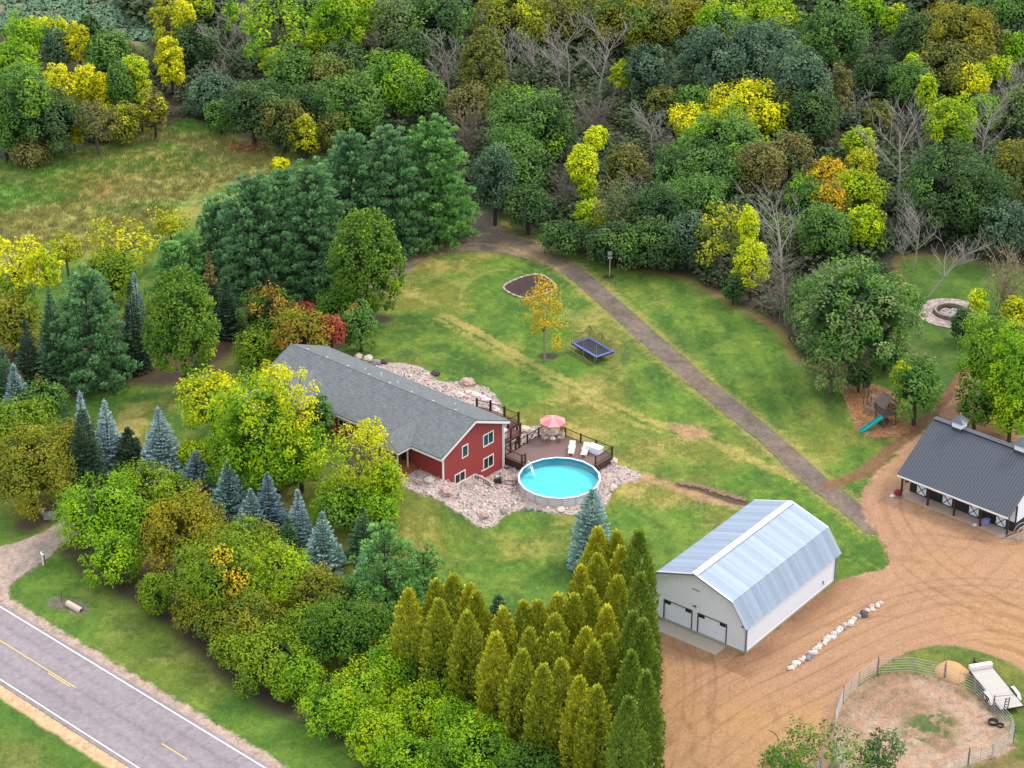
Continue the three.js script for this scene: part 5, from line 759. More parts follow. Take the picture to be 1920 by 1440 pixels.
// ---------------------------------------------------------------- plants: leaves, needles and wood
class Leaves {
  constructor() { this.p = []; this.c = []; this.n = 0; }
  quad(x, y, z, tx, ty, tz, bxx, by, bz, L, W, r, g, b) { // a pointed leaf: t along, b across
    const l = L / 2, w = W / 2;
    this.p.push(x - tx * l, y - ty * l, z - tz * l, x + bxx * w, y + by * w, z + bz * w, x + tx * l, y + ty * l, z + tz * l, x - bxx * w, y - by * w, z - bz * w);
    for (let k = 0; k < 4; k++) this.c.push(r, g, b); this.n++;
  }
  face(x, y, z, nx, ny, nz, L, W, col, r) { // a leaf that faces n, turned at random
    let l = Math.hypot(nx, ny, nz) || 1; nx /= l; ny /= l; nz /= l;
    let ax = r() - 0.5, ay = r() - 0.5, az = r() - 0.5, d = ax * nx + ay * ny + az * nz; ax -= d * nx; ay -= d * ny; az -= d * nz; l = Math.hypot(ax, ay, az) || 1; ax /= l; ay /= l; az /= l;
    this.quad(x, y, z, ax, ay, az, ny * az - nz * ay, nz * ax - nx * az, nx * ay - ny * ax, L, W, col[0], col[1], col[2]);
  }
  along(x, y, z, tx, ty, tz, L, W, col, r) { // a needle spray that points along t
    let l = Math.hypot(tx, ty, tz) || 1; tx /= l; ty /= l; tz /= l;
    let ax = r() - 0.5, ay = r() - 0.5, az = r() - 0.5, d = ax * tx + ay * ty + az * tz; ax -= d * tx; ay -= d * ty; az -= d * tz; l = Math.hypot(ax, ay, az) || 1;
    this.quad(x, y, z, tx, ty, tz, ax / l, ay / l, az / l, L, W, col[0], col[1], col[2]);
  }
  geometry() {
    const g = new THREE.BufferGeometry(), idx = new Uint32Array(this.n * 6); for (let k = 0; k < this.n; k++) { const a = k * 4; idx.set([a, a + 1, a + 2, a, a + 2, a + 3], k * 6); }
    g.setAttribute('position', new THREE.Float32BufferAttribute(this.p, 3)); g.setAttribute('color', new THREE.Float32BufferAttribute(this.c, 3)); g.setIndex(new THREE.BufferAttribute(idx, 1)); return g;
  }
}
class Wood {
  constructor() { this.p = []; }
  limb(a, b, r0, r1, sides = 5) {
    const d = b.clone().sub(a).normalize(), x = Math.abs(d.y) > 0.9 ? V3(1, 0, 0) : V3(0, 1, 0).cross(d).normalize(); const y = d.clone().cross(x).normalize(); x.copy(y).cross(d);
    const P = (o, r, k) => { const q = k / sides * 6.2832, c = Math.cos(q) * r, s = Math.sin(q) * r; return [o.x + x.x * c + y.x * s, o.y + x.y * c + y.y * s, o.z + x.z * c + y.z * s]; };
    for (let k = 0; k < sides; k++) { const A = P(a, r0, k), B = P(a, r0, k + 1), C2 = P(b, r1, k + 1), D = P(b, r1, k); this.p.push(...A, ...B, ...C2, ...A, ...C2, ...D); }
  }
  geometry() { const g = new THREE.BufferGeometry(); g.setAttribute('position', new THREE.Float32BufferAttribute(this.p, 3)); g.computeVertexNormals(); return g; }
}
const leafMat = new THREE.MeshPhysicalMaterial({ vertexColors: true, roughness: 0.75, side: THREE.DoubleSide, transmission: 0.3, thickness: 0, specularIntensity: 0.35 });
const needleMat = new THREE.MeshStandardMaterial({ vertexColors: true, roughness: 0.8, side: THREE.DoubleSide });
const bark = mat('bark', [0.13, 0.105, 0.085], 0.95), barkDark = mat('barkdark', [0.055, 0.045, 0.04], 0.95), barkPale = mat('barkpale', [0.33, 0.30, 0.28], 0.95), barkPink = mat('barkpink', [0.20, 0.155, 0.145], 0.95), barkTan = mat('barktan', [0.30, 0.25, 0.18], 0.95);

// leaf colours: [base, light, accent] as seen in the photograph
const PAL = {
  maple: [[92, 128, 30], [158, 178, 52]], bright: [[98, 150, 34], [166, 196, 50]], olive: [[104, 118, 34], [164, 160, 54]], gold: [[118, 122, 34], [178, 162, 48]], deep: [[62, 104, 34], [118, 150, 50]],
  lime: [[136, 172, 36], [206, 212, 52]], yellow: [[186, 192, 34], [246, 236, 56]], yolive: [[150, 160, 44], [206, 204, 60]], amber: [[184, 160, 48], [232, 196, 70]],
  dark: [[50, 82, 44], [106, 136, 76]], blue: [[58, 88, 66], [124, 152, 118]], mid: [[70, 114, 50], [132, 168, 80]], dull: [[92, 116, 70], [150, 168, 104]], brown: [[104, 104, 58], [154, 148, 88]], cedar: [[90, 102, 46], [146, 146, 68]], egg: [[70, 112, 34], [136, 164, 56]],
  orange: [[146, 116, 44], [190, 140, 66]], red: [[150, 80, 60], [192, 108, 86]], chart: [[176, 196, 24], [236, 234, 40]],
  pine: [[48, 84, 54], [116, 156, 104]], pineG: [[58, 100, 52], [124, 168, 92]], spruceB: [[78, 108, 106], [156, 182, 174]], spruceP: [[90, 114, 118], [170, 192, 194]], spruceG: [[44, 78, 52], [98, 130, 88]], spruceD: [[34, 58, 42], [70, 94, 66]], spruceT: [[84, 84, 48], [150, 118, 70]], navy: [[68, 90, 100], [136, 160, 168]],
  arb: [[96, 116, 34], [192, 190, 66]], arbG: [[72, 100, 34], [144, 160, 58]], arbY: [[112, 126, 36], [212, 202, 72]],
};
for (const k in PAL) PAL[k] = PAL[k].map(c => { const l = rgb(...c), m = (l[0] + l[1] + l[2]) / 3; return l.map(v => Math.max(0.004, (m + (v - m) * 1.08) * (/pine|spruce|navy/.test(k) ? 1.55 : /^arb/.test(k) ? 1.5 : 1.12))); });
const shade = (pal, t, k) => { const [a, b] = pal; return [mix(a[0], b[0], t) * k, mix(a[1], b[1], t) * k, mix(a[2], b[2], t) * k]; };
function heightAbove(base, ty) { const y = (720 - ty) / SURVEY_F, c = Math.cos(PITCH), s = Math.sin(PITCH), dz = -(y * s + c), dy = y * c - s; return EYE_H + dy * (base.z - EYE_Z) / dz - base.y; }
let treeNo = 0;
// broadleaf crown seen as an ellipse (cx, cy, hw, hh) on the photograph
function broadleaf(cx, cy, hw, hh, pal, label, o = {}) {
  const r = rng(1000 + ++treeNo * 7), form = o.form ?? 'dome';
  let p = spot(cx, cy, 7), D = rangeOf(p), a = hw * (form === 'egg' ? 1.0 : 1.14) * D / SURVEY_F, sn = EYE_H / D, cs = Math.sqrt(1 - sn * sn), vb = hh * (form === 'egg' ? 1.04 : 1.16) * D / SURVEY_F;
  let b = Math.sqrt(Math.max(0.1, vb * vb - a * a * sn * sn)) / cs; b = clamp(b, 0.6 * a, 2.6 * a);
  const clear = o.clear ?? (form === 'column' ? 1 : form === 'loose' ? clamp(0.4 * b, 0.5, 2.5) : clamp(0.12 * b, 0.25, 0.8)), hc = b + clear + (o.lift ?? 0);
  p = spot(cx, cy, hc); for (let k = 0; k < 3; k++) p = spot(cx, cy, hc + landHeight(p.x, p.z));
  const gy = landHeight(p.x, p.z), t = thing(o.name ?? 'broadleaf_tree', label, o.cat ?? 'tree', V3(p.x, gy, p.z), 0, o.group);
  const P = PAL[pal], A = o.accent ? PAL[o.accent] : null, L = new Leaves(), W = new Wood();
  const loose = form === 'loose', ae = (a + b) / 2, rl = clamp((loose ? 0.26 : form === 'egg' ? 0.2 : 0.3) * a, 0.45, form === 'egg' ? 0.8 : 1.35), lobes = [];
  const nL = Math.round((loose ? 1.05 : form === 'egg' ? 2.3 : 1.75) * (2 * ae * ae + a * a) / 3 / (rl * rl)) + 6;
  const prof = ny => form === 'egg' ? (ny > 0 ? Math.sqrt(Math.max(0, 1 - Math.pow(ny, 1.7))) * (1 - 0.12 * ny) : Math.sqrt(Math.max(0, 1 - ny ** 2 * 0.9))) : Math.sqrt(Math.max(0, 1 - ny * ny));
  const skew = r() * 6.28, sk = loose ? 0.25 : form === 'egg' ? 0.05 : 0.24, n0 = r() * 50;
  for (let k = 0; k < nL; k++) {
    const ny = form === 'egg' ? mix(-0.86, 0.97, (k + r()) / nL) : mix(loose ? -0.75 : -0.72, 0.97, (k + r()) / nL), az = k * 2.39996 + r() * 0.6, hr = prof(ny);
    const lump = 1 + sk * 2 * (noise(Math.cos(az) * 1.6 + n0, Math.sin(az) * 1.6 + ny * 2 + n0) - 0.5);
    const q = (loose ? mix(0.45, 1, Math.sqrt(r())) : mix(form === 'egg' ? 0.82 : 0.72, form === 'egg' ? 0.93 : 0.92, r())) * lump, rr = rl * mix(0.75, 1.25, r());
    const x = Math.cos(az) * hr * (a - rr * 0.45) * q, z = Math.sin(az) * hr * (a - rr * 0.45) * q, y = hc + ny * (b - rr * 0.35) * q;
    if (y < 0.4) continue;
    let acc = 0; if (A) { const d = o.dir ? (Math.cos(az) * hr * o.dir[0] + ny * o.dir[1] + Math.sin(az) * hr * o.dir[2]) : 0; acc = r() + (o.dir ? d * 0.8 : 0) > 1 - (o.share ?? 0.3) ? 1 : 0; }
    lobes.push([x, y, z, rr, acc, r(), ny]);
  }
  const ls = (o.leaf ?? 0.26) * clamp(D / 230, 0.8, 1.5);
  for (const [x, y, z, rr, acc, tone] of lobes) {
    const rs = rr * 0.42, nS = loose ? 10 : 15, per = Math.max(5, Math.round((rs / ls) ** 2 * (loose ? 3.0 : 4.2) + 3));
    let ox = x, oy = (y - hc) * (a / b) + a * 0.25, oz = z; const ol = Math.hypot(ox, oy, oz) || 1; ox /= ol; oy /= ol; oz /= ol;
    for (let s = 0; s < nS; s++) {
      let sy = 1 - 2 * (s + r()) / nS, sa = s * 2.39996 + tone * 9, sr = Math.sqrt(Math.max(0, 1 - sy * sy)), sx = Math.cos(sa) * sr, sz = Math.sin(sa) * sr;
      const dot = sx * ox + sy * oy + sz * oz; if (dot < -0.35 && !loose) continue;
      const cx2 = x + sx * rr * 0.8, cy2 = y + sy * rr * 0.72, cz2 = z + sz * rr * 0.8, st = r();
      for (let k = 0; k < per; k++) {
        let dx = r() * 2 - 1, dy = r() * 2 - 1, dz = r() * 2 - 1; const dl = Math.hypot(dx, dy, dz) || 1, q = rs * (0.6 + 0.5 * r()) / dl; dx *= q; dy *= q; dz *= q;
        const tt = clamp(0.12 + 0.45 * tone * tone + 0.35 * (st - 0.4) + 0.3 * (r() - 0.5) + 0.12 * sy, 0, 1), kk = 0.72 + 0.5 * r();  // sy term: clump tops coloured lighter, light from above put into the leaf colour
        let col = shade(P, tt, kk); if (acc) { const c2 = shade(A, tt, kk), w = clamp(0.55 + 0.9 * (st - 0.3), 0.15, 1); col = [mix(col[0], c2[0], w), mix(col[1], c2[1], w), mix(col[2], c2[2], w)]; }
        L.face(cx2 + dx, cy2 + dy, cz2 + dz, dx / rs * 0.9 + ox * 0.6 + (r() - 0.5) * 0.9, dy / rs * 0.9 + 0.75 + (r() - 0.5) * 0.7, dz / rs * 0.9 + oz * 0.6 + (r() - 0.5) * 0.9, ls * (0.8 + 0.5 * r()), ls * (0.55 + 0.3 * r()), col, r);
      }
    }
  }
  if (!loose) for (let k = 0; k < 140; k++) { const az = r() * 6.28, ny = r() * 1.5 - 0.75, h = Math.sqrt(1 - ny * ny) * 0.55; L.face(Math.cos(az) * h * a, hc + ny * b * 0.6, Math.sin(az) * h * a, r() - 0.5, 0.6, r() - 0.5, a * 0.32, a * 0.26, shade(P, 0, 0.55), r); }  // inner filler leaves, coloured darker for the shade inside the crown
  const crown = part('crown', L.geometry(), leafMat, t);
  // trunk and limbs
  const tr = clamp(0.055 * a + 0.05, 0.08, o.trunk ?? 0.3), fork = loose ? Math.max(0.8, hc - b * 0.55) : hc - b * 0.2, top = V3((r() - 0.5) * 0.3, fork, (r() - 0.5) * 0.3);
  W.limb(V3(0, -0.15, 0), top, tr * 1.25, tr * 0.75, 8);
  const lim = loose ? lobes.length : Math.min(7, lobes.length);
  for (let k = 0; k < lim; k++) { const q = lobes[loose ? k : Math.floor(k * lobes.length / lim)], e = V3(q[0], q[1], q[2]), m = top.clone().lerp(e, 0.5).add(V3((r() - 0.5) * 0.5, 0.15 * b * (q[1] > fork ? 0.6 : -0.1), (r() - 0.5) * 0.5)), k0 = loose ? 0.32 : 0.5; W.limb(top, m, tr * k0, tr * k0 * 0.6, 5); W.limb(m, e, tr * k0 * 0.6, tr * 0.14, 4); }
  part('trunk', W.geometry(), o.bark ?? (loose ? bark : barkDark), t);
  return t;
}
// conifers: top and base measured on the photograph, half width in its pixels
function conifer(tx, ty, bxp, by, hw, pal, label, o = {}) {
  const r = rng(5000 + ++treeNo * 7), kind = o.kind ?? 'spruce', base = onLand(bxp, by), H = heightAbove(base, ty), D = rangeOf(base), a = hw * D / SURVEY_F;
  const t = thing(o.name ?? (kind === 'pine' ? 'pine_tree' : kind === 'arb' ? 'arborvitae' : 'spruce_tree'), label, 'tree', base, 0, o.group), P = PAL[pal], L = new Leaves(), W = new Wood(), sc = clamp(D / 215, 0.85, 1.5), lean = V3((r() - 0.5) * 0.2, 0, (r() - 0.5) * 0.2);
  const A = o.accent ? PAL[o.accent] : null;
  if (kind === 'spruce') {
    const y0 = o.clear ?? 0.35, step = clamp(H / 24, 0.24, 0.42), n = Math.round((H - y0) / step);
    for (let w = 0; w < n; w++) {
      const f = w / n, y = mix(y0, H, f), R = Math.max(0.1, a * Math.pow(1 - f, o.pow ?? 0.92) * (f < 0.08 ? 0.86 + f : 1) + 0.04), nb = Math.round(clamp(R * 8, 5, 16));
      for (let k = 0; k < nb; k++) {
        const az = (k + r() * 0.8) / nb * 6.283 + w * 1.3, l = R * mix(0.8, 1.1, r()), dx = Math.cos(az), dz = Math.sin(az), rise = mix(-0.12, 0.5, f) + (r() - 0.5) * 0.12, tone = r(), m = Math.max(2, Math.round(l / (0.2 * sc)));
        for (let s = 0; s < m; s++) {
          const q = (s + 0.4) / m; if (q < 0.28 && f < 0.85) continue;
          const droop = rise * l * q - 0.16 * l * Math.sin(q * 2.6), px = dx * l * q, pz = dz * l * q, py = y + droop, bw = l * 0.26 * (1.15 - q) + 0.09;
          for (const sd of [-1, 0, 1]) for (let e = 0; e < 2; e++) {
            const off = sd * bw * (0.5 + 0.6 * r()), ox = -dz * off, oz = dx * off;
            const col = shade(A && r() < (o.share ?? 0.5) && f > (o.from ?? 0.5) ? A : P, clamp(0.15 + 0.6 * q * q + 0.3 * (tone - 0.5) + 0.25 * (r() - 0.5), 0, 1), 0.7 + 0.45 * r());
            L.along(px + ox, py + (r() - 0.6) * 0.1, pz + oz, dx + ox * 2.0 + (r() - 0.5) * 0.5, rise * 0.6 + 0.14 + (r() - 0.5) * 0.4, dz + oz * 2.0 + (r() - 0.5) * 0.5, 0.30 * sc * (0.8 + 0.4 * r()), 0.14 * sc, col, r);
          }
        }
      }
    }
    for (let k = 0; k < 10; k++) L.along(0, H - 0.1 - r() * 0.4, 0, (r() - 0.5) * 0.6, 1, (r() - 0.5) * 0.6, 0.5 * sc, 0.1 * sc, shade(P, 0.9, 1), r);
  } else if (kind === 'pine') {
    const y0 = o.clear ?? 0.5, n = Math.round(clamp(H * 1.05, 6, 16));
    for (let w = 0; w < n; w++) {
      const f = w / n, y = mix(y0, H * 0.97, f), R = a * Math.pow(1 - f, 0.5) * mix(0.88, 1.12, r()) + 0.2, nb = Math.round(clamp(R * 2.7, 5, 10));
      for (let k = 0; k < nb; k++) {
        const az = (k + r() * 0.7) / nb * 6.283 + w * 0.9, l = R * mix(0.72, 1.12, r()), dx = Math.cos(az), dz = Math.sin(az), rise = mix(0.08, 0.95, f * f) + (r() - 0.5) * 0.25, tone = r(), m = Math.max(2, Math.round(l / 0.68));
        if (l > 0.8) W.limb(V3(lean.x * f, y, lean.z * f), V3(dx * l * 0.8, y + rise * l * 0.7, dz * l * 0.8), 0.05, 0.02, 3);
        for (let s = 0; s < m; s++) {
          const q = (s + 0.7) / m; if (q < 0.35 && f < 0.75) continue;
          const cr = clamp(0.38 + 0.17 * l * (0.3 + q * 0.4), 0.36, 0.72) * mix(0.8, 1.2, r()), side = (r() - 0.5) * l * 0.42, px = dx * l * q - dz * side, pz = dz * l * q + dx * side, py = y + rise * l * q * q + (r() - 0.5) * 0.25, st = r();
          const cn = Math.round(18 + cr * 36);
          for (let e = 0; e < cn; e++) {
            let ux = r() * 2 - 1, uy = r() * 1.6 - 0.5, uz = r() * 2 - 1; const ul = Math.hypot(ux, uy, uz) || 1; ux /= ul; uy /= ul; uz /= ul;
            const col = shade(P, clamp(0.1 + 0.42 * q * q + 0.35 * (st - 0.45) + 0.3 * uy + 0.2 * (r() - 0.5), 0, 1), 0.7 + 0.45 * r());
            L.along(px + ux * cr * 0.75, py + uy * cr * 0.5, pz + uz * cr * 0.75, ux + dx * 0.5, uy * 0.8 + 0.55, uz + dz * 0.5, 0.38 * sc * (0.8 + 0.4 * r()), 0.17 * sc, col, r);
          }
        }
      }
    }
  } else { // arborvitae: a tight spire of upright sprays
    const N = Math.round(H * 62), n0 = r() * 90;
    for (let k = 0; k < N; k++) {
      const f = Math.pow((k + r()) / N, 1.12), y = f * H, az = k * 2.39996 + r() * 0.5, bump = 0.74 + 0.52 * noise(Math.cos(az) * 1.7 + n0, Math.sin(az) * 1.7 + y * 1.15), R = a * Math.min(1, Math.pow((1 - f) * 2.5, 0.8)) * (f < 0.06 ? 0.9 : 1) * bump + 0.05, st = r(), R0 = R * mix(0.72, 1, r());
      const dx = Math.cos(az), dz = Math.sin(az);
      for (let e = 0; e < 8; e++) {
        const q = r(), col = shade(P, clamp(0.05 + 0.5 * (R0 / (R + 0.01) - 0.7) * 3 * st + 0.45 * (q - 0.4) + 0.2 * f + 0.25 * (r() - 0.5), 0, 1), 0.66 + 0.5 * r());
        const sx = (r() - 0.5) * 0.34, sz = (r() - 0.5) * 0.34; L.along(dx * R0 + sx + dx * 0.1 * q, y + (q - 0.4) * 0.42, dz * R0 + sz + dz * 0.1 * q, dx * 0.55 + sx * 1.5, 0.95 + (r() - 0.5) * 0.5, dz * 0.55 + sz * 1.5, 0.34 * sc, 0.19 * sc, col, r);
      }
    }
  }
  W.limb(V3(0, -0.1, 0), V3(lean.x * 0.6, H * (kind === 'arb' ? 0.5 : 0.93), lean.z * 0.6), clamp(H * 0.016, 0.06, 0.22), 0.03, 7);
  part('crown', L.geometry(), needleMat, t); part('trunk', W.geometry(), barkDark, t);
  return t;
}
// leafless trees, branching from the trunk
function bareTree(tx, ty, bxp, by, spread, label, o = {}) {
  const r = rng(9000 + ++treeNo * 7), base = onLand(bxp, by), H = heightAbove(base, ty), D = rangeOf(base), dxTop = (tx - bxp) * D / SURVEY_F, a = spread * D / SURVEY_F;
  const t = thing(o.name ?? 'dead_tree', label, o.cat ?? 'tree', base, 0, o.group), W = new Wood(), B = new Wood(), min = 0.014 * clamp(D / 220, 1, 1.5);
  const grow = (p, d, l, rad, lev) => {
    let q = p; const n = lev === 0 ? 4 : 3, dd = d.clone();
    for (let k = 0; k < n; k++) {
      const e = q.clone().addScaledVector(dd, l / n), r1 = rad * (1 - 0.24 * (k + 1) / n * (lev === 0 ? 2.2 : 1.7)); (lev === 0 ? W : B).limb(q, e, Math.max(min, rad * (1 - 0.24 * k / n * 2)), Math.max(min * 0.7, r1), lev < 2 ? 5 : 3);
      if (lev < (o.levels ?? 3) && (lev > 0 || k > 0)) { const m = lev === 0 ? 3 : lev === 1 ? 2 : r() < 0.55 ? 1 : 2; for (let j = 0; j < m; j++) { const az = r() * 6.283, up = o.droop && lev > 0 ? -0.25 : 0.35; const side = V3(Math.cos(az), up, Math.sin(az)).normalize(), nd = dd.clone().multiplyScalar(0.62).addScaledVector(side, lev === 0 ? (a / H) * 2.2 + 0.35 : 0.72).normalize(); grow(e, nd, l * mix(0.42, 0.68, r()) * (lev === 0 ? 0.75 : 1), Math.max(min, r1 * 0.52), lev + 1); } }
      q = e; dd.add(V3((r() - 0.5) * 0.28, 0.06, (r() - 0.5) * 0.28)).normalize();
    }
  };
  const n = o.stems ?? 1; for (let k = 0; k < n; k++) grow(V3((r() - 0.5) * (n > 1 ? a : 0) * 0.6, -0.1, (r() - 0.5) * (n > 1 ? a : 0) * 0.6), V3(dxTop + (n > 1 ? (r() - 0.5) * a * 1.6 : 0), H, n > 1 ? (r() - 0.5) * a * 1.6 : 0).normalize(), H * (n > 1 ? mix(0.5, 0.85, r()) : 0.8), clamp(H * 0.016, 0.05, 0.2) / (n > 1 ? 2.2 : 1), n > 1 ? 1 : 0);
  if (W.p.length) part('trunk', W.geometry(), o.bark ?? barkPale, t); part('branches', B.geometry(), o.bark ?? barkPale, t);
  if (o.leaves) { const L = new Leaves(), P = PAL[o.leaves]; for (let k = 0; k < (o.count ?? 500); k++) { const i = Math.floor(r() * B.p.length / 9) * 9, c = shade(P, r(), 0.7 + 0.5 * r()); L.face(B.p[i] + (r() - 0.5) * 0.4, B.p[i + 1] + (r() - 0.5) * 0.4, B.p[i + 2] + (r() - 0.5) * 0.4, r() - 0.5, 0.7, r() - 0.5, 0.3, 0.22, c, r); } part('leaves', L.geometry(), leafMat, t); }
  return t;
}
// ---------------------------------------------------------------- every tree, one by one
const bl = broadleaf, cf = conifer, dead = bareTree;
// maple row along the road
bl(190, 958, 86, 68, 'bright', 'broad bright green maple at the end of the roadside row by the drive mouth');
bl(212, 1046, 52, 48, 'bright', 'low bright green maple jutting from the row towards the culvert');
bl(275, 922, 76, 48, 'maple', 'yellowish green maple at the back of the row below the big blue spruce', { accent: 'gold', share: 0.2 });
bl(345, 1003, 76, 74, 'gold', 'olive gold maple turning orange in the roadside row', { accent: 'orange', share: 0.12 });
bl(410, 1082, 84, 78, 'maple', 'yellow green maple with one orange patch near its top', { accent: 'amber', share: 0.08, dir: [0, 0.5, 0] });
bl(292, 1112, 34, 38, 'maple', 'small maple at the verge between the bright green and the olive ones');
bl(372, 1138, 56, 52, 'olive', 'dull olive maple on the verge side of the roadside row');
bl(520, 1082, 70, 62, 'lime', 'lightest yellow green maple of the row, below the blue spruces', { accent: 'maple', share: 0.5 });
bl(452, 1168, 74, 58, 'olive', 'dark olive maple above the mown verge', { accent: 'deep', share: 0.3 });
bl(592, 1112, 56, 54, 'olive', 'olive brown maple beside the dense green pine', { accent: 'gold', share: 0.25 });
bl(510, 1236, 76, 58, 'maple', 'wide green maple leaning over the middle of the verge');
bl(648, 1182, 78, 66, 'deep', 'deep green maple in front of the dense pine', { accent: 'gold', share: 0.1 });
bl(712, 1180, 50, 56, 'deep', 'dark green maple touching the first golden arborvitae');
bl(582, 1180, 55, 50, 'maple', 'rounded green maple in the middle of the roadside row');
bl(682, 1298, 66, 54, 'lime', 'bright yellow green maple below the golden arborvitae', { accent: 'bright', share: 0.5 });
bl(628, 1326, 60, 48, 'bright', 'fresh green maple at the verge below the bright yellow green one');
bl(796, 1328, 64, 50, 'lime', 'vivid green maple at the foot of the arborvitae', { accent: 'bright', share: 0.6 });
bl(892, 1412, 84, 46, 'bright', 'low green maple at the bottom edge under the arborvitae', { accent: 'deep', share: 0.4 });
bl(772, 1424, 60, 40, 'bright', 'bright green maple nearest the road at the bottom edge');
bl(800, 1270, 44, 44, 'deep', 'shaded green maple squeezed between two arborvitae');
bl(990, 1436, 70, 40, 'deep', 'dark green maple at the bottom edge among the arborvitae');
bl(556, 1268, 56, 44, 'bright', 'rounded green maple hanging lowest over the middle verge', { accent: 'maple', share: 0.5 });
bl(738, 1252, 56, 52, 'bright', 'bright green maple just left of the front arborvitae', { accent: 'deep', share: 0.3 });
bl(706, 1378, 58, 48, 'lime', 'yellowish green maple at the verge near the bottom edge', { accent: 'bright', share: 0.6 });
bl(850, 1352, 54, 46, 'bright', 'green maple between the vivid green one and the bottom edge', { accent: 'lime', share: 0.3 });
bl(440, 1215, 40, 40, 'maple', 'small green maple over the verge below the dark olive one');
bl(330, 945, 60, 50, 'maple', 'yellow green maple behind the olive gold one', { accent: 'gold', share: 0.35 });
bl(470, 1020, 56, 50, 'maple', 'green maple at the foot of the blue green spruce', { accent: 'gold', share: 0.25 });
// maples left of the drive mouth
bl(34, 792, 60, 42, 'maple', 'yellow green maple at the back of the clump left of the drive');
bl(52, 876, 82, 76, 'olive', 'big golden olive maple overhanging the drive mouth', { accent: 'gold', share: 0.3 });
bl(128, 838, 42, 52, 'olive', 'dull green maple beside the tall bare-stemmed conifer');
// blue spruces and companions along the front lawn
cf(147, 733, 160, 850, 30, 'spruceP', 'pale blue spruce furthest up the front lawn edge');
cf(186, 748, 207, 884, 44, 'spruceP', 'blue spruce second in the row above the maples');
cf(122, 757, 130, 858, 32, 'spruceG', 'green spruce left of the palest blue spruce');
cf(156, 765, 168, 922, 36, 'spruceD', 'tall thin dark conifer with a bare lower trunk', { clear: 2.6, pow: 0.6 });
cf(243, 800, 246, 892, 40, 'spruceD', 'squat dark green spruce between two blue spruces', { pow: 0.7 });
cf(290, 762, 306, 890, 52, 'spruceP', 'tallest blue spruce standing alone against the front lawn');
cf(342, 845, 372, 918, 42, 'navy', 'slate blue spruce tucked behind the tallest blue one', { pow: 0.75 });
cf(425, 860, 432, 958, 42, 'spruceB', 'broad blue spruce in the middle of the row');
cf(405, 916, 408, 958, 20, 'spruceB', 'baby blue spruce at the foot of the broad one');
cf(485, 885, 506, 990, 42, 'navy', 'dark blue spruce behind the blue green one');
cf(470, 915, 474, 1004, 40, 'spruceB', 'blue green spruce in front of the dark blue one');
cf(549, 917, 562, 1012, 32, 'spruceP', 'slim pale blue spruce with a long leader');
cf(538, 968, 542, 1034, 30, 'spruceG', 'small green spruce in front of the slim pale one');
cf(610, 958, 608, 1066, 46, 'spruceB', 'plump blue spruce beside the dense green pine');
cf(672, 1028, 682, 1086, 20, 'spruceB', 'little blue spruce half hidden by the dense green pine');
cf(685, 948, 682, 1044, 38, 'spruceG', 'green spruce with pale new tips below the sparse ash', { accent: 'lime', share: 0.06, from: 0.6 });
cf(1128, 915, 1108, 1062, 50, 'spruceB', 'blue spruce on the grass between the pool and the arborvitae', { pow: 0.6 });
cf(935, 1114, 935, 1185, 32, 'spruceG', 'small bluish green spruce behind the arborvitae', { pow: 0.7 });
cf(717, 985, 725, 1155, 74, 'pineG', 'dense fresh green pine at the end of the blue spruces', { kind: 'pine' });
cf(650, 1092, 655, 1160, 38, 'pineG', 'low green pine skirting the blue spruce', { kind: 'pine' });
cf(788, 1030, 795, 1130, 46, 'pineG', 'green pine behind the dense fresh green one', { kind: 'pine' });
// arborvitae, rows running with the road and up the drive
{
  const rows = [['front row towards the road', [[767, 1107], [823, 1127], [875, 1150], [927, 1190], [975, 1222], [1013, 1250], [1080, 1273], [1112, 1290]]], ['second row from the road', [[817, 1090], [891, 1112], [940, 1143], [988, 1182], [1034, 1190], [1092, 1180], [1107, 1207], [1046, 1240]]], ['row nearest the lawn', [[848, 1080], [880, 1098], [977, 1130], [1003, 1130], [1040, 1117], [1070, 1117], [1035, 1155], [1083, 1063]]], ['double row up the drive', [[1113, 992], [1147, 1000], [1113, 1042], [1157, 1028], [1100, 1105], [1150, 1083], [1130, 1140], [1130, 1192]]], ['outer row on the drive side', [[1169, 998], [1172, 1078], [1158, 1150], [1176, 1165], [1155, 1225], [1182, 1262], [1150, 1310]]]];
  const ord = ['first', 'second', 'third', 'fourth', 'fifth', 'sixth', 'seventh', 'eighth'];
  rows.forEach(([w, tips], j) => tips.forEach(([x, y], k) => { const g = j === 4; cf(x, y, x + (g ? 22 : 4), y + (g ? 236 : 196), 31 + (k * 7 + j * 3) % 5, g ? 'arbG' : (k + j) % 3 === 0 ? 'arbY' : 'arb', (g ? 'dark green arborvitae, ' : 'golden green arborvitae, ') + ord[k] + ' along the ' + w, { kind: 'arb', group: 'arborvitae by the barn drive' }); }));
}
// trees in front of the house
bl(396, 752, 56, 58, 'lime', 'yellow topped ash at the end of the house by the front lawn', { accent: 'yellow', share: 0.45, dir: [0, 0.5, 0], leaf: 0.3, clear: 1.2 });
bl(482, 800, 76, 92, 'bright', 'tall bright green ash in front of the garage wing', { accent: 'lime', share: 0.4, dir: [0, 0.5, 0], leaf: 0.3, clear: 1 });
bl(430, 850, 46, 50, 'bright', 'lower green ash between the yellow topped one and the blue spruces', { accent: 'maple', share: 0.4, clear: 0.8 });
bl(508, 712, 34, 34, 'yellow', 'yellow ash crown rising against the far roof end', { form: 'loose', lift: 5, accent: 'lime', share: 0.4 });
bl(548, 755, 44, 62, 'yellow', 'thin yellow ash with bare twigs over the garage roof', { form: 'loose', lift: 3 });
bl(600, 780, 26, 34, 'mid', 'small green tree against the house wall', { lift: 1 });
bl(515, 868, 62, 50, 'bright', 'spreading green ash low in front of the house', { leaf: 0.3, accent: 'maple', share: 0.3, clear: 1 });
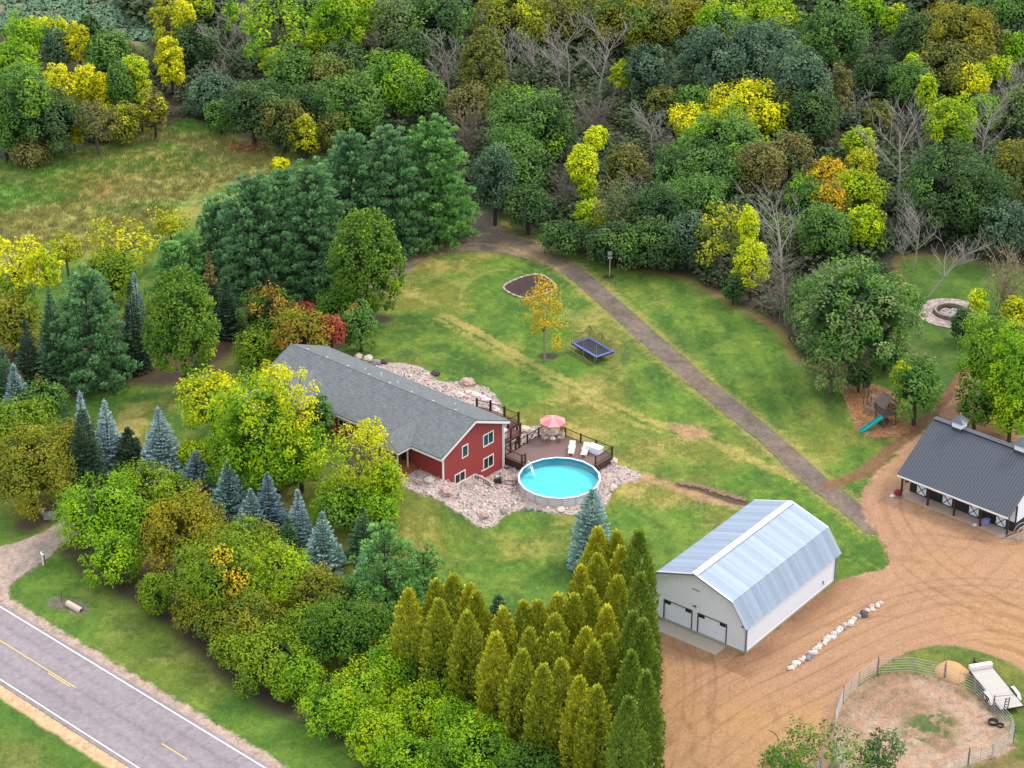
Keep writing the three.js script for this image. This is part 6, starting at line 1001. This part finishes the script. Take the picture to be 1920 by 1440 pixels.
bl(562, 848, 46, 54, 'bright', 'green ash between the tall one and the sparse one', { leaf: 0.3, clear: 1, accent: 'lime', share: 0.3 });
bl(366, 850, 34, 28, 'lime', 'low yellow green bush behind the slate blue spruce', { clear: 0.3, name: 'bush', cat: 'bush' });
bl(662, 868, 72, 66, 'yolive', 'sparse ash with bare brown branches by the front porch', { form: 'loose', accent: 'lime', share: 0.5, leaf: 0.27 });
bl(692, 812, 30, 26, 'yellow', 'yellow tufted ash crown against the porch roof', { form: 'loose', lift: 3 });
bl(718, 900, 38, 40, 'lime', 'dense yellow green tree at the corner of the front pebble bed', { accent: 'bright', share: 0.4 });
bl(645, 940, 60, 46, 'bright', 'leafy green tree below the sparse ash', { leaf: 0.28, accent: 'mid', share: 0.4 });
bl(712, 956, 36, 30, 'bright', 'green shrub on the lawn edge below the yellow green tree', { name: 'bush', cat: 'bush', clear: 0.4 });
dead(700, 850, 690, 930, 50, 'bare twiggy tree among the sparse ash leaves', { bark: barkPink, name: 'bare_tree' });
// behind the house
bl(500, 592, 52, 48, 'deep', 'green maple with an orange crown behind the far roof end', { accent: 'orange', share: 0.22, dir: [0.3, 0.6, 0] });
bl(487, 652, 50, 36, 'maple', 'yellow green maple low beside the far roof end');
bl(565, 628, 58, 50, 'olive', 'russet olive maple touching the roof', { accent: 'orange', share: 0.35 });
bl(568, 586, 26, 18, 'red', 'coral red maple crown in the clump behind the house', { lift: 2 });
bl(622, 620, 26, 30, 'red', 'brick red maple overhanging the back eave', { lift: 1 });
bl(640, 582, 58, 40, 'deep', 'green maple behind the red ones');
bl(676, 608, 32, 42, 'mid', 'green maple at the lawn end of the red clump', { accent: 'orange', share: 0.1 });
bl(687, 489, 76, 102, 'egg', 'egg shaped green maple by the gravel path', { form: 'egg', accent: 'lime', share: 0.04, clear: 1.5, leaf: 0.28 });
bl(338, 604, 74, 104, 'egg', 'egg shaped maple standing on its mulch ring by the front lawn', { form: 'egg', accent: 'lime', share: 0.05, clear: 1.7, leaf: 0.28 });
// sapling by the trampoline
bl(1022, 585, 40, 64, 'amber', 'young tree with sparse amber leaves by the trampoline', { form: 'loose', accent: 'yolive', share: 0.35, dir: [0, -0.8, 0], clear: 1.4, leaf: 0.2, trunk: 0.1, bark: barkTan, name: 'sapling' });
// white pines
cf(364, 372, 420, 525, 62, 'pine', 'white pine at the meadow end of the windbreak', { kind: 'pine' });
cf(345, 440, 352, 545, 46, 'pineG', 'lower green pine in front of the meadow end pine', { kind: 'pine' });
cf(474, 325, 482, 548, 74, 'pine', 'broad white pine second from the meadow', { kind: 'pine' });
cf(516, 316, 540, 520, 62, 'pine', 'dark white pine with a yellow shrub behind its top', { kind: 'pine' });
cf(575, 302, 590, 545, 76, 'pine', 'tall white pine behind the egg shaped maple', { kind: 'pine' });
cf(651, 244, 660, 470, 78, 'pine', 'tallest dark white pine in the middle of the windbreak', { kind: 'pine' });
cf(722, 236, 735, 470, 74, 'pine', 'blue green white pine right of the tallest', { kind: 'pine' });
cf(798, 216, 812, 452, 84, 'pineG', 'fresh green white pine last in the windbreak by the path', { kind: 'pine' });
cf(322, 448, 332, 640, 50, 'pineG', 'green pine behind the egg shaped maple on the mulch', { kind: 'pine' });
cf(144, 503, 176, 718, 76, 'pine', 'big green white pine left of the front lawn', { kind: 'pine' });
// spruces on the left
cf(97, 540, 108, 722, 48, 'spruceG', 'layered grey green spruce left of the big white pine');
cf(48, 597, 58, 722, 36, 'spruceD', 'dark spruce at the left edge above the brown tops');
cf(232, 525, 256, 692, 38, 'spruceD', 'narrow dark spruce between pine and egg shaped maple');
cf(250, 510, 262, 640, 26, 'spruceP', 'small blue spruce top poking up behind the narrow dark one');
cf(387, 468, 400, 612, 30, 'spruceD', 'dark spruce with a rusty brown top', { accent: 'spruceT', share: 0.8, from: 0.55 });
cf(424, 520, 430, 628, 36, 'spruceD', 'dusky spruce beside the rusty topped one');
cf(30, 682, 34, 775, 36, 'spruceB', 'blue spruce at the left edge behind rusty tops');
cf(38, 694, 42, 760, 18, 'spruceT', 'small rusty brown spruce top beside the blue one');
cf(72, 700, 76, 765, 18, 'spruceT', 'thin brownish spruce top at the mulch edge');
cf(12, 650, 16, 765, 38, 'spruceG', 'grey green spruce at the left border');
bl(78, 748, 44, 28, 'mid', 'low spreading juniper mass below the rusty tops', { name: 'juniper', cat: 'bush', clear: 0.2 });
// yellow trees by the meadow's near edge
bl(28, 494, 56, 46, 'yellow', 'brilliant yellow ash at the left border', { form: 'loose', lift: 2.5, leaf: 0.32 });
bl(85, 500, 34, 44, 'lime', 'yellow green ash beside the brilliant yellow one', { form: 'loose', lift: 2, accent: 'yellow', share: 0.4, leaf: 0.3 });
bl(124, 468, 28, 28, 'yolive', 'thin mustard ash behind the grey green spruce', { form: 'loose', lift: 1.5 });
bl(228, 452, 60, 40, 'yolive', 'mustard yellow ash in the middle of the meadow edge', { form: 'loose', accent: 'yellow', share: 0.45, leaf: 0.3 });
bl(205, 515, 54, 46, 'maple', 'yellow green tree below the mustard yellow ash');
bl(22, 608, 52, 52, 'olive', 'olive bush mass at the left border');
bl(318, 420, 36, 30, 'yolive', 'wispy yellow shrub at the meadow end of the pines', { form: 'loose', name: 'shrub', cat: 'shrub', clear: 0.5 });
bl(526, 308, 16, 13, 'yellow', 'small yellow shrub behind the pine tops', { name: 'shrub', cat: 'shrub' });
bl(20, 560, 40, 40, 'maple', 'green tree under the brilliant yellow ash');
// grove across the meadow
bl(40, 195, 62, 78, 'mid', 'large soft green willow at the left border of the grove', { accent: 'bright', share: 0.3 });
bl(26, 122, 46, 42, 'bright', 'light green tree behind the soft green willow');
bl(42, 70, 30, 40, 'bright', 'green tree at the back left of the grove', { accent: 'lime', share: 0.3 });
bl(96, 62, 40, 32, 'lime', 'broad yellow green crown at the back of the grove', { accent: 'yellow', share: 0.4 });
bl(147, 82, 22, 42, 'yolive', 'narrow mustard tree at the back of the grove', { accent: 'yellow', share: 0.4 });
bl(105, 88, 28, 36, 'blue', 'grey green dome in the middle of the grove');
bl(166, 52, 18, 24, 'dark', 'small dark tree at the grove edge by the squash field');
bl(202, 95, 42, 40, 'mid', 'plain green tree right of the middle of the grove');
bl(108, 168, 30, 48, 'yellow', 'bright yellow poplar in the front of the grove, left one');
bl(160, 162, 27, 44, 'yellow', 'bright yellow poplar in the front of the grove, right one', { accent: 'yolive', share: 0.3 });
bl(194, 175, 15, 42, 'yellow', 'slender yellow poplar beside the right bright one');
bl(222, 162, 27, 46, 'mid', 'upright green tree between yellow poplars');
bl(252, 148, 26, 46, 'lime', 'yellow green poplar near the grove end', { accent: 'yellow', share: 0.4 });
bl(320, 120, 24, 46, 'yellow', 'lone yellow poplar at the gap between grove and woods', { accent: 'yolive', share: 0.4 });
bl(288, 208, 26, 42, 'brown', 'brownish olive tree at the grove corner', { accent: 'yolive', share: 0.4 });
bl(226, 228, 38, 36, 'olive', 'olive tree at the front of the grove', { accent: 'yolive', share: 0.3 });
bl(136, 236, 18, 38, 'yolive', 'small mustard tree at the foot of the grove');
bl(92, 226, 60, 58, 'dark', 'dark green mass under the yellow poplars');
bl(180, 230, 34, 40, 'brown', 'brownish green tree between the poplar trunks', { form: 'loose' });
bl(66, 248, 22, 22, 'dull', 'pale green bush at the foot of the grove', { name: 'bush', cat: 'bush' });
bl(60, 282, 40, 18, 'brown', 'brown undergrowth bush at the grove corner', { name: 'bush', cat: 'bush', clear: 0.2 });
bl(8, 255, 40, 40, 'mid', 'green bush at the left border of the grove', { name: 'bush', cat: 'bush' });
// gap and left part of the woods
bl(312, 36, 28, 52, 'yolive', 'sparse mustard tree with dark stems at the squash field', { form: 'loose' });
bl(345, 30, 20, 28, 'yellow', 'yellow tree crown at the squash field corner');
bl(378, 12, 26, 30, 'lime', 'yellow green crown at the top edge above the dead tree');
bl(366, 84, 46, 40, 'dark', 'dark tree beside the lone yellow poplar');
bl(400, 178, 48, 42, 'blue', 'dark blue green tree in the gap');
bl(413, 218, 28, 30, 'mid', 'round green bush at the meadow corner of the woods', { clear: 0.3 });
bl(474, 205, 60, 58, 'dark', 'dark shrubby tree above the brush pile', { accent: 'dull', share: 0.25, clear: 0.6 });
bl(530, 228, 46, 50, 'cedar', 'olive dark tree right of the brush pile', { clear: 0.5, accent: 'dark', share: 0.4 });
bl(570, 252, 28, 36, 'yolive', 'mustard olive bush at the edge of the woods', { clear: 0.4 });
bl(627, 246, 34, 36, 'cedar', 'olive bush just behind the pines', { clear: 0.4 });
bl(515, 48, 64, 62, 'bright', 'large light green ash at the top of the woods', { form: 'loose', accent: 'lime', share: 0.5, leaf: 0.32 });
bl(508, 120, 20, 30, 'lime', 'yellow green tuft beside the forked dead tree');
bl(592, 82, 26, 28, 'lime', 'yellow green tuft right of the light green ash', { form: 'loose' });
bl(448, 30, 30, 34, 'bright', 'light green crown above the forked dead tree', { form: 'loose' });
bl(550, 142, 48, 50, 'mid', 'mid green tree below the light green ash');
bl(632, 40, 46, 60, 'bright', 'light green tall tree at the top edge', { accent: 'lime', share: 0.25 });
bl(690, 25, 40, 46, 'lime', 'yellow green crown at the top edge', { accent: 'bright', share: 0.4 });
bl(738, 42, 42, 54, 'dull', 'greyish green tree right of the yellow green crown');
bl(614, 150, 50, 46, 'cedar', 'olive green tree in the left woods', { accent: 'mid', share: 0.4 });
bl(580, 195, 46, 44, 'dark', 'dark tree below the olive one');
bl(660, 198, 60, 58, 'mid', 'leafy green tree behind the tallest pines');
bl(738, 158, 62, 62, 'bright', 'spiky bright green tree behind the pine tops', { accent: 'mid', share: 0.5 });
bl(692, 84, 26, 20, 'brown', 'tan olive crown among dead branches');
bl(795, 180, 40, 44, 'mid', 'green tree between the bright one and the cedar');
bl(640, 110, 40, 36, 'dark', 'dark crown in the hollow of the left woods');
bl(770, 95, 40, 36, 'dark', 'dark crown left of the dead silver tree');
// middle of the woods
bl(815, 40, 66, 50, 'dark', 'dark green dome at the top middle', { accent: 'mid', share: 0.35 });
bl(966, 32, 76, 44, 'olive', 'yellowish olive canopy at the top middle', { accent: 'lime', share: 0.3 });
bl(1082, 30, 60, 44, 'cedar', 'olive canopy right of the yellowish one', { accent: 'olive', share: 0.4 });
bl(1166, 38, 60, 50, 'olive', 'olive green canopy above the dead thicket', { accent: 'mid', share: 0.3 });
bl(905, 126, 46, 76, 'cedar', 'egg shaped olive cedar among dead trees', { form: 'egg' });
bl(880, 196, 44, 42, 'brown', 'brownish tree below the cedar');
bl(985, 232, 76, 68, 'mid', 'big green tree in the middle of the woods edge', { accent: 'bright', share: 0.2 });
bl(962, 312, 62, 62, 'mid', 'green tree above the bend of the gravel path', { clear: 1, accent: 'dark', share: 0.3 });
bl(1040, 240, 34, 60, 'dark', 'dark upright tree right of the big green one');
bl(928, 335, 40, 70, 'blue', 'blue green tree beside the last white pine', { clear: 0.6 });
bl(990, 390, 46, 44, 'dark', 'dark bush over the gravel path bend', { clear: 0.3 });
bl(1117, 258, 20, 22, 'chart', 'chartreuse tip of the leaning yellow tree', { lift: 6, group: 'lobes of the chartreuse tree' });
bl(1092, 306, 28, 34, 'chart', 'chartreuse tree glowing at the woods edge', { lift: 4 });
bl(1103, 352, 19, 26, 'lime', 'narrow lime foliage under the chartreuse tree', { lift: 2 });
bl(1106, 402, 28, 30, 'lime', 'lime green bush at the foot of the chartreuse tree', { clear: 0.5 });
bl(1057, 445, 46, 34, 'dark', 'dark hedge bush left along the path', { clear: 0.2, accent: 'mid', share: 0.25 });
bl(1150, 458, 56, 42, 'dark', 'dark hedge bush behind the bird feeder', { clear: 0.2, accent: 'mid', share: 0.3 });
bl(1228, 458, 52, 46, 'dark', 'dark hedge bush right of the bird feeder', { clear: 0.2, accent: 'mid', share: 0.25 });
bl(1290, 447, 46, 50, 'blue', 'dusky bush beside the speckled tree', { clear: 0.2 });
bl(1172, 316, 42, 46, 'cedar', 'olive brown tree above the hedge bushes', { accent: 'brown', share: 0.4 });
bl(1150, 390, 48, 50, 'brown', 'dead looking olive tree behind the feeder', { form: 'loose', accent: 'dark', share: 0.5 });
bl(1228, 400, 58, 54, 'dark', 'dark tree above the feeder hedge', { accent: 'mid', share: 0.3 });
bl(1305, 380, 58, 54, 'mid', 'green tree with upright shoots left of the speckled tree', { accent: 'dark', share: 0.4 });
bl(1352, 436, 54, 54, 'yolive', 'speckled yellow green tree at the lawn edge', { form: 'loose', accent: 'dark', share: 0.35, leaf: 0.3 });
bl(1405, 425, 18, 38, 'chart', 'brilliant yellow spire beside the grey dead tree', { lift: 4 });
bl(1410, 498, 30, 46, 'chart', 'brilliant yellow lower crown beside the grey dead tree', { clear: 1, accent: 'lime', share: 0.4 });
bl(1376, 540, 20, 26, 'dark', 'dark low bush at the lawn edge under the yellow spire', { clear: 0.2, name: 'bush', cat: 'bush' });
// right part of the woods
bl(1222, 42, 54, 46, 'cedar', 'olive tree at the top right of the dead thicket', { accent: 'olive', share: 0.5 });
bl(1284, 32, 36, 34, 'gold', 'golden olive crown at the top edge');
bl(1350, 42, 46, 42, 'bright', 'fresh green crown above the dark oak', { accent: 'lime', share: 0.3 });
bl(1440, 26, 60, 38, 'lime', 'light yellow green canopy at the top edge', { accent: 'bright', share: 0.6 });
bl(1360, 110, 94, 70, 'blue', 'huge dark oak above the yellow dome', {});
bl(1438, 100, 64, 58, 'blue', 'dark oak right of the huge one', { accent: 'dull', share: 0.2 });
bl(1498, 162, 56, 70, 'blue', 'dark oak leaning down beside the yellow dome');
bl(1528, 216, 50, 48, 'dark', 'dark oak over the black hollow');
bl(1215, 132, 42, 50, 'blue', 'dark blue green tree left of the huge oak');
bl(1164, 142, 18, 30, 'lime', 'yellow green wisp among the dead thicket', { form: 'loose' });
bl(1562, 66, 62, 56, 'mid', 'green domed tree right of the oaks', { accent: 'dark', share: 0.3 });
bl(1411, 204, 78, 48, 'yellow', 'large yellow domed tree in the woods', { accent: 'lime', share: 0.15 });
bl(1302, 226, 50, 32, 'yellow', 'lower yellow crown left of the yellow dome', { accent: 'lime', share: 0.3 });
bl(1298, 184, 36, 26, 'mid', 'small green dome above the lower yellow crown', { lift: 2 });
bl(1242, 190, 32, 30, 'cedar', 'olive crown left of the small green dome');
bl(1350, 268, 88, 46, 'mid', 'shaggy green tree under the yellow dome', { accent: 'bright', share: 0.3 });
bl(1310, 318, 84, 50, 'mid', 'wide green tree below the shaggy one', { accent: 'dark', share: 0.4 });
bl(1422, 316, 46, 50, 'brown', 'grey brown tree in the middle right woods');
bl(1482, 290, 40, 46, 'brown', 'taupe tree right of the grey brown one', { accent: 'dull', share: 0.4 });
bl(1510, 368, 36, 36, 'mid', 'teal green tree below the orange ones', { accent: 'bright', share: 0.3 });
bl(1554, 326, 38, 28, 'amber', 'yellow orange tree beside the black hollow', { accent: 'yellow', share: 0.5 });
bl(1616, 306, 28, 28, 'yolive', 'mustard crown left of the tall dead tree');
bl(1608, 268, 30, 28, 'lime', 'fresh lime crown left of the tall dead tree', { accent: 'bright', share: 0.5 });
bl(1612, 356, 48, 40, 'lime', 'yellow green tree left of the dead trunk', { accent: 'yolive', share: 0.3 });
bl(1558, 374, 38, 36, 'amber', 'orange olive tree above the big oak', { accent: 'cedar', share: 0.5 });
bl(1622, 424, 38, 44, 'lime', 'bright yellow green column behind the big oak', { accent: 'bright', share: 0.3 });
bl(1545, 432, 50, 50, 'mid', 'green tree behind the big oak');
bl(1470, 440, 30, 36, 'dull', 'pale green crown behind the grey dead tree');
bl(1779, 350, 92, 78, 'dark', 'massive dark green tree right of the tall dead one', { accent: 'mid', share: 0.15 });
bl(1848, 378, 58, 60, 'dark', 'dark tree right of the massive one');
bl(1892, 428, 50, 52, 'blue', 'dark tree at the right border');
bl(1902, 326, 42, 60, 'cedar', 'olive tree at the right border', { accent: 'olive', share: 0.3 });
bl(1678, 40, 24, 30, 'lime', 'bright green tuft right of the green dome', { accent: 'bright', share: 0.5 });
bl(1712, 74, 38, 50, 'dark', 'dark tree left of the golden olive dome');
bl(1796, 64, 90, 60, 'gold', 'big golden olive domed oak', { accent: 'cedar', share: 0.5 });
bl(1778, 122, 70, 40, 'cedar', 'shaded olive oak under the golden dome');
bl(1862, 16, 50, 30, 'mid', 'green crown at the top right edge');
bl(1906, 92, 28, 36, 'bright', 'bright green crown at the right border');
bl(1620, 20, 40, 30, 'bright', 'green crown at the top edge right of the domes');
bl(1705, 160, 46, 44, 'mid', 'green tree with chartreuse spikes', { accent: 'dark', share: 0.3 });
bl(1709, 122, 18, 22, 'lime', 'chartreuse spike of foliage below the dark tree', { lift: 3 });
bl(1738, 172, 18, 32, 'lime', 'second chartreuse spike right of the first', { lift: 2 });
bl(1820, 150, 38, 32, 'yellow', 'yellow crown under the golden oak', { accent: 'lime', share: 0.4 });
bl(1872, 130, 28, 24, 'lime', 'lime crown right of the yellow crown');
bl(1785, 232, 46, 50, 'lime', 'bright lime tree above the massive dark one', { accent: 'bright', share: 0.6 });
bl(1848, 212, 30, 36, 'bright', 'light green tree right of the bright lime one', { accent: 'dull', share: 0.3 });
bl(1650, 220, 28, 30, 'cedar', 'olive tuft behind the tall dead tree');
bl(1578, 168, 22, 46, 'brown', 'viny olive snag beside the oaks', { form: 'loose' });
bl(1640, 140, 44, 40, 'dark', 'dark tree between dome and chartreuse spikes');
bl(1905, 200, 30, 44, 'dull', 'grey green tree at the right border');
// dead and bare trees in the woods
const grey = { bark: barkPale };
dead(462, 22, 472, 140, 44, 'forked grey dead tree at the left of the woods', { levels: 3 }); dead(380, 40, 462, 138, 40, 'dead trunk leaning left from the forked one', { levels: 3 });
dead(400, 118, 420, 165, 40, 'low grey dead brush in the gap', { stems: 6, name: 'dead_brush', cat: 'dead brush' });
dead(700, 68, 700, 122, 46, 'white forked snag below the tan olive crown', { levels: 3 }); dead(745, 72, 748, 118, 22, 'thin white dead pole left of the dark dome', { levels: 2 });
dead(838, 78, 842, 180, 40, 'silvery dead tree left of the cedar', { levels: 3 }); dead(812, 118, 838, 180, 36, 'silvery dead trunk leaning left of the cedar', { levels: 3 });
dead(900, 30, 906, 92, 34, 'pale dead crown above the cedar', { levels: 3 }); dead(955, 62, 958, 150, 40, 'grey dead tree right of the cedar', { levels: 3 });
dead(1000, 85, 1004, 160, 36, 'small grey dead tree in the thicket', { levels: 3 }); dead(1058, 60, 1068, 182, 58, 'broad dead tree in the middle of the thicket', { levels: 3 });
dead(1030, 90, 1062, 182, 50, 'dead trunk leaning left in the thicket', { levels: 3 }); dead(1132, 66, 1120, 196, 36, 'tall dead tree at the end of the thicket', { levels: 3 });
dead(1110, 190, 1112, 262, 44, 'pinkish bare thicket above the chartreuse tree', { bark: barkPink, stems: 12, name: 'bare_thicket', cat: 'bare shrub', levels: 3 });
dead(876, 215, 880, 305, 26, 'pinkish bare shrub behind the last white pine', { bark: barkPink, stems: 9, name: 'bare_thicket', cat: 'bare shrub', levels: 3 });
dead(1218, 212, 1222, 300, 36, 'grey bare tree left of the lower yellow crown', { levels: 3 }); dead(1255, 255, 1250, 318, 34, 'mauve bare brush beside the grey bare tree', { bark: barkPink, stems: 8, name: 'bare_thicket', cat: 'bare shrub', levels: 3 });
dead(1065, 330, 1075, 410, 30, 'bare twigs left of the chartreuse tree', { bark: barkPink, stems: 7, name: 'bare_thicket', cat: 'bare shrub', levels: 3 });
dead(1165, 330, 1170, 410, 34, 'hanging grey twigs behind the feeder hedge', { stems: 6, name: 'bare_thicket', cat: 'bare shrub', levels: 3, droop: true });
dead(1452, 388, 1470, 590, 62, 'dense grey dead tree at the lawn edge', { levels: 3 }); dead(1435, 480, 1465, 600, 50, 'dead limbs drooping to the lawn below the dense grey tree', { stems: 8, droop: true, levels: 3, bark: barkPink, name: 'dead_brush', cat: 'dead brush' });
dead(1686, 210, 1681, 398, 58, 'tall dead tree with radiating white limbs', { levels: 3 });
dead(1726, 404, 1712, 508, 40, 'white dead tree beyond the fire pit', { levels: 3 }); dead(1812, 438, 1740, 558, 46, 'leaning white dead tree beside the fire pit', { levels: 3 }); dead(1678, 440, 1700, 500, 22, 'thin white dead sapling left of the white dead tree', { levels: 3 });
dead(1888, 138, 1890, 218, 34, 'grey dead tree at the right border', { levels: 3 }); dead(1842, 205, 1834, 330, 34, 'slim grey dead tree before the light green one', { levels: 3 });
dead(1588, 160, 1600, 235, 30, 'dead branches drooping beside the black hollow', { stems: 4, droop: true, name: 'dead_brush', cat: 'dead brush' });
dead(1885, 480, 1880, 590, 48, 'tan leafless shrub right of the fire pit', { bark: barkTan, stems: 14, name: 'bare_thicket', cat: 'bare shrub', levels: 3, leaves: 'brown', count: 500 });
dead(1730, 640, 1728, 690, 40, 'fallen bare branches under the big oak', { stems: 6, droop: true, name: 'dead_brush', cat: 'dead brush', bark: barkTan });
dead(315, 395, 322, 450, 34, 'thin bare shrub with yellow leaves by the meadow', { bark: barkTan, stems: 6, name: 'bare_thicket', cat: 'bare shrub', leaves: 'yellow', count: 300 });
// round the playset and fire pit
bl(1606, 585, 106, 96, 'mid', 'big spreading oak with a thick trunk in the wood chips', { accent: 'dull', share: 0.45, clear: 2.2, trunk: 0.5, leaf: 0.3, bark: barkDark, name: 'oak_tree' });
bl(1560, 540, 56, 46, 'dull', 'pale green boughs at the top of the big spreading oak', { lift: 2, accent: 'mid', share: 0.5 });
bl(1690, 575, 46, 40, 'mid', 'green boughs reaching from the oak towards the fire pit', { lift: 2, accent: 'dull', share: 0.4 });
bl(1612, 705, 24, 24, 'dark', 'dark ivy bush round the oak trunk', { name: 'bush', cat: 'bush', clear: 0.5 });
bl(1560, 690, 50, 40, 'dull', 'low drooping oak branches over the lawn edge', { form: 'loose', clear: 0.6 });
bl(1660, 660, 34, 30, 'dark', 'dark bush right of the oak trunk', { name: 'bush', cat: 'bush', clear: 0.3 });
bl(1720, 722, 44, 58, 'mid', 'green tree beside the playset tower', { accent: 'deep', share: 0.3, clear: 0.8 });
bl(1692, 704, 20, 24, 'chart', 'yellow bough beside the playset tree', { lift: 1.5 });
bl(1808, 606, 26, 28, 'dark', 'small dark tree in front of the fire pit', { clear: 0.4 });
bl(1834, 566, 20, 28, 'chart', 'yellow green shrub right of the fire pit', { form: 'loose', accent: 'lime', share: 0.4, name: 'shrub', cat: 'shrub', clear: 0.3 });
bl(1902, 580, 26, 26, 'yolive', 'mustard shrub at the right border by the fire pit', { accent: 'yellow', share: 0.4, name: 'shrub', cat: 'shrub' });
bl(1858, 668, 58, 78, 'bright', 'bright green tree behind the stable roof', { accent: 'deep', share: 0.4 });
bl(1906, 700, 46, 86, 'bright', 'yellow flecked green tree at the right border behind the stable', { accent: 'lime', share: 0.45 });
bl(1832, 756, 40, 46, 'deep', 'deep green tree between the track and the stable', { clear: 0.6 });
bl(1898, 776, 40, 44, 'lime', 'lime green lower tree behind the stable roof', { clear: 0.6, accent: 'bright', share: 0.6 });
bl(1545, 1425, 98, 56, 'deep', 'dark oak at the bottom edge before the corral', { form: 'loose', accent: 'mid', share: 0.5, leaf: 0.34, bark: barkPale, name: 'oak_tree' });
bl(1650, 1410, 44, 46, 'dark', 'dusky oak crown at the bottom edge inside the corral', { form: 'loose', leaf: 0.26, bark: barkPale });
bl(1470, 1420, 44, 34, 'mid', 'sprawling oak boughs over the orange dirt', { form: 'loose', leaf: 0.26, bark: barkPale });
// ---------------------------------------------------------------- what nobody would count
function scatter(name, label, n, box, keep, geo, m, size, tint, seed, yy = 0.1) {
  const r = rng(seed), list = []; for (let k = 0; k < n * 12 && list.length < n; k++) { const x = mix(box[0], box[1], r()), z = mix(box[2], box[3], r()); if (keep(x, z)) list.push([x, z]); }
  const im = new THREE.InstancedMesh(geo, m, list.length), o = new THREE.Object3D(), c = new THREE.Color();
  list.forEach(([x, z], k) => { const s = size(r, x, z); o.position.set(x, landHeight(x, z) + yy, z); o.rotation.set((r() - 0.5) * 0.4, r() * 6.28, (r() - 0.5) * 0.4); o.scale.set(s * (0.8 + 0.4 * r()), s * (0.8 + 0.4 * r()), s * (0.8 + 0.4 * r())); o.updateMatrix(); im.setMatrixAt(k, o.matrix); im.setColorAt(k, c.setRGB(...tint(r, x, z))); });
  im.name = name; tag(im, label, null, null, 'stuff'); im.castShadow = im.receiveShadow = true; scene.add(im);
}
const whiteLeaf = new THREE.MeshStandardMaterial({ roughness: 0.85, side: THREE.DoubleSide });
function clump(seed, n, spread, L, W, up, flat) { const l = new Leaves(), r = rng(seed); for (let k = 0; k < n; k++) { const a = r() * 6.28, q = Math.sqrt(r()) * spread, y = flat * r() * (1 - (q / spread) ** 2 * 0.6); if (up) l.along(Math.cos(a) * q, y + L * 0.3, Math.sin(a) * q, (r() - 0.5) * 0.9, 1, (r() - 0.5) * 0.9, L, W, [1, 1, 1], r); else l.face(Math.cos(a) * q, y, Math.sin(a) * q, (r() - 0.5) * 1.2, 0.8, (r() - 0.5) * 1.2, L, W, [1, 1, 1], r); } const g = l.geometry(); g.deleteAttribute('color'); return g; }
scatter('undergrowth', 'dark leafy undergrowth on the floor of the woods', 3200, [-60, 91, -141, -5], (x, z) => zone('wood', x, z) > 1.6 || zone('grove', x, z) > 1.5, clump(1, 110, 0.9, 0.26, 0.2, false, 1.2), whiteLeaf, (r, x, z) => (z < -118 ? 3.4 : 1.1) + 1.5 * r(), r => { const k = 0.6 + 0.8 * r(); return [0.050 * k, 0.085 * k, 0.030 * k]; }, 91);
scatter('meadow_grass', 'tall matted grass of the meadow', 5200, [-90, -15, -95, -20], (x, z) => zone('meadow', x, z) > 0.4 && zone('needles', x, z) < 0, clump(2, 16, 0.35, 0.42, 0.05, true, 0.1), whiteLeaf, r => 0.8 + 0.8 * r(), (r, x, z) => { const g = sstep(0.36, 0.56, fbm(x * 0.06 + 5, z * 0.14 + 2, 3)), k = 0.75 + 0.5 * r(); return [mix(0.30, 0.15, g) * k, mix(0.29, 0.29, g) * k, mix(0.09, 0.05, g) * k]; }, 92, 0);
scatter('squash_leaves', 'bluish green squash leaves sprawling over the field', 4200, [-92, -40, -142, -88], (x, z) => zone('squash', x, z) > 0.3 && fbm(x * 0.35 + 40, z * 0.35, 2) < 0.6, clump(3, 14, 0.6, 0.42, 0.38, false, 0.4), whiteLeaf, r => 0.8 + 0.5 * r(), r => { const k = 0.7 + 0.6 * r(); return [0.13 * k, 0.23 * k, 0.13 * k]; }, 93);
scatter('wood_chips', 'orange wood chips under the playset', 2600, [30, 48, -5, 16], (x, z) => zone('chips', x, z) > 0.15, clump(4, 5, 0.25, 0.16, 0.08, false, 0.05), whiteLeaf, r => 0.7 + 0.6 * r(), r => { const k = 0.5 + 0.7 * r(); return [0.58 * k, 0.31 * k, 0.15 * k]; }, 94, 0.06);
renderer.render(scene, camera);
